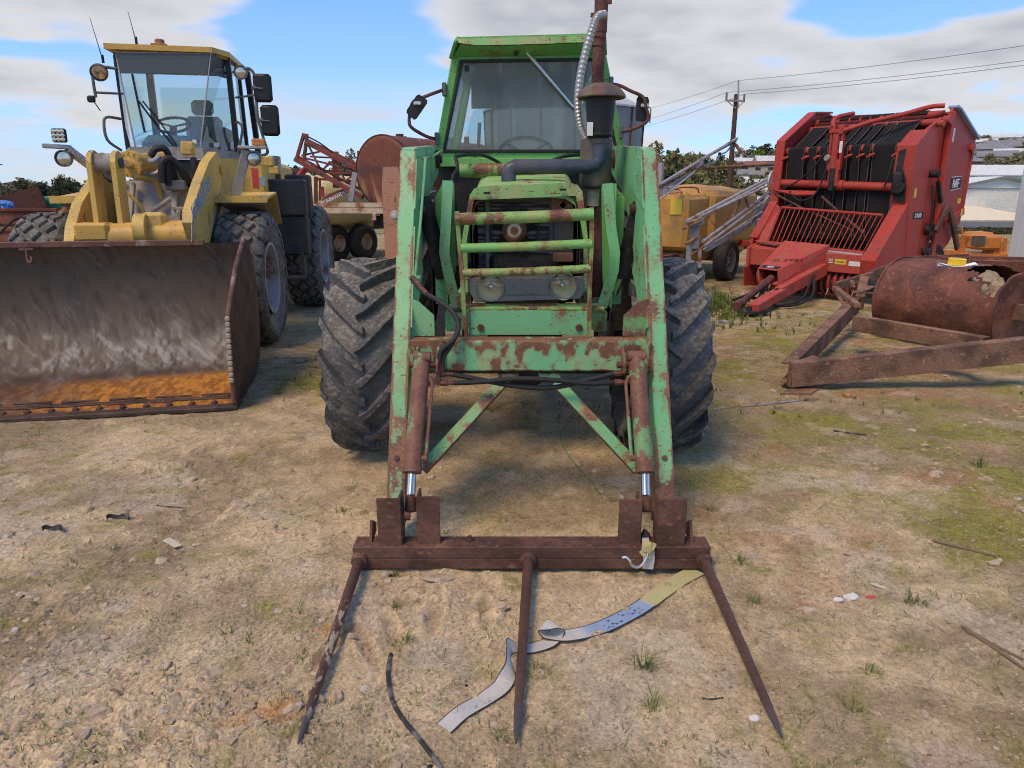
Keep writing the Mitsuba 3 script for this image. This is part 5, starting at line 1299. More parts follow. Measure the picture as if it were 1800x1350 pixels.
# rear body: black boxes, steps, engine housing
lo('step_box', cat(box(.52, .45, .44, (1.15, 1.55, 1.54), .02), box(.50, .75, .50, (1.15, 1.75, 1.08), .02)), 'guard_black')
lo('rear_box', cat(box(.30, .5, .55, (1.28, 2.05, 1.55), .02)), 'guard_black')
lo('lower_step', cat(box(.42, .5, .05, (1.12, 1.5, .55), .01), box(.04, .4, .35, (1.32, 1.5, .70), .01)), 'guard_black')
lo('engine_housing', cat(box(1.3, 1.9, .9, (.35, 3.3, 1.55), .06)), 'yellow_paint')
lo('vent_panel', cat(box(.14, .25, .34, (.96, 2.35, 1.9), .01), *[box(.15, .02, .02, (.962, 2.22, 1.78 + .05 * i), .002) for i in range(6)]), 'cream_deck_paint')
# ---------------------------------------------------------------- the red round baler (own frame: x right, -y forward, z up)
TB_ = T().translate([5.16, 11.57, 0]).rotate([0, 0, 1], -52)
t = thing('round_baler', 'red round baler with black belts and a long drawbar, at the right', 'baler')


def bo(name, mesh, m, parent=t, label=None, **k):
    return obj(name, mesh, m, parent, label, to_world=TB_, **k)


def bos(name, meshes, m, parent=t, **k):
    return [bo(name, x, m, parent, **k) for x in meshes]


def prof_x(wh, u, th):
    return plate([(-w, h) for w, h in wh], (u, 0, 0), (0, 1, 0), (0, 0, 1), th)


bo('side_wall', cat(prof_x([(-1.62, 2.84), (-1.3, 2.92), (-.77, 2.89), (.08, 2.40), (.12, 1.46), (.62, .86), (.70, .30), (-.3, .40), (-1.6, 1.2), (-1.75, 2.4)], -1.09, .05)), 'red_paint', smooth=25)
bo('wall_flange', cat(ribbon([(-1.06, 1.3, 2.92), (-1.06, .77, 2.89), (-1.06, -.08, 2.40), (-1.06, -.12, 1.44), (-1.06, -.62, .86)], (1, 0, 0), .15, .03)), 'red_paint')
bo('rear_gate', cat(prof_x([(-.72, 2.70), (-.80, 2.80), (-.93, 2.77), (-1.77, 2.39), (-1.72, 1.6), (-1.69, 1.14), (-1.33, .78), (-.90, .58), (-.80, .62)], 1.14, .04)), 'red_side_paint', smooth=25)
bo('gate_lip', cat(ribbon([(1.15, .80, 2.815), (1.15, .93, 2.785), (1.15, 1.78, 2.40)], (1, 0, 0), .14, .03)), 'blue_decal')
bo('gate_seam', beam((1.17, .76, 2.74), (1.17, .80, .60), .06, .10, (0, 1, 0), .01), 'red_paint')
bo('gate_stiffener', cat(beam((1.17, 1.70, 1.30), (1.17, 1.05, 1.12), .05, .10), beam((1.17, 1.70, 2.32), (1.17, 1.66, 1.25), .03, .06)), 'red_side_paint')
bo('rear_cover', cat(panel4((-1.06, 1.3, 2.86), (1.1, .9, 2.74), (1.1, 1.75, 2.36), (-1.06, 1.72, 2.4), .03), panel4((-1.06, 1.72, 2.4), (1.1, 1.75, 2.36), (1.1, 1.35, .8), (-1.06, 1.6, 1.2), .03)), 'red_side_paint')
bo('front_wall', prof_x([(-.78, 2.66), (-.62, 2.66), (-.2, 2.48), (.02, 2.2), (.02, .6), (-.78, .6)], 1.08, .05), 'red_paint')
col = bo('column', cat(prof_x([(.18, 2.24), (-.17, 2.47), (-.34, 2.47), (-.36, .52), (.0, .50), (.0, .60), (.16, 1.5)], 1.00, .27)), 'red_paint', smooth=25)
bo('cheek', cat(prof_x([(.13, 1.45), (.92, .66), (.88, .40), (.72, .40), (-.05, .68), (-.06, 1.45)], 1.015, .21)), 'red_paint', smooth=25)
bo('oil_stain', cat(plate([(.905, 2.17), (1.0, 2.2), (.985, 1.95), (1.06, 1.75), (1.09, 1.45), (.92, 1.47), (.89, 1.8)], (0, -.1835, 0), (1, 0, 0), (0, 0, 1), .004)), 'dark_iron', col, 'black greasy patch on the red column')
bo('black_guard', cat(box(.14, .10, .34, (.95, -.22, 1.72), .04), cyl((1.0, -.26, 1.66), (1.0, -.12, 1.66), .075, 16)), 'dark_iron', col)
bo('number_plate', sheet((1.1365, .02, 1.215), (0, 1, 0), (0, 0, 1), .335, .10, .003), 'black_decal', col)
bo('number', text_on('1560', (1.139, .187, 1.236), (0, 1, 0), (0, 0, 1), .062, .003), 'white_paint', col, smooth=False)
gt = f'{t}__rear_gate'
bo('badge', plate([(1.085, 1.62), (1.47, 1.65), (1.45, 1.83), (1.09, 1.81)], (1.164, 0, 0), (0, 1, 0), (0, 0, 1), .004), 'black_decal', gt)
bo('badge_letters', text_on('MF', (1.168, 1.278, 1.665), (0, 1, .03), (0, 0, 1), .125, .003), 'white_paint', gt, smooth=False)
bos('badge_edge', [sheet((1.166, 1.085, 1.615), (0, 1, .08), (0, 0, 1), .385, .010, .004), sheet((1.166, 1.085, 1.81), (0, 1, .05), (0, 0, 1), .37, .010, .004)], 'white_paint', gt)
bos('sticker', [sheet((1.163, .55 + .33, 2.32), (0, 1, 0), (0, 0, 1), .07, .20, .003)], 'white_paint', gt)
bos('reflector', [sheet((1.20, 1.55, 1.22), (0, 1, 0), (0, 0, 1), .08, .12, .003), sheet((1.163, 1.45, 1.42), (0, 1, 0), (0, 0, 1), .12, .08, .003)], 'yellow_decal', gt)
bo('reflector', sheet((1.137, -.04, 1.52), (0, 1, 0), (0, 0, 1), .07, .13, .003), 'yellow_decal', col)
bos('stand', [beam((1.24, .98, 1.36), (1.24, 1.54, .72), .05, .09), beam((1.24, .96, 1.40), (1.24, .62, 1.02), .05, .08)], 'fork_rust')
bos('linkage', [beam((1.2, .55, 1.75), (1.2, .75, 1.45), .05, .06), tube([(1.18, .45, 1.7), (1.2, .5, 1.3), (1.19, .55, .9), (1.17, .55, .6)], .018, 8, 4), cyl((1.12, .45, 1.86), (1.24, .45, 1.86), .06, 14), cyl((1.12, .6, 1.05), (1.20, .6, 1.05), .09, 16), cyl((1.12, .6, .72), (1.22, .6, .72), .06, 14)], 'dark_iron')
bos('gate_hinge', [cyl((1.12, .62, 2.62), (1.22, .62, 2.62), .06, 14), cyl((1.12, .45, 2.56), (1.2, .45, 2.56), .05, 14), cyl((1.14, 1.62, 2.26), (1.21, 1.62, 2.26), .07, 14)], 'red_paint')
# belts and rollers
bos('roller', [cyl((-1.07, .04, 2.235), (1.05, .04, 2.235), .062, 18), cyl((-1.07, .88, 2.72), (1.0, .88, 2.72), .062, 18), cyl((-1.07, .70, 2.60), (1.05, .70, 2.60), .055, 18), ], 'red_paint')
bo('lower_roller', cyl((-1.0, .12, .92), (1.0, .12, .92), .07, 18), 'dark_iron')
for i, (u0, u1) in enumerate(((-.95, -.65), (-.59, -.44), (-.40, -.26), (-.22, -.09), (-.06, .07), (.11, .26), (.30, .42), (.45, .79))):
    c, w_ = (u0 + u1) / 2, u1 - u0
    pts = smooth_path([(c, .86, 2.655), (c, .72, 2.665), (c, .40, 2.45), (c, .15, 2.30)], 4)
    k = bo('belt', ribbon(pts, (1, 0, 0), w_, .008), 'belt_rubber', smooth=30)
    fr_ = smooth_path([(c, .12, 2.28), (c, .055, 2.305), (c, -.02, 2.27), (c, -.032, 2.2), (c, -.02 + .02 * (i % 3), 1.7), (c, .02, 1.2), (c, .05, .86)], 5)
    bo('front_run', ribbon(fr_, (1, 0, 0), w_, .008), 'belt_rubber', k, smooth=30)
    top_ = smooth_path([(c, .80, 2.74), (c, .86, 2.79), (c, .95, 2.76), (c, 1.0, 2.6)], 5)
    bo('top_run', ribbon(top_, (1, 0, 0), w_, .008), 'belt_rubber', k, smooth=30)
    for e in ((u0 + .006, u1 - .006) if i in (0, 7) else (u1 - .006,)):
        bo('worn_edge', ribbon(fr_ + (e - c, -.004, 0), (1, 0, 0), .006, .006), 'frayed_edge', k)
        bo('worn_edge', ribbon(pts + (e - c, -.004, .005), (1, 0, 0), .006, .006), 'frayed_edge', k)
for u in (-.98, -.62, -.42, .09, .28, .435, .80):
    bo('belt_guide', tube([(u - .03, -.10, 2.10), (u + .03, -.09, 2.135), (u + .06, -.06, 2.15)], [.018, .024, .018], 10), 'red_paint')
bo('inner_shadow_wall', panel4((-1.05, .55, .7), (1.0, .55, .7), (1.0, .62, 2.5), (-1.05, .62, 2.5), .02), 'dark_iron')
# cross tube, tower and levers
bo('cross_tube', cat(cyl((-1.12, -.05, 1.74), (1.05, -.05, 1.66), .062, 20), cyl((.86, -.05, 1.668), (.98, -.05, 1.663), .09, 20), cyl((-.06, -.05, 1.70), (0.08, -.05, 1.697), .08, 20)), 'red_paint')
tw = thing(f'{t}__tower', None, None)
bo('frame', cat(box(.035, .08, .60, (-.175, -.10, 2.22), .006), box(.035, .08, .60, (.005, -.10, 2.22), .006), box(.24, .10, .06, (-.09, -.11, 2.50), .01), box(.17, .09, .40, (-.075, -.1, 1.88), .01)), 'red_paint', tw)
bo('cylinder', cyl((-.09, -.13, 1.95), (-.09, -.13, 2.46), .052, 18), 'red_paint', tw)
bo('rod', cyl((-.08, -.13, 1.62), (-.085, -.13, 1.95), .05, 14), 'dark_iron', tw)
bos('bracket', [prof_x([(.16, 2.50), (.16, 2.58), (.06, 2.60), (.02, 2.52)], u, .02) for u in (-.19, -.12, -.06, .02)] + [box(.08, .03, .14, (-.02, -.15, 2.52), .01)], 'red_paint', tw)
bo('gauge', lathe([(.001, -.02), (.04, -.018), (.05, 0), (.05, .03)], (-.19, -.17, 2.11), (0, 1, 0), 20), 'belt_edge', tw)
bo('label', sheet((-.02, -.145, 2.18), (1, 0, 0), (0, 0, 1), .05, .17, .003), 'white_paint', tw)
bo('gate_lever', cat(tube([(.02, -.15, 2.50), (.30, .1, 2.62), (.62, .4, 2.72), (.88, .66, 2.82), (1.05, .75, 2.83)], .034, 12, 4)), 'red_paint')
bo('stay', tube([(-.2, .5, 2.8), (-.22, .0, 2.70), (-.18, -.08, 2.52)], .035, 12, 3), 'red_paint')
bo('side_disc', lathe([(.10, -.02), (.19, -.015), (.20, 0), (.185, .02), (.12, .03)], (-1.16, -.02, 1.77), (1, 0, 0), 30), 'zinc', None or t)
bo('crank', cat(panel4((-1.1, -.15, 1.62), (-.30, -.16, 1.60), (-.30, -.22, 1.55), (-.6, -.24, 1.54), .03)), 'red_paint')
bos('rod', [tube([(-1.1, -.12, 1.58), (-.5, -.25, 1.36), (.2, -.3, 1.12), (.45, -.3, 1.02)], .014, 8), tube([(-.22, -.12, 1.52), (.2, -.24, 1.26), (.62, -.32, 1.0)], .022, 8), tube([(-1.0, -.2, 1.28), (-.6, -.2, 1.42)], .016, 8)], 'fork_rust')
bos('hose', [tube([(-1.1, -.10, 1.60), (-.7, -.20, 1.72), (-.4, -.24, 1.92), (-.2, -.2, 2.2)], .014, 8, 5), tube([(-.75, -.2, 1.6), (-.55, -.25, 1.47), (-.35, -.25, 1.5), (-.25, -.2, 1.65), (-.17, -.18, 1.95)], .014, 8, 5), tube([(.82, -.14, 2.1), (.80, -.2, 1.8), (.76, -.18, 1.65)], .012, 8, 3)], 'black_rubber')
# bar gate in front of the chamber
g = thing(f'{t}__bar_gate', 'rack of thin red bars in front of the belts', None)
ga, gb, gc, gd = V(-.80, -.30, 1.35), V(.86, -.30, 1.27), V(-.83, -.56, .80), V(.76, -.56, .74)
bos('rail', [tube([ga, gb], .022, 10), tube([gc, gd], .02, 10)], 'red_paint', g)
for i in range(21):
    f_ = i / 20
    a, b_ = ga + (gb - ga) * f_, gc + (gd - gc) * f_
    bo('bar', tube([a, b_], .008, 6), 'red_paint', g)
bo('side_panel', panel4((-.83, -.28, 1.34), (-1.04, -.1, 1.42), (-1.04, -.6, .80), (-.84, -.56, .80), .02), 'red_paint', g)
# front pan and pick-up
bo('pan', cat(box(1.86, .05, .28, (-.03, -.80, .58), .01), panel4((-.95, -.80, .72), (.90, -.80, .68), (.86, -.50, .72), (-.95, -.50, .78), .02), box(1.86, .30, .03, (-.03, -.66, .46), .01)), 'faded_red_paint', smooth=25)
bo('pan_rim', tube([(-.97, -.66, .80), (.84, -.66, .735)], .022, 10), 'red_paint')
bo('pan_end', prof_x([(.86, .72), (.86, .42), (.3, .36), (.3, .86)], -.985, .05), 'faded_red_paint')
bo('silver_roller', cyl((.30, -.77, .735), (.86, -.77, .715), .022, 14), 'galvanised')
bo('plastic_sheet', None or sheet((-.9, -.62, .805), (1, -.1, -.04), (0, -1, -.1), .35, .12, .004), 'filter_brown')
bos('sticker', [sheet((.49, -.828, .565), (1, 0, 0), (0, 0, 1), .17, .075, .003)], 'yellow_decal')
bos('sticker', [sheet((.70, -.828, .555), (1, 0, 0), (0, 0, 1), .19, .07, .003), *[sheet((.39, -.828, .575 + .025 * i), (1, 0, 0), (0, 0, 1), .065, .012, .003) for i in range(3)]], 'white_paint')
bo('text_line', sheet((.52, -.832, .595), (1, 0, 0), (0, 0, 1), .11, .012, .002), 'black_decal')
bo('pick_up_reel', lathe([(.001, -.85), (.20, -.85), (.20, .85), (.001, .85)], (-.02, -.55, .28), (1, 0, 0), 24), 'fork_rust')
bos('pick_up_band', [ribbon([(u, -.55 - .25 * math.cos(a), .28 + .25 * math.sin(a)) for a in np.linspace(-1.2, 1.2, 9)], (1, 0, 0), .05, .008) for u in np.linspace(-.8, .8, 17)], 'red_side_paint')
bos('pick_up_tine', [tube([(u, -.78, .2), (u + .01, -.86, .10), (u + .01, -.84, .04)], .004, 5) for u in np.linspace(-.75, .8, 9)], 'galvanised')
bo('pick_up_side', prof_x([(.95, .40), (.9, .1), (.5, .06), (.3, .35)], -.98, .02), 'red_paint')
bo('underframe', cat(box(1.9, .9, .3, (0, .2, .55), .02)), 'fork_rust')
# drawbar box and tongue
bkL, bkR, ftL, ftR = V(-.41, -.76, .85), V(.34, -.76, .83), V(-.17, -1.78, .505), V(.15, -1.78, .50)
dn0, dn1 = V(0, 0, -.26), V(.04, 0, -.205)
dr_ = bo('drawbar_box', cat(panel4(bkL, bkR, ftR, ftL, .012), panel4(bkR, bkR + dn0, ftR + dn1, ftR, .012), panel4(bkL, bkL + dn0, ftL + dn1, ftL, .012), panel4(bkL + dn0, bkR + dn0, ftR + dn1, ftL + dn1, .012)), 'faded_red_paint', smooth=False)
nrm = unit(np.cross(ftR - bkR, bkL - bkR))
fwd = unit((ftL + ftR) / 2 - (bkL + bkR) / 2)
rt_ = unit(ftR - ftL)
up_ = np.cross(rt_, -fwd)
ctr = (ftL + ftR) / 2 - fwd * .075
bo('badge', sheet(ctr - rt_ * .145 + up_ * .008 + (-fwd) * -.04, rt_, -fwd, .29, .09, .003), 'black_decal', dr_)
bo('badge_letters', text_on('MF', ctr + up_ * .011 + fwd * .028, rt_, -fwd, .056, .002), 'white_paint', dr_, smooth=False)
bo('chalk_mark', text_on('IL 2921', ctr + up_ * .009 - fwd * .26 + rt_ * .12, unit(rt_ - fwd * .25), -fwd, .085, .002, bold=False), 'black_decal', dr_, smooth=False)
bo('tongue', cat(beam((.34, -.85, .48), (.30, -1.95, .20), .12, .18, (0, 0, 1), .01), beam((.30, -1.9, .21), (.50, -2.85, .10), .16, .13, (0, 0, 1), .01)), 'faded_red_paint', smooth=25)
bo('tow_plate', cat(plate([(.36, -2.55), (.62, -2.6), (.58, -2.95), (.40, -3.05), (.30, -2.9)], (0, 0, .055), (1, 0, 0), (0, 1, 0), .03), cyl((.45, -2.85, .02), (.45, -2.85, .13), .04, 12)), 'dark_iron')
bo('drive_shaft', cat(tube([(.02, -1.70, .38), (.05, -2.1, .24), (.18, -2.7, .10)], [.055, .05, .045], 14), tube([(.16, -2.62, .115), (.2, -2.8, .08)], .065, 14)), 'pipe_rust')
bos('hose', [tube(p, .018, 8, 6) for p in ([(.0, -1.8, .36), (-.05, -2.0, .22), (.02, -2.2, .14), (.2, -2.2, .16), (.32, -2.0, .28)], [(.05, -1.8, .34), (.1, -2.1, .16), (.3, -2.3, .1), (.5, -2.1, .08), (.52, -1.7, .12), (.45, -1.4, .3), (.40, -1.2, .42)], [(.04, -1.8, .33), (.15, -2.1, .13), (.4, -2.2, .07), (.58, -1.9, .07), (.56, -1.5, .16), (.46, -1.3, .36)], [(.0, -1.85, .3), (-.1, -2.1, .16), (-.12, -2.4, .1)])], 'black_rubber')
# wheels
wply = mikit.ply(cat(lathe([(.22, -.10), (.36, -.13), (.40, -.11), (.415, -.06), (.415, .06), (.40, .11), (.36, .13), (.22, .10)], (0, 0, 0), (1, 0, 0), 40)), 'dark_rubber', smooth=35)
wrim = mikit.ply(rim_mesh(.225, .2, .4, 28, .7), 'white_paint', smooth=35)
for u in (-.95, 1.05):
    k = numbered(f'{t}__wheel')
    labels[k] = {}
    tw_ = TB_ @ T().translate([u, .95, .41])
    scene[f'{k}__tyre'] = {**wply, 'to_world': tw_}
    scene[f'{k}__rim'] = {**wrim, 'to_world': tw_ @ T().rotate([0, 0, 1], 180 if u > 0 else 0)}
# ---------------------------------------------------------------- rusty roller: concrete-filled drum in an A-frame
t = thing('land_roller', 'rusty drum roller full of concrete in a steel A-frame, at the right edge', 'roller')


def channel(p0, p1, h, w, tk=.012, up=(0, 0, 1), side=1):
    """a C-section: web of height h with two flanges of width w to one side"""
    p0, p1 = np.asarray(p0, float), np.asarray(p1, float)
    M = frame(p1 - p0, up)
    sx, uy = M[:, 0] * side, M[:, 1]
    return cat(beam(p0, p1, tk, h, up, .002), beam(p0 + sx * w / 2 + uy * (h / 2 - tk / 2), p1 + sx * w / 2 + uy * (h / 2 - tk / 2), w, tk, up, .002), beam(p0 + sx * w / 2 - uy * (h / 2 - tk / 2), p1 + sx * w / 2 - uy * (h / 2 - tk / 2), w, tk, up, .002))


A0 = V(2.345, 5.76, .135)
obj('frame_leg', beam(A0, (4.30, 5.78, .345), .012, .205, b=.002), 'frame_rust', t)
obj('frame_leg_flange', cat(beam(A0 + (.0, .05, .098), (4.30, 5.83, .443), .10, .012, b=.002), beam(A0 + (.0, .05, -.098), (4.30, 5.83, .247), .10, .012, b=.002), beam((4.30, 5.78, .345), (5.5, 5.79, .45), .10, .20)), 'frame_rust', t)
obj('frame_leg', channel(A0 + (.03, .06, .0), (4.06, 8.25, .335), .18, .10, side=1), 'frame_rust', t)
obj('frame_crosspiece', channel((3.46, 7.12, .33), (4.0, 5.92, .355), .15, .10, side=1), 'frame_rust', t)
obj('apex_plate', cat(plate([(0, -.0), (.34, .035), (.30, .30), (.05, .06)], A0 + (-.01, .0, .105), (1, 0, 0), (0, 1, 0), .01), box(.012, .05, .20, A0 + (-.005, .03, 0), .001)), 'frame_rust', t)
obj('ground_plate', plate([(-.16, -.10), (.10, -.10), (.30, .12), (.18, .2), (-.02, .04)], A0 + (.03, -.02, -.122), (1, 0, 0), (0, 1, .02), .014), 'frame_rust', t)
e0 = V(*(3.974, 8.095, 0.400))
objs('end_bracket', [beam((4.073, 8.956, 0.440), (3.765, 7.683, 0.420), .07, .05), beam((4.193, 9.252, 0.400), (4.260, 8.944, 0.160), .05, .012), beam((4.375, 9.162, 0.500), (4.349, 9.051, 0.420), .05, .05), beam((4.058, 8.361, 0.460), (4.382, 8.666, 0.500), .10, .012), beam((4.305, 8.384, 0.450), (4.137, 8.599, 0.440), .10, .014)], 'frame_rust', t)
objs('end_beam', [beam((4.227, 9.269, 0.420), (5.192, 9.889, 0.550), .06, .10), beam((4.889, 9.743, 0.520), (5.416, 9.739, 0.720), .08, .09), beam((4.06, 8.25, .36), (4.5, 9.1, .5), .10, .16)], 'frame_rust', t)
k = obj('rear_rail', cat(beam((5.071, 9.082, 0.740), (5.580, 8.757, 0.800), .02, .17), beam((5.454, 8.548, 0.780), (5.984, 8.101, 0.800), .02, .20), beam(np.array((5.252, 8.242, 0.850)) + (.05, .03, 0), np.array((5.786, 7.846, 0.870)) + (.05, .03, 0), .09, .012), beam(np.array((5.023, 9.006, 0.790)), np.array((5.443, 8.553, 0.860)), .09, .012)), 'roller_rust', t)
objs('axle_arm', [beam((5.0, 7.0, .47), (5.45, 6.2, .45), .05, .16), beam((5.3, 6.8, .45), (5.9, 8.2, .75), .05, .16)], 'frame_rust', t)
# the drum: rolled shell, torn open near the right end
D0, D1, DR = V(4.43, 8.12, .455), V(5.03, 6.98, .455), .445
dax = unit(D1 - D0)
DL = np.linalg.norm(D1 - D0)
eu = V(0, 0, 1)
ef = np.cross(dax, eu)                       # horizontal, across the axis
ef = ef if ef[1] < 0 else -ef
ns, na = 90, 120
S_, A_ = np.meshgrid(np.linspace(0, 1, ns), np.linspace(0, 2 * np.pi, na, endpoint=False), indexing='ij')
rr = np.full(S_.shape, DR)
for sc in (.30, .62):
    rr += .008 * np.exp(-((S_ - sc) / .012) ** 2)
P3 = np.stack([S_ * DL * 3, np.cos(A_) * 2, np.sin(A_) * 2], -1)
rr += (meshkit.fbm(P3 * 1.5, 4, 3) - .5) * .035 + (meshkit.fbm(P3 * 9, 3, 5) - .5) * .008
vd = D0 + S_[..., None] * DL * dax + rr[..., None] * (np.cos(A_)[..., None] * eu + np.sin(A_)[..., None] * ef)
# torn region: top, towards the near end
edge = .60 + .34 * np.abs((A_ + np.pi) % (2 * np.pi) - np.pi - .25) / 1.05 + (meshkit.fbm(P3 * 3.5, 4, 9) - .5) * .34
torn = (S_ > edge + .06) & (np.abs((A_ + np.pi) % (2 * np.pi) - np.pi - .25) < .85)
ii, jj = np.meshgrid(np.arange(ns - 1), np.arange(na), indexing='ij')
q = np.stack([ii * na + jj, ii * na + (jj + 1) % na, (ii + 1) * na + (jj + 1) % na, (ii + 1) * na + jj], -1).reshape(-1, 4)
keep = ~torn.ravel()[q].any(1)
vi = D0 + S_[..., None] * DL * dax + (rr - .008)[..., None] * (np.cos(A_)[..., None] * eu + np.sin(A_)[..., None] * ef)
shell = quads(np.vstack([vd.reshape(-1, 3), vi.reshape(-1, 3)]), np.vstack([q[keep], q[keep][:, ::-1] + ns * na]))
obj('drum', shell, 'roller_rust', t, smooth=40)
obj('drum_end', cat(lathe([(.001, -.02), (DR * .80, -.02), (DR * .82, 0), (DR + .01, .0), (DR + .012, .03), (DR, .03)], D0, dax, 48), cyl(D0 - dax * .2, D0, .05, 16)), 'roller_rust', t)
g = np.random.default_rng(5)
rock = trimesh.creation.icosphere(subdivisions=5)
rv = np.array(rock.vertices)
rv = rv * (1 + (meshkit.fbm(rv * 2.2 + 3, 5, 4)[:, None] - .5) * .55)
rock = trimesh.Trimesh(D0 + dax * DL * .73 + (rv[:, :1] * .22) * dax + (rv[:, 1:2] * .36) * eu + (rv[:, 2:] * .33) * ef - eu * .005, rock.faces, process=False)
obj('concrete_core', rock, 'rock_pale', t, 'pale lump of concrete showing through the torn drum', smooth=50)
ev = []
for a in np.linspace(0, 2 * np.pi, 60, endpoint=False):
    m_ = DR * (1 - .15 * max(0, math.cos(a - .35)) ** 2 * (.7 + .6 * float(meshkit.noise(np.array([math.cos(a) * 3, math.sin(a) * 3, 0.]), 2))))
    ev.append(D1 - dax * .03 + m_ * (math.cos(a) * eu + math.sin(a) * ef))
ec = D1 - dax * .06
ef_m = trimesh.Trimesh(np.vstack([ev, [ec], np.array(ev) - dax * .03, [ec - dax * .03]]), np.vstack([[[i, (i + 1) % 60, 60] for i in range(60)], [[61 + (i + 1) % 60, 61 + i, 121] for i in range(60)], [[i, 61 + i, (i + 1) % 60] for i in range(60)], [[(i + 1) % 60, 61 + i, 61 + (i + 1) % 60] for i in range(60)]]), process=False)
obj('torn_end_plate', rough_up(ef_m, .012, 9, 3), 'roller_rust', t, smooth=40)
objs('torn_flap', [rough_up(panel4(D1 + eu * .30 - ef * .16, D1 + eu * .42 - ef * .30 + dax * .1, D1 + eu * .34 - ef * .42 + dax * .3, D1 + eu * .18 - ef * .3 + dax * .2, .012), .01, 12, 1), rough_up(panel4(D1 + eu * .2 + dax * .02, D1 + eu * .44 + dax * .06 - ef * .2, D1 + eu * .40 + dax * .30 - ef * .2, D1 + eu * .05 + dax * .3, .012), .01, 12, 2)], 'roller_rust', t)

# papers and a roll of tape lying on the drum
PT = V(*(4.195, 6.761, 0.930))
pm = []
for i, (a, dz, c1, c2) in enumerate(((0.05, 0, .01, .035), (.16, .003, .03, .02), (-.08, .006, .0, .03))):
    gu, gv = np.meshgrid(np.linspace(-.5, .5, 9), np.linspace(-.5, .5, 7), indexing='ij')
    x = .31 * (gu * math.cos(a) - gv * .7 * math.sin(a))
    y = .31 * (gu * math.sin(a) + gv * .7 * math.cos(a))
    z = .012 + dz + c1 * (gu * 2) ** 2 * (gu < 0) + c2 * (gu * 2) ** 2 * (gu > 0)
    X = PT + x[..., None] * unit((.9, -.45, 0)) + y[..., None] * unit((.45, .9, 0)) + z[..., None] * eu
    ii, jj = np.meshgrid(np.arange(8), np.arange(6), indexing='ij')
    pm.append(quads(X.reshape(-1, 3), np.stack([ii * 7 + jj, (ii + 1) * 7 + jj, (ii + 1) * 7 + jj + 1, ii * 7 + jj + 1], -1).reshape(-1, 4)))
sk = thing('paper_sheets', 'few white paper sheets lying on the rusty drum under a tape roll', 'paper')
objs('sheet', pm, 'paper', sk, smooth=True)
kt = thing('tape_roll', 'roll of yellow tape on white papers on top of the rusty drum', 'tape')
tp0 = PT + (.0, .0, .027)
obj('tape', lathe([(.042, 0), (.075, 0), (.075, .055), (.042, .055), (.042, 0)], tp0, (.02, -.06, 1), 36), 'tape_yellow', kt)
obj('core', lathe([(.038, .002), (.0415, .002), (.0415, .053), (.038, .053), (.038, .002)], tp0, (.02, -.06, 1), 30), 'card', kt)

# ---------------------------------------------------------------- salmon steel post behind the tractor's left wheel
t = thing('steel_post', 'salmon painted steel post with a slot and bolt, behind the left tractor tyre', 'post')
px0, px1, py_ = -1.005, -.845, 5.7
obj('plate', plate([(-.08, 0), (.068, 0), (.068, 1.68), (.05, 1.81), (-.064, 1.81), (-.08, 1.68)], ((px0 + px1) / 2, py_, .0), (1, 0, 0), (0, 0, 1), .012, [[(.018 + .008 * math.cos(a), 1.565 + .026 * math.sin(a) * 1.2) for a in np.linspace(0, 6.28, 14, endpoint=False)]]), 'salmon_paint', t)
obj('flange', cat(box(.012, .16, 1.70, (px1 + .008, py_ + .08, .85), .002), box(.012, .16, 1.70, (px0 + .006, py_ + .08, .85), .002), box(.15, .18, .03, ((px0 + px1) / 2, py_ + .08, .02))), 'salmon_paint', t)
obj('bolt', cat(lathe([(.001, -.02), (.018, -.02), (.022, -.014), (.022, -.004), (.03, -.004), (.03, 0)], ((px0 + px1) / 2 + .008, py_ - .006, 1.455), (0, 1, 0), 16)), 'chrome', t)

# ---------------------------------------------------------------- orange sprayer trailer between the tractor and the baler
TY_ = T().translate([2.97, 12.3, 0]).rotate([0, 0, 1], -38)
t = thing('boom_sprayer', 'weathered orange tank trailer with folded grey spray booms, left of the red baler', 'sprayer')


def yo(name, mesh, m, parent=t, **k):
    return obj(name, mesh, m, parent, to_world=TY_, **k)


def rbox(sx, sy, sz, c, r, crownz=0.0):
    m = trimesh.creation.box([1, 1, 1])
    m = box(sx, sy, sz, (0, 0, 0), r)
    m = m.subdivide().subdivide()
    v = np.array(m.vertices)
    v[:, 2] += crownz * (1 - (2 * v[:, 0] / sx) ** 2) * (1 - .5 * (2 * v[:, 1] / sy) ** 2) * (v[:, 2] > sz * .3)
    v += (meshkit.fbm(v * 2.5, 3, 2)[:, None] - .5) * .03
    return trimesh.Trimesh(v + np.asarray(c, float), m.faces, process=False)


k = yo('tank', rbox(1.6, .95, .93, (-.82, .48, 1.08), .07), 'orange_tank', smooth=40)
yo('tank_rear', rbox(1.8, 2.2, .98, (-.82, 2.0, 1.10), .09, .14), 'orange_tank', k, smooth=40)
yo('label', sheet((-.33, -.01, 1.22), (1, 0, 0), (0, 0, 1), .21, .26, .004), 'yellow_decal', k)
yo('sump', rbox(1.5, 2.8, .3, (-.82, 1.6, .52), .08), 'orange_tank', k)
yo('chassis', cat(beam((-.2, -.5, .50), (-.2, 3.6, .50), .10, .12), beam((-1.4, -.5, .50), (-1.4, 3.6, .50), .10, .12), box(1.5, .1, .12, (-.8, .1, .5)), box(1.9, .12, .12, (-.8, 1.25, .42)), beam((-.2, -.5, .5), (-.8, -2.4, .45), .1, .1), beam((-1.4, -.5, .5), (-.8, -2.4, .45), .1, .1)), 'fork_rust')
yo('pump', cat(cyl((-.75, -.25, .62), (-.40, -.2, .62), .14, 20)), 'pipe_rust')
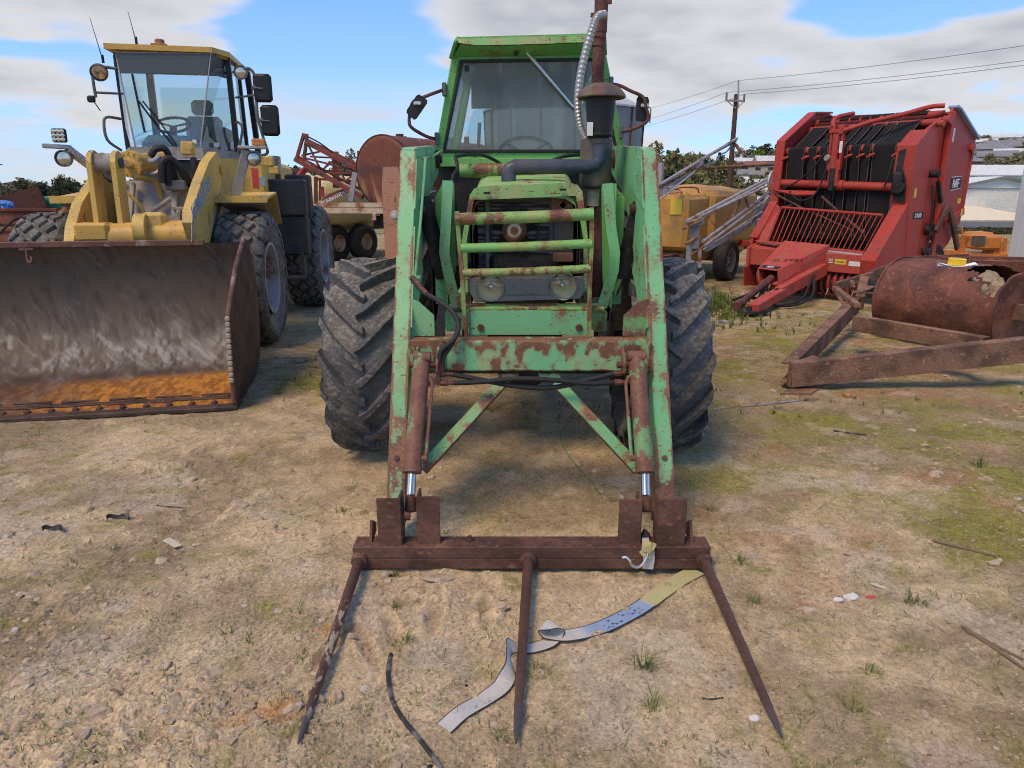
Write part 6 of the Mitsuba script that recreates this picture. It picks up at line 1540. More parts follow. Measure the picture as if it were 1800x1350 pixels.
yo('feed_hose', tube([(-.6, -.15, .75), (-.35, -.35, .62), (-.15, -.6, .35), (-.05, -.9, .1)], .035, 10, 6), 'yellow_decal')
yo('lid_loop', tube([(-.9, .3, 1.57), (-.8, .35, 1.64), (-.6, .42, 1.65), (-.4, .45, 1.62), (-.35, .46, 1.56)], .013, 8, 4), 'fork_rust')
yo('lid_loop', tube([(-.5, .6, 1.57), (-.48, .6, 1.66), (-.2, .7, 1.66), (-.15, .72, 1.57)], .013, 8, 4), 'fork_rust')
yo('cord', tube([(-1.2, .2, 1.57), (-1.0, .3, 1.60), (-.7, .25, 1.62), (-.5, .15, 1.58), (-.3, .2, 1.59), (-.35, .4, 1.6), (-.7, .45, 1.61), (-.9, .3, 1.63), (-1.2, .35, 1.58)], .014, 8, 6), 'salmon_paint')
yo('mast', cat(beam((-1.0, .9, 1.5), (-1.0, .9, 2.1), .08, .08, (0, 1, 0)), beam((-1.4, -.3, .5), (-1.4, -.3, 1.8), .07, .07, (0, 1, 0))), 'galvanised')
wp = mikit.ply(cat(lathe([(.20, -.09), (.31, -.125), (.35, -.115), (.365, -.08), (.37, 0), (.365, .08), (.35, .115), (.31, .125), (.20, .09)], (0, 0, 0), (1, 0, 0), 40)), 'dark_rubber', smooth=35)
rp = mikit.ply(rim_mesh(.21, .2, .3, 30, .75), 'belt_edge', smooth=35)
hole = mikit.ply(cat(*[cyl((.028, .115 * math.cos(a), .115 * math.sin(a)), (.042, .115 * math.cos(a), .115 * math.sin(a)), .019, 10) for a in np.arange(8) * math.pi / 4]), 'black_plastic', smooth=30)
for u in (.18, -1.8):
    k = numbered(f'{t}__wheel')
    labels[k] = {}
    tw_ = TY_ @ T().translate([u, 1.38, .37])
    scene[f'{k}__tyre'] = {**wp, 'to_world': tw_}
    scene[f'{k}__rim'] = {**rp, 'to_world': tw_ @ T().rotate([0, 0, 1], 180 if u > 0 else 0)}
    if u > 0:
        scene[f'{k}__rim_holes'] = {**hole, 'to_world': tw_}
        lab(f'{k}__rim_holes', kind='stuff')
b1 = thing(f'{t}__folded_boom', None, None)
for a, b_, r in (((2.782, 11.600, 1.143), (5.081, 14.200, 1.923), .028), ((2.818, 11.550, 1.101), (5.107, 14.200, 1.881), .028), ((2.977, 11.500, 1.226), (5.080, 14.100, 1.786), .022), ((3.041, 11.500, 0.838), (5.028, 14.100, 1.650), .026), ((3.081, 11.500, 0.776), (5.057, 14.100, 1.576), .024), ((3.045, 11.450, 0.718), (4.590, 13.400, 1.237), .015)):
    obj('tube', tube([a, b_], r, 10), 'galvanised', b1)
for a, b_ in (((3.789, 12.600, 1.109), (3.966, 12.700, 1.469)), ((4.205, 13.000, 1.309), (4.094, 12.900, 1.515)), ((3.341, 12.000, 1.071), (3.175, 12.000, 1.299))):
    obj('strut', beam(a, b_, .03, .03), 'orange_rust', b1)
obj('hinge_plate', cat(beam((2.881, 11.500, 1.182), (2.913, 11.500, 0.722), .14, .06, (0, 1, 0)), beam((2.758, 11.450, 1.106), (3.018, 11.500, 1.156), .10, .09)), 'grey_metal', b1)
objs('hinge_pin', [beam((2.679, 11.400, 1.030), (2.982, 11.500, 1.156), .03, .03), beam((2.729, 11.400, 0.810), (2.999, 11.500, 0.918), .03, .03), beam((2.843, 11.450, 0.628), (3.090, 11.500, 0.785), .02, .02), beam((2.764, 11.400, 1.100), (2.967, 11.450, 1.184), .05, .06)], 'orange_rust', b1)
objs('leg', [beam((2.828, 11.500, 0.767), (2.823, 11.500, 0.425), .08, .05, (0, 1, 0)), beam((2.995, 11.500, 0.713), (3.015, 11.500, 0.425), .05, .05, (0, 1, 0))], 'galvanised', b1)
obj('boom_rest', cat(beam((3.130, 11.600, 0.714), (4.367, 13.300, 1.028), .06, .09), beam((4.328, 13.300, 0.998), (4.759, 13.600, 1.508), .07, .07), beam((4.436, 13.200, 1.053), (4.728, 13.400, 1.105), .06, .12)), 'galvanised', b1)
b2 = thing(f'{t}__folded_boom_001', None, None)
for a, b_, r, m_ in (((2.277, 11.800, 1.658), (4.083, 13.600, 2.525), .025, 'galvanised'), ((2.279, 11.800, 1.606), (2.996, 12.600, 1.939), .022, 'orange_rust'), ((2.283, 11.800, 1.544), (3.027, 12.600, 1.911), .02, 'galvanised'), ((2.286, 11.800, 1.482), (3.058, 12.600, 1.874), .02, 'galvanised'), ((2.378, 11.800, 1.465), (3.112, 12.600, 1.939), .016, 'galvanised'),
                     ((2.922, 12.500, 1.964), (5.306, 14.600, 2.113), .026, 'orange_rust'), ((3.110, 12.700, 2.053), (4.066, 13.600, 2.485), .02, 'orange_rust')):
    obj('tube', tube([a, b_], r, 10), m_, b2)
obj('end_bracket', cat(plate([(-.12, .1), (.02, .02), (.14, -.14), (.10, -.15)], (4.073, 13.600, 2.407), (1, 0, 0), (0, 0, 1), .05)), 'orange_rust', b2)
obj('gusset', plate([(-.05, -.10), (.10, 0), (.08, .12), (-.06, .04)], (3.187, 12.700, 2.053), (1, .5, 0), (0, 0, 1), .02), 'galvanised', b2)
obj('spray_hose', tube([(3.357, 12.900, 2.040), (3.585, 13.100, 2.113), (3.685, 13.200, 2.222), (3.858, 13.400, 2.289), (3.979, 13.500, 2.431)], .014, 8, 5), 'blue_decal', b2)
obj('nozzle', cat(box(.04, .04, .09, (3.675, 13.200, 2.222)), box(.04, .04, .07, (3.363, 12.900, 2.097)), box(.06, .04, .06, (3.969, 13.500, 2.431))), 'black_plastic', b2, kind='stuff')
yo('rear_lamp', cat(box(.22, .05, .12, (.1, 2.4, .62), .01)), 'red_decal')

# ---------------------------------------------------------------- flatbed trailer with the rusty tank, and the red-boomed sprayer behind it
t = thing('flatbed_trailer', 'flatbed trailer with a rusty cream deck edge, carrying a big round tank', 'trailer')
ux, uy = unit((.50, .87, 0)), unit((.87, -.50, 0))
obj('deck', cat(panel4((-3.83, 14.5, 1.33), (-1.3, 14.2, 1.33), V(-1.3, 14.2, 1.33) + ux * 6, V(-3.83, 14.5, 1.33) + ux * 6, .06)), 'timber', t)
objs('edge_rail', [beam((-3.85, 14.46, 1.335), (-1.3, 14.16, 1.335), .05, .09), beam((-3.85, 14.45, 1.225), (-1.3, 14.15, 1.225), .07, .10)], 'cream_deck_paint', t)
objs('hook', [box(.07, .05, .14, (x, 14.42 - .117 * (x + 3.85), 1.115), .01) for x in (-2.70, -1.85)], 'cream_deck_paint', t)
obj('underframe', cat(box(.5, .12, .16, (-2.1, 14.35, 1.10)), box(1.6, .4, .2, (-2.0, 14.9, 1.0)), beam((-2.6, 14.6, 1.05), (0, 19.0, 1.05), .12, .25), beam((-1.6, 14.4, 1.05), (1.0, 18.8, 1.05), .12, .25)), 'dark_iron', t)
obj('mud_flap', box(.30, .03, .42, (-1.85, 14.7, .75)), 'fork_rust', t)
obj('tail_lamp', lathe([(.001, -.02), (.07, -.02), (.08, 0), (.08, .03)], (-2.35, 14.3, 1.12), (0, 1, 0), 16), 'galvanised', t)
for c in ((-1.55, 15.1, .48), (-.9, 16.2, .48)):
    obj('wheel', cat(lathe([(.2, -.14), (.42, -.16), (.48, -.1), (.48, .1), (.42, .16), (.2, .14), (.001, .1)], c, (.87, -.5, 0), 32)), 'dark_rubber', t)
t2 = thing('fuel_tank', 'big horizontal cylinder tank streaked with rust on the flatbed trailer', 'tank')
c0 = V(*(-2.615, 14.950, 1.981))
obj('shell', lathe([(.001, -.02), (.60, -.02), (.66, -.01), (.70, .02), (.70, 3.6), (.66, 3.62), (.001, 3.63)], c0, ux, 64), 'tank_rust', t2, smooth=50)
obj('rim', lathe([(.695, .0), (.715, .0), (.715, .05), (.70, .05)], c0, ux, 64), 'pipe_rust', t2)
objs('hatch', [cyl(c0 + ux * .6 + (0, 0, .68), c0 + ux * .6 + (0, 0, .75), .08, 14), cyl(c0 + ux * 2.3 + (0, 0, .68), c0 + ux * 2.3 + (0, 0, .77), .2, 18), cyl(c0 + ux * 3.1 + (0, 0, .66), c0 + ux * 3.1 + (0, 0, .84), .06, 12)], 'pipe_rust', t2)
obj('saddle', cat(box(.9, .3, .2, c0 + ux * .5 - (0, 0, .66)), box(.9, .3, .2, c0 + ux * 3 - (0, 0, .66))), 'dark_iron', t2)
objs('bracket', [box(.08, .05, .22, c0 + uy * .52 + (.0, -.05, -.08)), box(.05, .05, .10, c0 + uy * .2 + (.0, -.03, -.35))], 'dark_iron', t2)

t = thing('field_sprayer', 'cream tank sprayer with a raised red lattice boom, left of the rusty tank', 'sprayer')
cc = V(-4.35, 18.0, 1.30)
tk = trimesh.creation.icosphere(subdivisions=4)
tv = np.array(tk.vertices)
tv = np.sign(tv) * np.abs(tv) ** .62 * [.95, 1.3, .62]
tv[:, 2] += .04 * np.cos(tv[:, 0] * 9)
obj('tank', trimesh.Trimesh(tv @ trimesh.transformations.rotation_matrix(-.55, (0, 0, 1))[:3, :3].T + cc, tk.faces, process=False), 'cream_tank', t, smooth=60)
obj('tank_rib', cat(*[lathe([(.70, -.03), (.76, 0), (.70, .03)], cc + V(-.45 + .4 * i, -.6 + .3 * i, -.05), (.85, .52, 0), 32) for i in range(2)]), 'cream_tank', t)
obj('badge', sheet((-4.175, 16.000, 1.470), (1, 0, 0), (0, 0, 1), .09, .22, .01), 'red_decal', t)
pl = obj('name_board', plate([(p[0], p[2]) for p in ((-4.042, 15.600, 1.370), (-4.037, 15.600, 1.440), (-3.897, 15.600, 1.533), (-3.515, 15.600, 1.661), (-3.460, 15.600, 1.580), (-3.561, 15.600, 1.510), (-3.908, 15.600, 1.381))], (0, 15.6, 0), (1, 0, 0), (0, 0, 1), .03), 'boom_red', t)
obj('lettering', text_on('COMMANDER', (-3.749, 15.560, 1.440), V(.37, 0, .165), (0, 0, 1), .072, .004), 'white_paint', pl, smooth=False)
obj('chassis', cat(beam((-4.4, 18.2, .72), (-2.6, 20.4, .72), .12, .2), panel4((-4.412, 16.600, 0.886), (-4.146, 16.600, 0.975), (-4.295, 16.600, 0.696), (-4.402, 16.600, 0.658), .05)), 'boom_red', t)
obj('mudguard', cat(panel4((-4.457, 16.700, 0.984), (-4.129, 16.700, 1.022), (-4.311, 16.700, 0.652), (-4.427, 16.700, 0.677), .05)), 'orange_paint', t)
for px in ((-4.187, 17.100, 0.403), (-3.642, 17.600, 0.421)):
    k = numbered(f'{t}__wheel')
    labels[k] = {}
    c = V(px[0], px[1], .40)
    ax3 = unit((.86, -.5, 0))
    obj('tyre', lathe([(.2, -.15), (.33, -.17), (.40, -.13), (.415, 0), (.40, .13), (.33, .17), (.2, .15)], c, ax3, 36), 'dark_rubber', k)
    obj('rim', lathe([(.21, .13), (.20, .08), (.13, .04), (.12, .07), (.05, .07), (.045, .1), (.001, .1)], c, ax3, 26), 'cream_deck_paint', k)
bm_ = thing(f'{t}__lattice_boom', None, None)
Z1, Z2 = 15.6, 15.9
ch = {'a': (-4.326, 15.700, 2.603), 'b': (-3.214, 15.400, 1.980), 'b2': (-3.124, 15.400, 1.901), 'c': (-4.581, 15.700, 2.251), 'd': (-3.124, 15.400, 1.477), 'e': (-4.494, 16.100, 2.348), 'f': (-3.267, 15.900, 2.037)}
for p0, p1, w in (((-4.303, 15.700, 2.581), (-3.142, 15.400, 2.003), .085), ((-4.385, 16.100, 2.651), (-3.265, 15.800, 2.128), .05), ((-4.581, 15.700, 2.251), (-3.125, 15.400, 1.466), .09), ((-4.643, 16.100, 2.325), (-3.174, 15.800, 1.591), .05), ((-4.399, 15.700, 2.274), (-3.093, 15.500, 1.971), .04)):
    obj('chord', beam(p0, p1, w, w), 'boom_red', bm_)
for p0, p1 in (((-4.364, 15.700, 2.716), (-4.545, 15.700, 2.251)), ((-4.295, 15.700, 2.693), (-4.390, 15.700, 2.228)), ((-4.386, 15.700, 2.738), (-4.269, 15.700, 2.716))):
    obj('end_post', beam(p0, p1, .08, .06), 'boom_red', bm_)
for p0, p1 in (((-4.292, 15.700, 2.569), (-4.062, 15.600, 2.099)), ((-4.017, 15.600, 2.394), (-4.488, 15.900, 2.328)), ((-3.816, 15.600, 2.201), (-3.971, 15.600, 2.030)), ((-3.752, 15.600, 2.270), (-3.496, 15.500, 1.799)), ((-3.970, 15.600, 2.042), (-3.718, 15.600, 2.236)), ((-3.868, 15.600, 1.961), (-3.260, 15.500, 1.959)), ((-3.496, 15.500, 1.799), (-3.210, 15.500, 2.005)), ((-4.335, 16.000, 2.309), (-3.800, 15.800, 2.278))):
    obj('brace', beam(p0, p1, .035, .035), 'boom_red', bm_)
obj('rear_mast', cat(beam((-3.838, 16.200, 2.423), (-3.863, 16.200, 1.662), .12, .12, (0, 1, 0)), beam((-3.347, 16.400, 2.444), (-3.367, 16.400, 1.662), .10, .10, (0, 1, 0))), 'boom_red', bm_)
obj('elbow', tube([(-4.648, 15.900, 1.850), (-4.514, 15.900, 1.991), (-4.386, 15.900, 2.072), (-4.115, 15.800, 2.093)], .055, 10, 5), 'red_paint', bm_)
obj('boom_hose', tube([(-4.271, 15.700, 2.693), (-4.084, 15.600, 2.608), (-3.959, 15.600, 2.530), (-3.745, 15.600, 2.372)], .016, 8, 4), 'black_rubber', bm_)
objs('upright', [beam((-4.349, 16.400, 1.905), (-4.392, 16.400, 1.318), .07, .07, (0, 1, 0)), beam((-4.262, 16.400, 1.881), (-4.297, 16.400, 1.392), .04, .04, (0, 1, 0)), beam((-4.390, 16.400, 1.856), (-3.535, 16.400, 1.808), .05, .05)], 'boom_red', t)
obj('boom_support', beam((-3.156, 14.900, 1.958), (-3.282, 14.900, 1.393), .10, .06, (0, 1, 0)), 'galvanised', t)

# ---------------------------------------------------------------- grey grain bin behind the tractor
t = thing('grain_bin', 'large round grey grain bin with a pale cone roof behind the tractor', 'grain bin')
sc_ = V(1.22, 17.6, 0)
obj('wall', lathe([(1.75, .9)] + [(1.76 + .09 * i / 24 + (.008 if i % 2 else 0), .9 + 2.45 * i / 24) for i in range(25)] + [(1.86, 3.36)], sc_, (0, 0, 1), 72), 'silo_grey', t, smooth=30)
obj('roof', lathe([(1.90, 3.34), (1.90, 3.38), (.35, 4.16), (.3, 4.22), (.001, 4.26)], sc_, (0, 0, 1), 36), 'silo_roof', t, smooth=20)
for i in range(16):
    a = i * math.pi / 8 + .05
    obj('seam', tube([sc_ + V(1.772 * math.cos(a), 1.772 * math.sin(a), .9), sc_ + V(1.87 * math.cos(a), 1.87 * math.sin(a), 3.36)], .018, 6), 'fork_rust', t)
obj('hopper', lathe([(1.75, .92), (.3, .3), (.001, .3)], sc_, (0, 0, 1), 36), 'silo_grey', t)
for i in range(6):
    a = i * math.pi / 3 + .3
    obj('leg', beam(sc_ + V(1.7 * math.cos(a), 1.7 * math.sin(a), 0), sc_ + V(1.7 * math.cos(a), 1.7 * math.sin(a), 1.2), .1, .1, (0, 1, 0)), 'grey_metal', t)
obj('roof_pipe', tube([sc_ + V(1.80, -.3, 3.42), sc_ + V(1.90, -.3, 3.44), sc_ + V(1.95, -.3, 3.38), sc_ + V(1.94, -.3, 3.1)], .015, 8, 4), 'wire_grey', t)

# ---------------------------------------------------------------- power pole and its lines
t = thing('power_pole', 'dark timber power pole with a steel crossarm carrying three wires', 'power pole')
b_, tp_ = V(*(13.572, 45.000, 1.347)), V(*(13.269, 45.000, 7.025))
b_[2] = -3.5
b_[0] = tp_[0]
obj('pole', tube([b_, tp_], [.19, .13], 14), 'timber', t)
obj('crossarm', beam((12.636, 44.800, 6.657), (13.711, 44.800, 6.626), .09, .12), 'galvanised', t)
objs('crossarm_brace', [beam((12.705, 44.800, 6.626), (13.209, 44.800, 6.218), .05, .05), beam((13.680, 44.800, 6.595), (13.309, 44.800, 6.218), .05, .05)], 'galvanised', t)
obj('top_rod', beam((13.377, 44.800, 6.218), (13.264, 44.800, 7.746), .08, .08, (0, 1, 0)), 'galvanised', t)
ins = [(13.264, 44.800, 7.746), (12.634, 44.800, 7.095), (13.678, 44.800, 7.001)]
objs('insulator', [cyl(V(*p) - (0, 0, .45), V(*p), .06, 10) for p in ins[1:]], 'grey_metal', t)
for i, p in enumerate(ins):
    p = V(*p)
    r0 = V(*((21.96, 30.0, 7.28), (22.08, 30.0, 6.72), (22.11, 30.0, 6.55))[i])
    l0 = V(*((11.44, 95.0, 10.33), (11.48, 95.0, 8.98), (11.51, 95.0, 8.24))[i])
    for e, sag in ((r0, .12), (l0, .35)):
        s = np.linspace(0, 1, 16)[:, None]
        w = p + (e - p) * s - np.array([0, 0, 1.0]) * 4 * sag * s * (1 - s)
        obj('power_line', tube(w, .012, 5), 'wire_grey', None, f'thin overhead wire running {"right" if e is r0 else "left"} from the {("top rod", "left insulator", "right insulator")[i]} of the power pole', 'power line')
t = thing('utility_pole', 'thin distant power pole at the left edge above the trees', 'power pole')
b_ = V(*(-48.553, 70.000, 0.917))
obj('pole', tube([b_, b_ + (-.2, 0, 3.4)], .1, 8), 'timber', t)
obj('crossarm', beam(b_ + (-.8, 0, 2.9), b_ + (.5, 0, 2.9), .08, .1), 'timber', t)
t = thing('utility_pole', 'small distant power pole above the rusty tank', 'power pole')
b_ = V(*(-6.405, 45.000, 3.927))
obj('pole', tube([b_ + (0, 0, -3), b_ + (0, 0, .75)], .06, 8), 'timber', t)
obj('crossarm', beam(b_ + (-.26, 0, .66), b_ + (.26, 0, .66), .05, .06), 'timber', t)

# ---------------------------------------------------------------- right: grey container, orange machine
t = thing('shipping_container', 'pale grey steel container cut off by the right edge of the picture', 'container')
cx0 = (8.978, 13.000, 0.419)[0]
TC_ = T().translate([cx0, 13.0, 0]).rotate([0, 0, 1], -42)
obj('wall', cat(*[box(.145, .03 if i % 2 else .05, 2.3, (.17 + .145 * i, (.03 if i % 2 else 0), 1.2)) for i in range(16)]), 'pale_grey_paint', t, to_world=TC_)
obj('corner_post', box(.10, .10, 2.5, (.05, 0, 1.25), .006), 'pale_grey_paint', t, to_world=TC_)
obj('body', cat(box(2.3, 5, 2.42, (1.2, 2.6, 1.22)), box(2.4, .1, .1, (1.2, 0, 2.45)), box(2.4, .1, .12, (1.2, 0, .06))), 'pale_grey_paint', t, to_world=TC_)
t = thing('orange_machine', 'faded orange machine with upright posts behind the red baler, near the container', 'machine')
objs('cover', [rbox(.62, .6, .34, (11.716, 18.000, 0.366), .05), rbox(.5, .5, .22, np.array((11.850, 18.400, 0.479)), .04), box(.3, .4, .5, (12.009, 18.000, 0.156), .03)], 'orange_paint', t)
objs('post', [beam((11.248, 18.000, -0.055), (11.176, 18.000, 0.546), .16, .12, (0, 1, 0)), beam((11.943, 17.800, 0.034), (11.939, 17.800, 0.517), .06, .06, (0, 1, 0)), beam((12.333, 18.000, 0.016), (12.279, 18.000, 0.463), .07, .07, (0, 1, 0)), beam((11.206, 18.000, 0.532), (11.162, 18.000, 0.712), .03, .03, (0, 1, 0))], 'orange_paint', t)
objs('arm', [beam((11.937, 17.700, 0.015), (12.272, 17.900, 0.137), .06, .05), beam((11.176, 18.000, 0.463), (11.748, 18.200, 0.506), .08, .1)], 'orange_paint', t)
obj('base', cat(box(1.6, .9, .25, np.array((11.813, 18.200, -0.031))), box(.3, .3, .2, (10.985, 18.000, 0.072))), 'orange_paint', t)
obj('panel', sheet(np.array((11.246, 17.680, 0.293)), (1, 0, 0), (0, 0, 1), .34, .24, .01), 'filter_brown', t)

# ---------------------------------------------------------------- left: rusty skip and scrap
t = thing('scrap_bin', 'long rusty steel bin with a raised dark back, at the left edge behind the loader', 'bin')
objs('back', [plate([(-10.2, 1.0), (-8.2, 1.0), (-8.12, 1.35), (-8.24, 1.69), (-10.2, 1.18)], (0, 12.8, 0), (1, 0, 0), (0, 0, 1), .03)], 'skip_dark', t)
objs('front', [box(2.6, .05, .22, (-8.75, 12.0, 1.20)), box(2.6, .05, .35, (-8.75, 11.9, .80)), box(2.6, .05, .5, (-8.75, 11.9, .3))], 'skip_rust', t)
obj('rim', cat(beam((-10, 11.97, 1.315), (-7.45, 11.97, 1.315), .07, .05), beam((-10, 11.87, 1.0), (-7.45, 11.87, 1.0), .05, .05)), 'skip_rust', t)
objs('strut', [beam((-7.5, 11.95, 1.2), (-7.2, 12.0, 1.42), .05, .05), beam((-7.45, 11.9, 1.18), (-7.15, 12.0, 1.36), .04, .04), beam((-7.25, 12.2, 1.1), (-7.2, 12.2, 1.45), .03, .03)], 'orange_rust', t)
obj('floor', box(2.4, .8, .05, (-8.75, 12.4, .6)), 'skip_dark', t)
m = trimesh.creation.icosphere(subdivisions=3)
obj('tarpaulin', rough_up(trimesh.Trimesh(np.array(m.vertices) * [.10, .1, .09] + V(*(-8.554, 12.400, 1.362)), m.faces), .05, 14), 'blue_cloth', None, 'crumpled blue tarpaulin lying in the rusty bin at the far left', 'tarpaulin')
obj('tarpaulin', rough_up(trimesh.Trimesh(np.array(m.vertices) * [.22, .1, .14] + V(*(-8.234, 13.000, 1.387)), m.faces), .03, 9, 2), 'green_cloth', None, 'green tarpaulin beside the raised end of the rusty bin', 'tarpaulin')
obj('cable', tube([(-8.191, 11.600, 0.957), (-8.059, 11.600, 1.081), (-7.982, 11.700, 1.174), (-7.918, 11.800, 1.188)], .02, 8, 6), 'black_rubber', None, 'black cable hanging over the front of the rusty bin', 'cable')
t = thing('scrap_bin', 'low dark rusty hopper partly hidden behind the wheel loader fender', 'bin')
objs('side', [panel4((-7.3, 12.6, .6), (-6.4, 12.4, .6), (-6.3, 12.4, 1.2), (-7.3, 12.6, 1.2), .03)], 'skip_dark', t)

# ---------------------------------------------------------------- fence and buildings beyond the yard
t = thing('paling_fence', 'brown corrugated fence behind the loader and the sprayer', 'fence')
for i in range(26):
    x = -11.2 + i * .19
    obj('panel', box(.18, .02 + .012 * (i % 2), 3.2, (x, 31 + .02 * i, .95 - .008 * i)), 'timber', t)
obj('rail', beam((-11.3, 30.97, 2.4), (-6.4, 31.47, 2.25), .05, .08), 'timber', t)

mat('wall_white', (.74, .74, .71), .8)
mat('wall_cream', (.50, .43, .33), .8)
mat('wall_brick', (.26, .15, .10), .85)
mat('roof_grey', lambda p, n, uv: mix((.19, .195, .205), (.25, .255, .265), noise(p.x * .8, p.y * .8, p.z * 3)), .7)
mat('roof_white', (.60, .62, .60), .5)
mat('roof_red', (.26, .10, .08), .7)
mat('window_dark', (.03, .035, .04), .15)


def house(pos, yaw, w, d, h, rise, wall, roof, label, hip=False, group=None, nwin=3):
    x, y, z = pos
    key = thing('house', label, 'house', group)
    tw = T().translate([x, y, z]).rotate([0, 0, 1], yaw)
    ps = lambda name, m, mt, par=key: obj(name, m, mt, par, to_world=tw, smooth=False)
    ps('wall', box(w, d, h, (0, 0, h / 2 - .0)), wall)
    o = .5
    if hip:
        v = [(-w / 2 - o, -d / 2 - o, h), (w / 2 + o, -d / 2 - o, h), (w / 2 + o, d / 2 + o, h), (-w / 2 - o, d / 2 + o, h), (-w / 2 + d / 2, 0, h + rise), (w / 2 - d / 2, 0, h + rise)]
        f = [[0, 1, 5], [0, 5, 4], [1, 2, 5], [2, 3, 4], [2, 4, 5], [3, 0, 4], [0, 2, 1], [0, 3, 2]]
        rm = trimesh.Trimesh(v, f, process=False)
    else:
        rm = cat(panel4((-w / 2 - o, -d / 2 - o, h - .1), (w / 2 + o, -d / 2 - o, h - .1), (w / 2 + o, 0, h + rise), (-w / 2 - o, 0, h + rise), .12), panel4((w / 2 + o, d / 2 + o, h - .1), (-w / 2 - o, d / 2 + o, h - .1), (-w / 2 - o, 0, h + rise), (w / 2 + o, 0, h + rise), .12))
        ps('gable', cat(*[trimesh.Trimesh([(s * w / 2 * .99, -d / 2, h), (s * w / 2 * .99, d / 2, h), (s * w / 2 * .99, 0, h + rise)], [[0, 1, 2], [0, 2, 1]], process=False) for s in (-1, 1)]), wall)
    ps('roof', rm, roof)
    for i in range(nwin):
        ps('window', box(w / nwin * .42, .06, h * .40, ((i + .5) / nwin * w - w / 2, -d / 2 - .02, h * .55)), 'window_dark')
    return key


def hl_pos(px, py, Y):
    """bearing from the photograph's pixel, standing on the land"""
    return px, py, Y


HOUSES = [
    ((147.325, 228.000, 9.377), -20, 12, 8, 2.7, 1.8, 'wall_cream', 'roof_grey', 'low house with a grey gable roof and carport below the hill top houses', False),
    ((178.527, 285.000, 14.835), -25, 22, 10, 3, 2.2, 'wall_brick', 'roof_grey', 'long brick house under a wide grey hip roof on the hillside', True),
    ((189.387, 285.000, 14.835), -30, 16, 9, 3, 2.6, 'wall_cream', 'roof_grey', 'cream gabled house beside the long grey-roofed house', False),
    ((217.024, 352.000, 22.513), -20, 18, 9, 3, 1.6, 'wall_white', 'roof_white', 'pale house with a white roof just behind the red baler', False),
    ((284.235, 437.000, 30.065), -20, 20, 9, 3, 2, 'wall_white', 'roof_white', 'white house near the top of the hill among trees', False),
    ((244.150, 361.000, 22.006), -25, 16, 9, 3, 2, 'wall_white', 'roof_grey', 'white-walled house with a grey roof at the right edge of the hill', True),
    ((159.279, 238.000, 9.542), -30, 9, 7, 3, 1.4, 'wall_white', 'roof_white', 'small white house low on the hillside at right', False),
    ((101.741, 323.000, 12.832), 10, 14, 8, 2.6, 1.6, 'wall_white', 'roof_white', 'white house left of the bright green tree', False),
    ((108.007, 314.000, 12.750), -5, 10, 8, 3, 2.2, 'wall_cream', 'roof_white', 'cream gabled house right below the bright green tree', False),
    ((86.553, 266.000, 9.497), 5, 14, 8, 2.6, 1.6, 'wall_cream', 'roof_red', 'house with a dull red roof left of the baler', True),
    ((38.840, 142.000, 2.596), 0, 12, 7, 2.4, 1.2, 'wall_white', 'roof_white', 'long low white-roofed building behind the orange tank', False),
    ((46.781, 148.000, 2.307), 4, 13, 7, 2.4, 1.1, 'wall_white', 'roof_white', 'low white-roofed building right of the power pole', False),
    ((40.591, 118.000, 1.032), -6, 7, 5, 2.2, .9, 'wall_white', 'roof_white', 'small white shed left of the baler', False),
    ((41.156, 162.000, 3.209), 0, 9, 6, 2.4, 1.4, 'wall_brick', 'roof_red', 'small brick house with a red roof in the trees', True),
    ((-83.406, 142.000, 1.012), 20, 12, 7, 2.2, 1.4, 'wall_cream', 'roof_white', 'cream house with a pale roof left of the wheel loader', False),
    ((-141.074, 209.000, 2.111), 0, 9, 7, 2.6, 1.4, 'wall_white', 'roof_red', 'distant pale house above the trees at the far left', True),
    ((63.412, 209.000, 5.360), 8, 12, 7, 2.6, 1.6, 'wall_white', 'roof_grey', 'white house with a grey roof behind the power pole', True),
    ((128.038, 209.000, 7.663), -20, 10, 7, 2.6, 1.3, 'wall_brick', 'roof_grey', 'brick house with a grey roof beside the baler edge', True),
]
for pos, yaw, w, d, h, rise, wl, rf, label, hip in HOUSES:
    z = max(land_at(pos[0], pos[1]) + .1, pos[2] - h)
    key = house((pos[0], pos[1], z), yaw, w, d, h, rise, wl, rf, label, hip)
    obj('plinth', box(w - .1, d - .1, 4, (pos[0], pos[1], z - 2.0), 0, trimesh.transformations.rotation_matrix(math.radians(yaw), (0, 0, 1))[:3, :3]), wl, key)

t = thing('warehouse', 'large white metal shed with a gable front and lean-to roof, right of the baler', 'shed')
wl_, wr_ = (36.256, 60.000, 1.693), (43.526, 60.000, 1.693)
X0, X1, zb, ze, zp = wl_[0], wr_[0], -5.0, 1.75, 2.55
for i in range(38):
    x = X0 + (X1 - X0) * (i + .5) / 38
    obj('rib', box(.06, .03, ze - zb, (x, 59.96, (ze + zb) / 2)), 'wall_white', t)
obj('front_wall', plate([(X0, zb), (X1, zb), (X1, ze), ((X0 + X1) / 2, zp), (X0, ze)], (0, 60.05, 0), (1, 0, 0), (0, 0, 1), .1), 'wall_white', t)
obj('roof', cat(panel4((X0 - .2, 59.7, ze), ((X0 + X1) / 2, 59.7, zp), ((X0 + X1) / 2, 85, zp), (X0 - .2, 85, ze), .12), panel4(((X0 + X1) / 2, 59.7, zp), (X1 + .2, 59.7, ze), (X1 + .2, 85, ze), ((X0 + X1) / 2, 85, zp), .12)), 'roof_white', t)
obj('barge_trim', cat(beam((X0 - .2, 59.68, ze), ((X0 + X1) / 2, 59.68, zp), .06, .2), beam(((X0 + X1) / 2, 59.68, zp), (X1 + .2, 59.68, ze), .06, .2), beam((X0, 59.9, ze - .1), (X1, 59.9, ze - .1), .05, .06)), 'roof_grey', t)
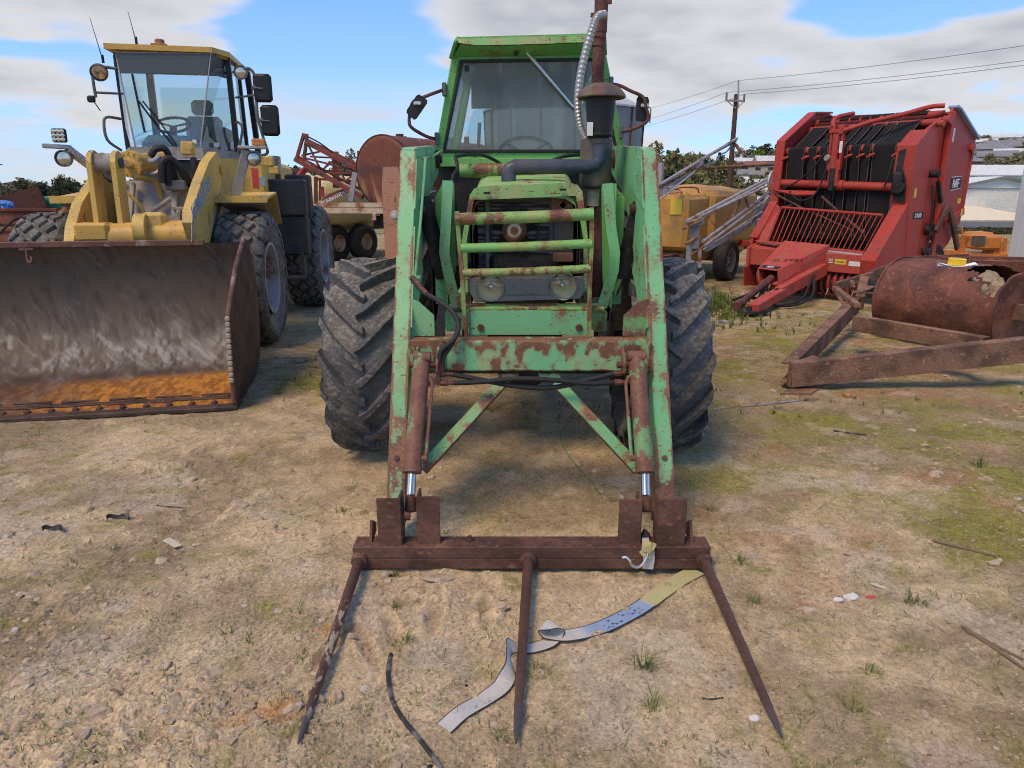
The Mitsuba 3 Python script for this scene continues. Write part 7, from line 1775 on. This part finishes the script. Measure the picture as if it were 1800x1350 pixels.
obj('side_wall', box(.1, 25, ze - zb, (X0, 72.6, (ze + zb) / 2)), 'wall_white', t)
c0, c1 = (35.320, 57.000, 0.153), (42.100, 57.000, 0.153)
d0, d1 = (31.516, 52.000, -0.583), (38.583, 52.000, -0.583)
obj('lean_to_roof', panel4(d0, d1, (d1[0], 60, c1[2]), (c0[0], 60, c0[2]), .1), 'card', t)
obj('fascia', cat(beam((d0[0], d0[1] - .05, d0[2] - .25), (d1[0], d1[1] - .05, d1[2] - .25), .06, .42)), 'roof_grey', t)
obj('lean_to_wall', box(d1[0] - d0[0], .1, 3.5, ((d0[0] + d1[0]) / 2, 52.4, d0[2] - 2.2)), 'roof_red', t)
t = thing('warehouse', 'long low white building with a row of windows behind the big white shed', 'shed')
wl_ = (49.688, 82.000, 3.528)
obj('wall', box(30, 10, 6, (wl_[0] + 14, 87, wl_[2] - 3.6)), 'wall_white', t)
obj('roof', panel4((wl_[0] - 1.5, 81.8, wl_[2] - .5), (wl_[0] + 30, 81.8, wl_[2] - .5), (wl_[0] + 30, 93, wl_[2] + .9), (wl_[0] - 1.5, 93, wl_[2] + .9), .15), 'roof_white', t)
for i in range(9):
    obj('window', box(.9, .1, 1.3, (wl_[0] + 1.5 + 2.3 * i, 81.95, wl_[2] - 1.5)), 'wall_brick', t)

# parked cars in the far yard
mat('car_white', (.55, .56, .58), .3)
mat('car_dark', (.05, .06, .08), .3)


def far_car(pos, yaw, paint, label):
    key = thing('parked_car', label, 'car')
    tw = T().translate(list(pos)).rotate([0, 0, 1], yaw)
    body = plate([(-2.1, .35), (2.1, .35), (2.15, .75), (1.3, .9), (.8, 1.42), (-1.0, 1.45), (-1.6, .95), (-2.1, .85)], (0, 0, 0), (1, 0, 0), (0, 0, 1), 1.7)
    obj('body', body, paint, key, to_world=tw, smooth=False)
    obj('windows', plate([(1.15, .92), (.76, 1.36), (-.95, 1.38), (-1.4, .95)], (0, 0, 0), (1, 0, 0), (0, 0, 1), 1.72), 'window_dark', key, to_world=tw, smooth=False)
    for x in (-1.3, 1.3):
        obj('wheel', cyl((x, -.86, .33), (x, .86, .33), .33, 16), 'dark_rubber', key, to_world=tw)


p = (12.611, 36.000, 0.541)
far_car((p[0], p[1], p[2] - .7), 15, 'car_white', 'white car parked beyond the yard, left of the baler')
p = (10.649, 31.000, 0.366)
far_car((p[0], p[1], p[2] - .7), 5, 'car_dark', 'dark car parked just behind the end of the orange tank trailer')

# ---------------------------------------------------------------- trees: x, y from bearing and distance, standing on the land
def plant(px3, h, w, kind, leaf, label, group=None, var=0, top=True):
    """px3: the crown's top"""
    x, y, z = px3
    zl = land_at(x, y)
    hh = float(np.clip(z - zl, h * .6, h * 2.2))
    tree((x, y, z - hh), hh, w * (.6 + .4 * hh / h), kind, leaf, label, group, var)


OL, DK, BR_, GR = 'leaf_olive', 'leaf_dark', 'leaf_bright', 'leaf_grey'
gum = 'olive-brown gum trees in a row behind the orange sprayer'
GUMS = ['gum tree hidden by the tractor arm, first of the row behind the orange sprayer', 'second gum tree from the tractor arm in the row behind the sprayer', 'third gum tree from the tractor arm in the row behind the sprayer', 'tallest gum tree of the row, above the raised boom end', 'low front gum crown behind the folded boom', 'dark low gum crown nearest the green loader arm', 'rightmost gum tree of the row, close to the power pole', 'gum tree standing behind between the second and third of the row', 'gum tree standing behind, left of the tallest one of the row', 'gum tree standing behind, beside the green arm']
for i, (q, h, w, kd, lf) in enumerate((((9.035, 52.000, 4.056), 5.2, 5.5, 'wide', OL), ((11.483, 58.000, 4.501), 6.2, 6.0, 'wide', OL), ((12.456, 56.000, 4.322), 6.0, 5.5, 'round', OL), ((14.693, 60.000, 4.860), 6.8, 6.5, 'wide', OL), ((11.661, 50.000, 3.344), 4.5, 6.5, 'wide', OL), ((9.737, 48.000, 3.101), 4.2, 6.0, 'wide', DK), ((16.077, 62.000, 4.338), 5.0, 5.0, 'round', OL), ((13.912, 66.000, 5.038), 6.5, 6.0, 'wide', OL), ((15.880, 68.000, 5.239), 6.5, 6.0, 'wide', OL), ((11.847, 64.000, 4.704), 6.5, 6.0, 'round', OL))):
    plant(q, h, w, kd, lf, GUMS[i], gum, i % 2)
scrub, limbs_ = [], []
sg_ = np.random.default_rng(77)
SCRUB = [(x_, y_, h_, w_) for x_, y_, h_, w_ in zip(sg_.uniform(-.05, .85, 330), sg_.uniform(70, 430, 330), sg_.uniform(2.0, 6.0, 330), sg_.uniform(4, 10, 330))] + [(x_, y_, h_, w_) for x_, y_, h_, w_ in zip(sg_.uniform(-.85, -.05, 200), sg_.uniform(80, 420, 200), sg_.uniform(2.0, 5.0, 200), sg_.uniform(5, 12, 200))] + [(x_, y_, h_, w_) for x_, y_, h_, w_ in zip(sg_.uniform(.16, .34, 26), sg_.uniform(46, 66, 26), sg_.uniform(3.2, 5.2, 26), sg_.uniform(4, 6, 26))]
for i, (bx_, y_, h_, w_) in enumerate(SCRUB):
    x_ = bx_ * y_
    if 33 < x_ < 60 and y_ < 110:
        continue
    lf = CROWNS[(('wide', 'round')[i % 2], i // 2 % 2)][0]
    v_ = np.array(lf.vertices).reshape(-1, 4, 3)
    v_ = v_[sg_.random(len(v_)) < (.16 if y_ > 70 else .5)]
    c_ = v_.mean(1, keepdims=True)
    v_ = c_ + (v_ - c_) * (2.3 if y_ > 70 else 1.2)
    a_ = sg_.uniform(0, 6.28)
    R_ = np.array([[math.cos(a_), -math.sin(a_), 0], [math.sin(a_), math.cos(a_), 0], [0, 0, 1]])
    scrub.append((v_.reshape(-1, 3) * [w_, w_, h_ * 1.25] - [0, 0, .28 * h_]) @ R_.T + [x_, y_, land_at(x_, y_)])
sv_ = np.vstack(scrub)
obj('scrub', quads(sv_, np.arange(len(sv_)).reshape(-1, 4)), 'leaf_scrub', None, 'far-off olive scrub and bushes covering the low ground and hillside', 'scrub', kind='stuff', smooth=False)
far = [
    ((62.948, 228.000, 11.536), 8, 10, 'round', DK, 'dark dense tree left of the power pole'), ((66.654, 228.000, 10.873), 8, 9, 'wide', DK, 'dark tree just behind the power pole'), ((111.186, 332.000, 18.452), 9, 12, 'round', BR_, 'bright green leafy tree among the houses left of the baler'),
    ((167.632, 494.000, 31.286), 15, 22, 'wide', DK, 'large dark pine-like tree crowning the hill left of the baler'), ((162.797, 456.000, 28.021), 12, 9, 'pine', DK, 'narrow dark tree beside the baler top on the hill'), ((103.142, 332.000, 17.972), 8, 10, 'round', GR, 'grey leafless-looking tree left of the bright green tree'),
    ((113.153, 352.000, 18.445), 8, 9, 'round', BR_, 'small fresh green tree behind the power pole'), ((126.995, 361.000, 19.397), 8, 9, 'round', GR, 'grey-brown tree right of the bright green tree'), ((23.624, 80.000, 3.482), 3.5, 5, 'wide', OL, 'low olive bush below the power pole'), ((56.457, 171.000, 4.937), 4, 6, 'wide', OL, 'spreading olive tree among white roofs'),
    ((22.675, 70.000, 1.857), 2.0, 3.0, 'round', DK, 'round dark bush beside the white-roofed buildings'), ((63.639, 180.000, 4.447), 4, 6, 'round', GR, 'grey-green bush at the left edge of the baler'), ((22.819, 85.000, 3.597), 4, 6, 'wide', GR, 'brownish bare tree behind the orange tank'), ((19.003, 75.000, 3.092), 3.5, 5, 'wide', DK, 'dark shrub behind the orange tank'),
    ((255.785, 408.000, 29.934), 11, 14, 'wide', OL, 'olive tree on the skyline right of the baler'), ((218.429, 342.000, 23.151), 8, 9, 'round', OL, 'rounded olive tree beside the white hilltop house'), ((294.421, 437.000, 32.257), 11, 14, 'wide', DK, 'dark tree on the skyline at the right edge'), ((283.783, 428.000, 30.094), 8, 10, 'wide', BR_, 'yellow-green shrub on the hill top at right'),
    ((281.502, 456.000, 32.608), 9, 13, 'wide', GR, 'grey-green tree on the skyline behind the baler'), ((188.244, 276.000, 14.418), 5, 9, 'wide', DK, 'dark green hedge tree at the right edge of the hillside'), ((172.441, 266.000, 13.183), 4, 6, 'round', GR, 'grey tree between the hillside houses'), ((167.418, 247.000, 11.641), 3.5, 6, 'round', BR_, 'green bush right of the small white hillside house'),
    ((127.885, 200.000, 7.404), 3.0, 8, 'wide', GR, 'brown scrubby bush above the white shed'), ((127.414, 190.000, 6.559), 2.6, 7, 'wide', GR, 'brown scrub at the right above the white shed'), ((19.241, 30.000, 0.201), 1.8, 2.6, 'wide', DK, 'dark green shrub in front of the white shed, left one'), ((20.480, 31.000, 0.201), 1.9, 2.8, 'wide', DK, 'dark green shrub in front of the white shed, right one'), ((18.157, 29.000, 0.183), 1.7, 2.0, 'wide', OL, 'olive shrub next to the baler stand'),
    ((-54.096, 80.000, 2.302), 3.2, 4.5, 'wide', GR, 'grey-green tree left of the cypress pair'), ((-51.500, 78.000, 2.516), 3.4, 4.0, 'wide', DK, 'dark spreading tree at the far left'), ((-46.838, 72.000, 2.343), 2.6, 2.2, 'pine', OL, 'brownish cypress left of the dark round one'), ((-44.810, 70.000, 2.168), 2.4, 2.2, 'pine', DK, 'narrow dark cypress between two trees at left'),
    ((-45.788, 75.000, 2.705), 3.4, 3.2, 'round', DK, 'tallest dark round tree left of the wheel loader'), ((-46.154, 74.000, 2.307), 2.6, 2.8, 'round', DK, 'dark tree on the left side of the tallest round tree'), ((-44.199, 74.000, 2.417), 2.8, 2.6, 'round', DK, 'dark tree on the right side of the tallest round tree'), ((-104.686, 180.000, 2.983), 3.0, 5.0, 'wide', DK, 'distant dark tree close to the loader lamp bar'),
    ((-41.329, 60.000, 1.559), 2.4, 6, 'wide', DK, 'low dark scrub at the left edge'), ((-36.988, 55.000, 1.362), 1.8, 4, 'wide', GR, 'grey scrub above the rusty bin'), ((-38.976, 60.000, 1.246), 1.8, 5, 'wide', GR, 'brown scrub below the cypresses'),
    ((-18.716, 60.000, 3.727), 3.2, 4.0, 'wide', DK, 'dark tree peeking above the brown fence'), ((-8.913, 40.000, 3.297), 3.0, 2.6, 'round', GR, 'thin grey-green tree behind the red lattice boom'), ((-10.161, 44.000, 3.141), 3.2, 3.2, 'round', GR, 'second thin tree behind the red lattice boom'),
]
for i, (q, h, w, kd, lf, lb) in enumerate(far):
    plant(q, h, w, kd, lf, lb, None, i % 2)
# ---------------------------------------------------------------- small things lying in the yard
def on(p, dz=0.0):
    x, y = p[0], p[1]
    return V(x, y, float(gz(x, y)) + dz)


# webbing strap: tail, twist, curl, blue stretch, yellow end
SP = [((-0.216, 1.882, 0.000), .006, 0), ((-0.163, 1.942, 0.000), .006, 0), ((-0.095, 2.006, 0.000), .007, 0), ((-0.035, 2.062, 0.000), .010, .15), ((-0.008, 2.109, 0.000), .022, .75), ((-0.012, 2.182, 0.000), .030, 1.0), ((-0.006, 2.233, 0.000), .026, .8), ((0.025, 2.263, 0.000), .010, .2), ((0.085, 2.286, 0.000), .008, 0), ((0.146, 2.320, 0.000), .010, 0),
      ((0.174, 2.366, 0.000), .022, 0), ((0.162, 2.355, 0.030), .055, 0), ((0.133, 2.344, 0.050), .062, 0), ((0.114, 2.352, 0.030), .050, 0), ((0.119, 2.352, 0.010), .024, 0), ((0.156, 2.352, 0.000), .014, 0), ((0.216, 2.348, -0.000), .012, 0), ((0.317, 2.381, 0.000), .010, 0), ((0.414, 2.447, 0.000), .008, 0), ((0.521, 2.546, -0.000), .008, 0), ((0.637, 2.659, 0.000), .009, 0), ((0.745, 2.763, 0.000), .010, 0), ((0.827, 2.830, 0.000), .012, 0)]
base = np.array([on(p, z) for p, z, _ in SP])
tw_ = np.interp(np.linspace(0, len(SP) - 1, (len(SP) - 1) * 8 + 1), np.arange(len(SP)), [s[2] for s in SP])
path = smooth_path(base, 8)
tg = np.gradient(path, axis=0)
tg /= np.linalg.norm(tg, axis=1, keepdims=True)
hor = np.cross([0, 0, 1.0], tg)
hor /= np.linalg.norm(hor, axis=1, keepdims=True)
for k in range(1, len(hor)):                       # the width direction turns smoothly through the curl
    if np.dot(hor[k], hor[k - 1]) < 0:
        hor[k] *= -1
for _ in range(10):
    hor[1:-1] = (hor[:-2] + hor[1:-1] * 2 + hor[2:]) / 4
wd = hor * np.cos(tw_ * 1.35)[:, None] + np.array([0, 0, 1.0]) * np.sin(tw_ * 1.35)[:, None]
path[:, 2] += .5 * .048 * np.sin(tw_ * 1.35)
rib = ribbon(path, wd, np.interp(np.linspace(0, 1, len(path)), [0, .1, .3, .55, .8, 1], [.066, .064, .056, .066, .076, .078]), .0025)
L_ = np.r_[0, np.cumsum(np.linalg.norm(np.diff(path, axis=0), axis=1))]
L_ /= L_[-1]
uvr = np.stack([np.repeat(L_, 4), np.tile([0, 1, 1, 0], len(L_))], -1)
obj('webbing_strap', rib, 'webbing', None, 'long grey webbing strap with a blue and yellow stretch, lying across the middle tine', 'strap', smooth=False, uv=uvr)

# strap with a steel hook, tied round the fork bar
t = thing('tie_down_strap', 'short grey strap with a bent steel hook, tied round the rusty fork bar', 'strap')
sp_ = smooth_path([(0.605, 2.930, 0.133), (0.594, 2.860, 0.141), (0.590, 2.808, 0.135), (0.601, 2.802, 0.089), (0.599, 2.802, 0.033)], 6)
rb_ = ribbon(sp_, (1, 0, 0), np.interp(np.linspace(0, 1, len(sp_)), [0, .4, .6, 1], [.03, .032, .055, .045]), .006)
uvr = np.stack([np.repeat(np.linspace(.3, .5, len(sp_)), 4), np.tile([.1, .9, .9, .1], len(sp_))], -1)
obj('band', rb_, 'webbing', t, smooth=False, uv=uvr)
rb2 = ribbon(smooth_path([(0.571, 2.800, 0.129), (0.594, 2.793, 0.108), (0.609, 2.790, 0.134), (0.622, 2.800, 0.159)], 5), (.5, 0, 1), .04, .005)
obj('knot', cat(rb2, rough_up(box(.05, .03, .05, (0.593, 2.800, 0.140), .012).subdivide(), .006, 40)), 'webbing', t, smooth=False, uv=np.tile([[.82, .5]], (len(cat(rb2, rough_up(box(.05, .03, .05, (0.593, 2.800, 0.140), .012).subdivide(), .006, 40)).vertices), 1)))
obj('knot_top', rough_up(cyl((0.591, 2.900, 0.137), (0.608, 2.900, 0.159), .02, 10), .004, 40), 'guard_black', t)
obj('hook', tube([(0.480, 2.780, 0.101), (0.499, 2.775, 0.104), (0.511, 2.770, 0.090), (0.525, 2.770, 0.066), (0.547, 2.770, 0.060), (0.570, 2.775, 0.071), (0.588, 2.785, 0.098), (0.593, 2.790, 0.118)], .0065, 10, 6), 'chrome', t)

# cut black hose
hp = [on(p, .008) for p in ((-0.442, 2.236, 0.000), (-0.435, 2.142, 0.000), (-0.418, 2.054, 0.000), (-0.386, 1.971, -0.000), (-0.342, 1.902, -0.000), (-0.291, 1.834, 0.000), (-0.240, 1.769, 0.000), (-0.197, 1.709, 0.000))]
obj('rubber_hose', tube(hp, .0075, 10, 8), 'hose_black', None, 'cut length of black hose lying on the sand at bottom centre', 'hose')

# card, scraps, sticks, stones
c = on((-1.640, 3.099, 0.000), .008)
obj('card', rough_up(box(.13, .036, .003, c, 0, trimesh.transformations.rotation_matrix(-.70, (.1, 0, 1))[:3, :3]).subdivide(), .002, 20), 'card', None, 'pale flat strip of card lying on the sand at left', 'card')
for name, q, rad, lbl in (('rubber_scrap', (-2.031, 3.342, 0.000), .055, 'curled black rubber scrap lying on the sand at left'), ('rubber_scrap', (-2.282, 3.204, 0.000), .045, 'smaller dark scrap lying at the far left')):
    c = on(q, .012)
    s = np.linspace(0, 3.6, 14)
    pts = c + np.c_[rad * np.cos(s), .5 * rad * np.sin(s), .014 * np.sin(s * 1.7) ** 2]
    obj(name, ribbon(pts, (0, .4, 1), .02, .004), 'hose_black', None, lbl, 'scrap')


def slab(q, rx, ry, h, seed, ang, name, m, lbl, cat_, dz=0):
    """a stone or scrap: an uneven lump, flattened when it is thin"""
    g = np.random.default_rng(seed)
    b = trimesh.creation.icosphere(subdivisions=3)
    v = np.array(b.vertices)
    for _ in range(7):                                  # broken faces
        d = unit(g.normal(0, 1, 3))
        over = np.maximum(v @ d - g.uniform(.55, .85), 0)
        v = v - over[:, None] * d
    v = v * (1 + (meshkit.fbm(v * 2.3 + seed, 3, seed)[:, None] - .5) * .25)
    R = trimesh.transformations.euler_matrix(g.normal(0, .08), g.normal(0, .08), ang)[:3, :3]
    v = (v * [rx, ry, h * .62]) @ R.T + on(q, h * .25 + dz)
    obj(name, trimesh.Trimesh(v, b.faces, process=False), m, None, lbl, cat_, smooth=30)


slab((-0.324, 2.773, 0.000), .075, .045, .014, 3, .1, 'flat_stone', 'stone', 'flat grey-brown stone just in front of the fork bar', 'stone')
slab((1.347, 2.595, 0.000), .026, .018, .02, 5, .3, 'white_stone', 'white_stone', 'left one of two white stones lying together at right', 'stone')
slab((1.419, 2.629, 0.000), .03, .024, .026, 6, .1, 'white_stone', 'white_stone', 'right one of two white stones lying together, beside a pink scrap', 'stone')
slab((1.500, 2.629, 0.000), .022, .013, .006, 7, .2, 'plastic_scrap', 'red_decal', 'small pink-red scrap beside the two white stones', 'scrap')
slab((1.579, 2.717, 0.000), .035, .022, .006, 8, -.4, 'dry_leaf', 'card', 'pale dry leaf behind the two white stones', 'leaf')
slab((0.785, 1.927, 0.000), .018, .014, .014, 9, 0, 'white_stone', 'white_stone', 'single small white stone beside the tip of the right tine', 'stone')
slab((2.758, 5.570, 0.000), .06, .05, .06, 11, .2, 'orange_stone', 'orange_rust', 'orange rock in the dry grass in front of the roller frame', 'rock')
slab((2.214, 2.920, 0.000), .04, .025, .03, 12, .2, 'clay_lump', 'stone', 'tan lump of clay at the far right below the stick', 'clod')
slab((2.753, 8.979, 0.000), .13, .045, .03, 13, -.15, 'grey_scrap', 'galvanised', 'thin grey metal scrap on the grass right of the tractor tyre', 'scrap')
slab((-1.464, 3.498, 0.000), .045, .06, .03, 14, .8, 'clay_lump', 'stone', 'broken lump of dry clay left of the tractor', 'clod')
slab((-2.249, 3.456, 0.000), .03, .022, .025, 15, .1, 'round_stone', 'stone', 'rounded stone on the sand at the left above the black scrap', 'stone')
slab((-1.366, 2.259, 0.000), .022, .014, .012, 16, -.4, 'grey_stone', 'stone', 'angular stone on the sand left of the left tine', 'stone')
slab((-1.555, 2.363, 0.000), .02, .016, .014, 17, .4, 'grey_stone', 'stone', 'small stone left of the angular stone', 'stone')
slab((0.881, 2.673, 0.000), .014, .01, .006, 18, .2, 'blue_chip', 'blue_decal', 'tiny blue chip close to the right end of the fork bar', 'chip')
slab((-0.157, 2.082, 0.000), .006, .006, .005, 19, .2, 'black_cap', 'black_plastic', 'little dark cap near the strap tail', 'cap')
slab((-0.247, 1.739, 0.000), .012, .008, .006, 20, .1, 'black_cap', 'black_plastic', 'small round black cap at the bottom edge beside the hose', 'cap')
for pts, r, lbl in (([(2.039, 3.116, 0.000), (2.143, 3.059, 0.000), (2.261, 2.983, 0.000)], .008, 'pale straight stick on the mossy ground at right'), ([(1.767, 2.436, 0.000), (1.793, 2.327, 0.000), (1.858, 2.220, 0.000)], .007, 'upper one of two long sticks at the right edge'), ([(1.769, 2.410, 0.000), (1.794, 2.279, 0.000), (1.829, 2.163, -0.000)], .008, 'lower one of two long sticks at the right edge'),
                    ([(0.638, 2.014, 0.000), (0.666, 2.009, 0.000), (0.710, 2.017, 0.000)], .003, 'thin dark twig left of the right tine tip'), ([(-1.352, 2.034, -0.000), (-1.331, 2.023, 0.000), (-1.310, 2.012, 0.000)], .004, 'short pale twig at lower left'), ([(-1.920, 3.526, 0.000), (-1.830, 3.498, 0.000), (-1.739, 3.483, 0.000)], .004, 'dark twig beyond the pale card at left'),
                    ([(2.254, 4.713, 0.000), (2.337, 4.678, 0.000), (2.464, 4.654, 0.000)], .007, 'dark twig in front of the roller frame'), ([(0.621, 1.792, 0.000), (0.628, 1.769, 0.000), (0.642, 1.756, 0.000)], .003, 'small brown twig at the bottom right of centre')):
    obj('stick', tube([on(p, r * .8) for p in pts], [r, r, r * .6], 7, 5), 'hose_black' if 'dark' in lbl else 'stick', None, lbl, 'stick')
obj('steel_rod', tube([on(p, .012) for p in ((1.532, 5.216, 0.000), (1.867, 5.304, 0.000), (2.190, 5.395, 0.000), (2.477, 5.489, 0.000))], [.004, .005, .008, .004], 8, 5), 'galvanised', None, 'thin grey steel rod lying on the ground right of the tractor', 'rod')
obj('wire', tube([on(p, .01) for p in ((0.418, 4.966, 0.000), (0.331, 4.596, 0.000), (0.361, 4.223, 0.000), (0.462, 3.817, 0.000), (0.499, 3.584, 0.000))], .002, 5, 6), 'green_cloth', None, 'thin green twine lying under the tractor', 'twine')
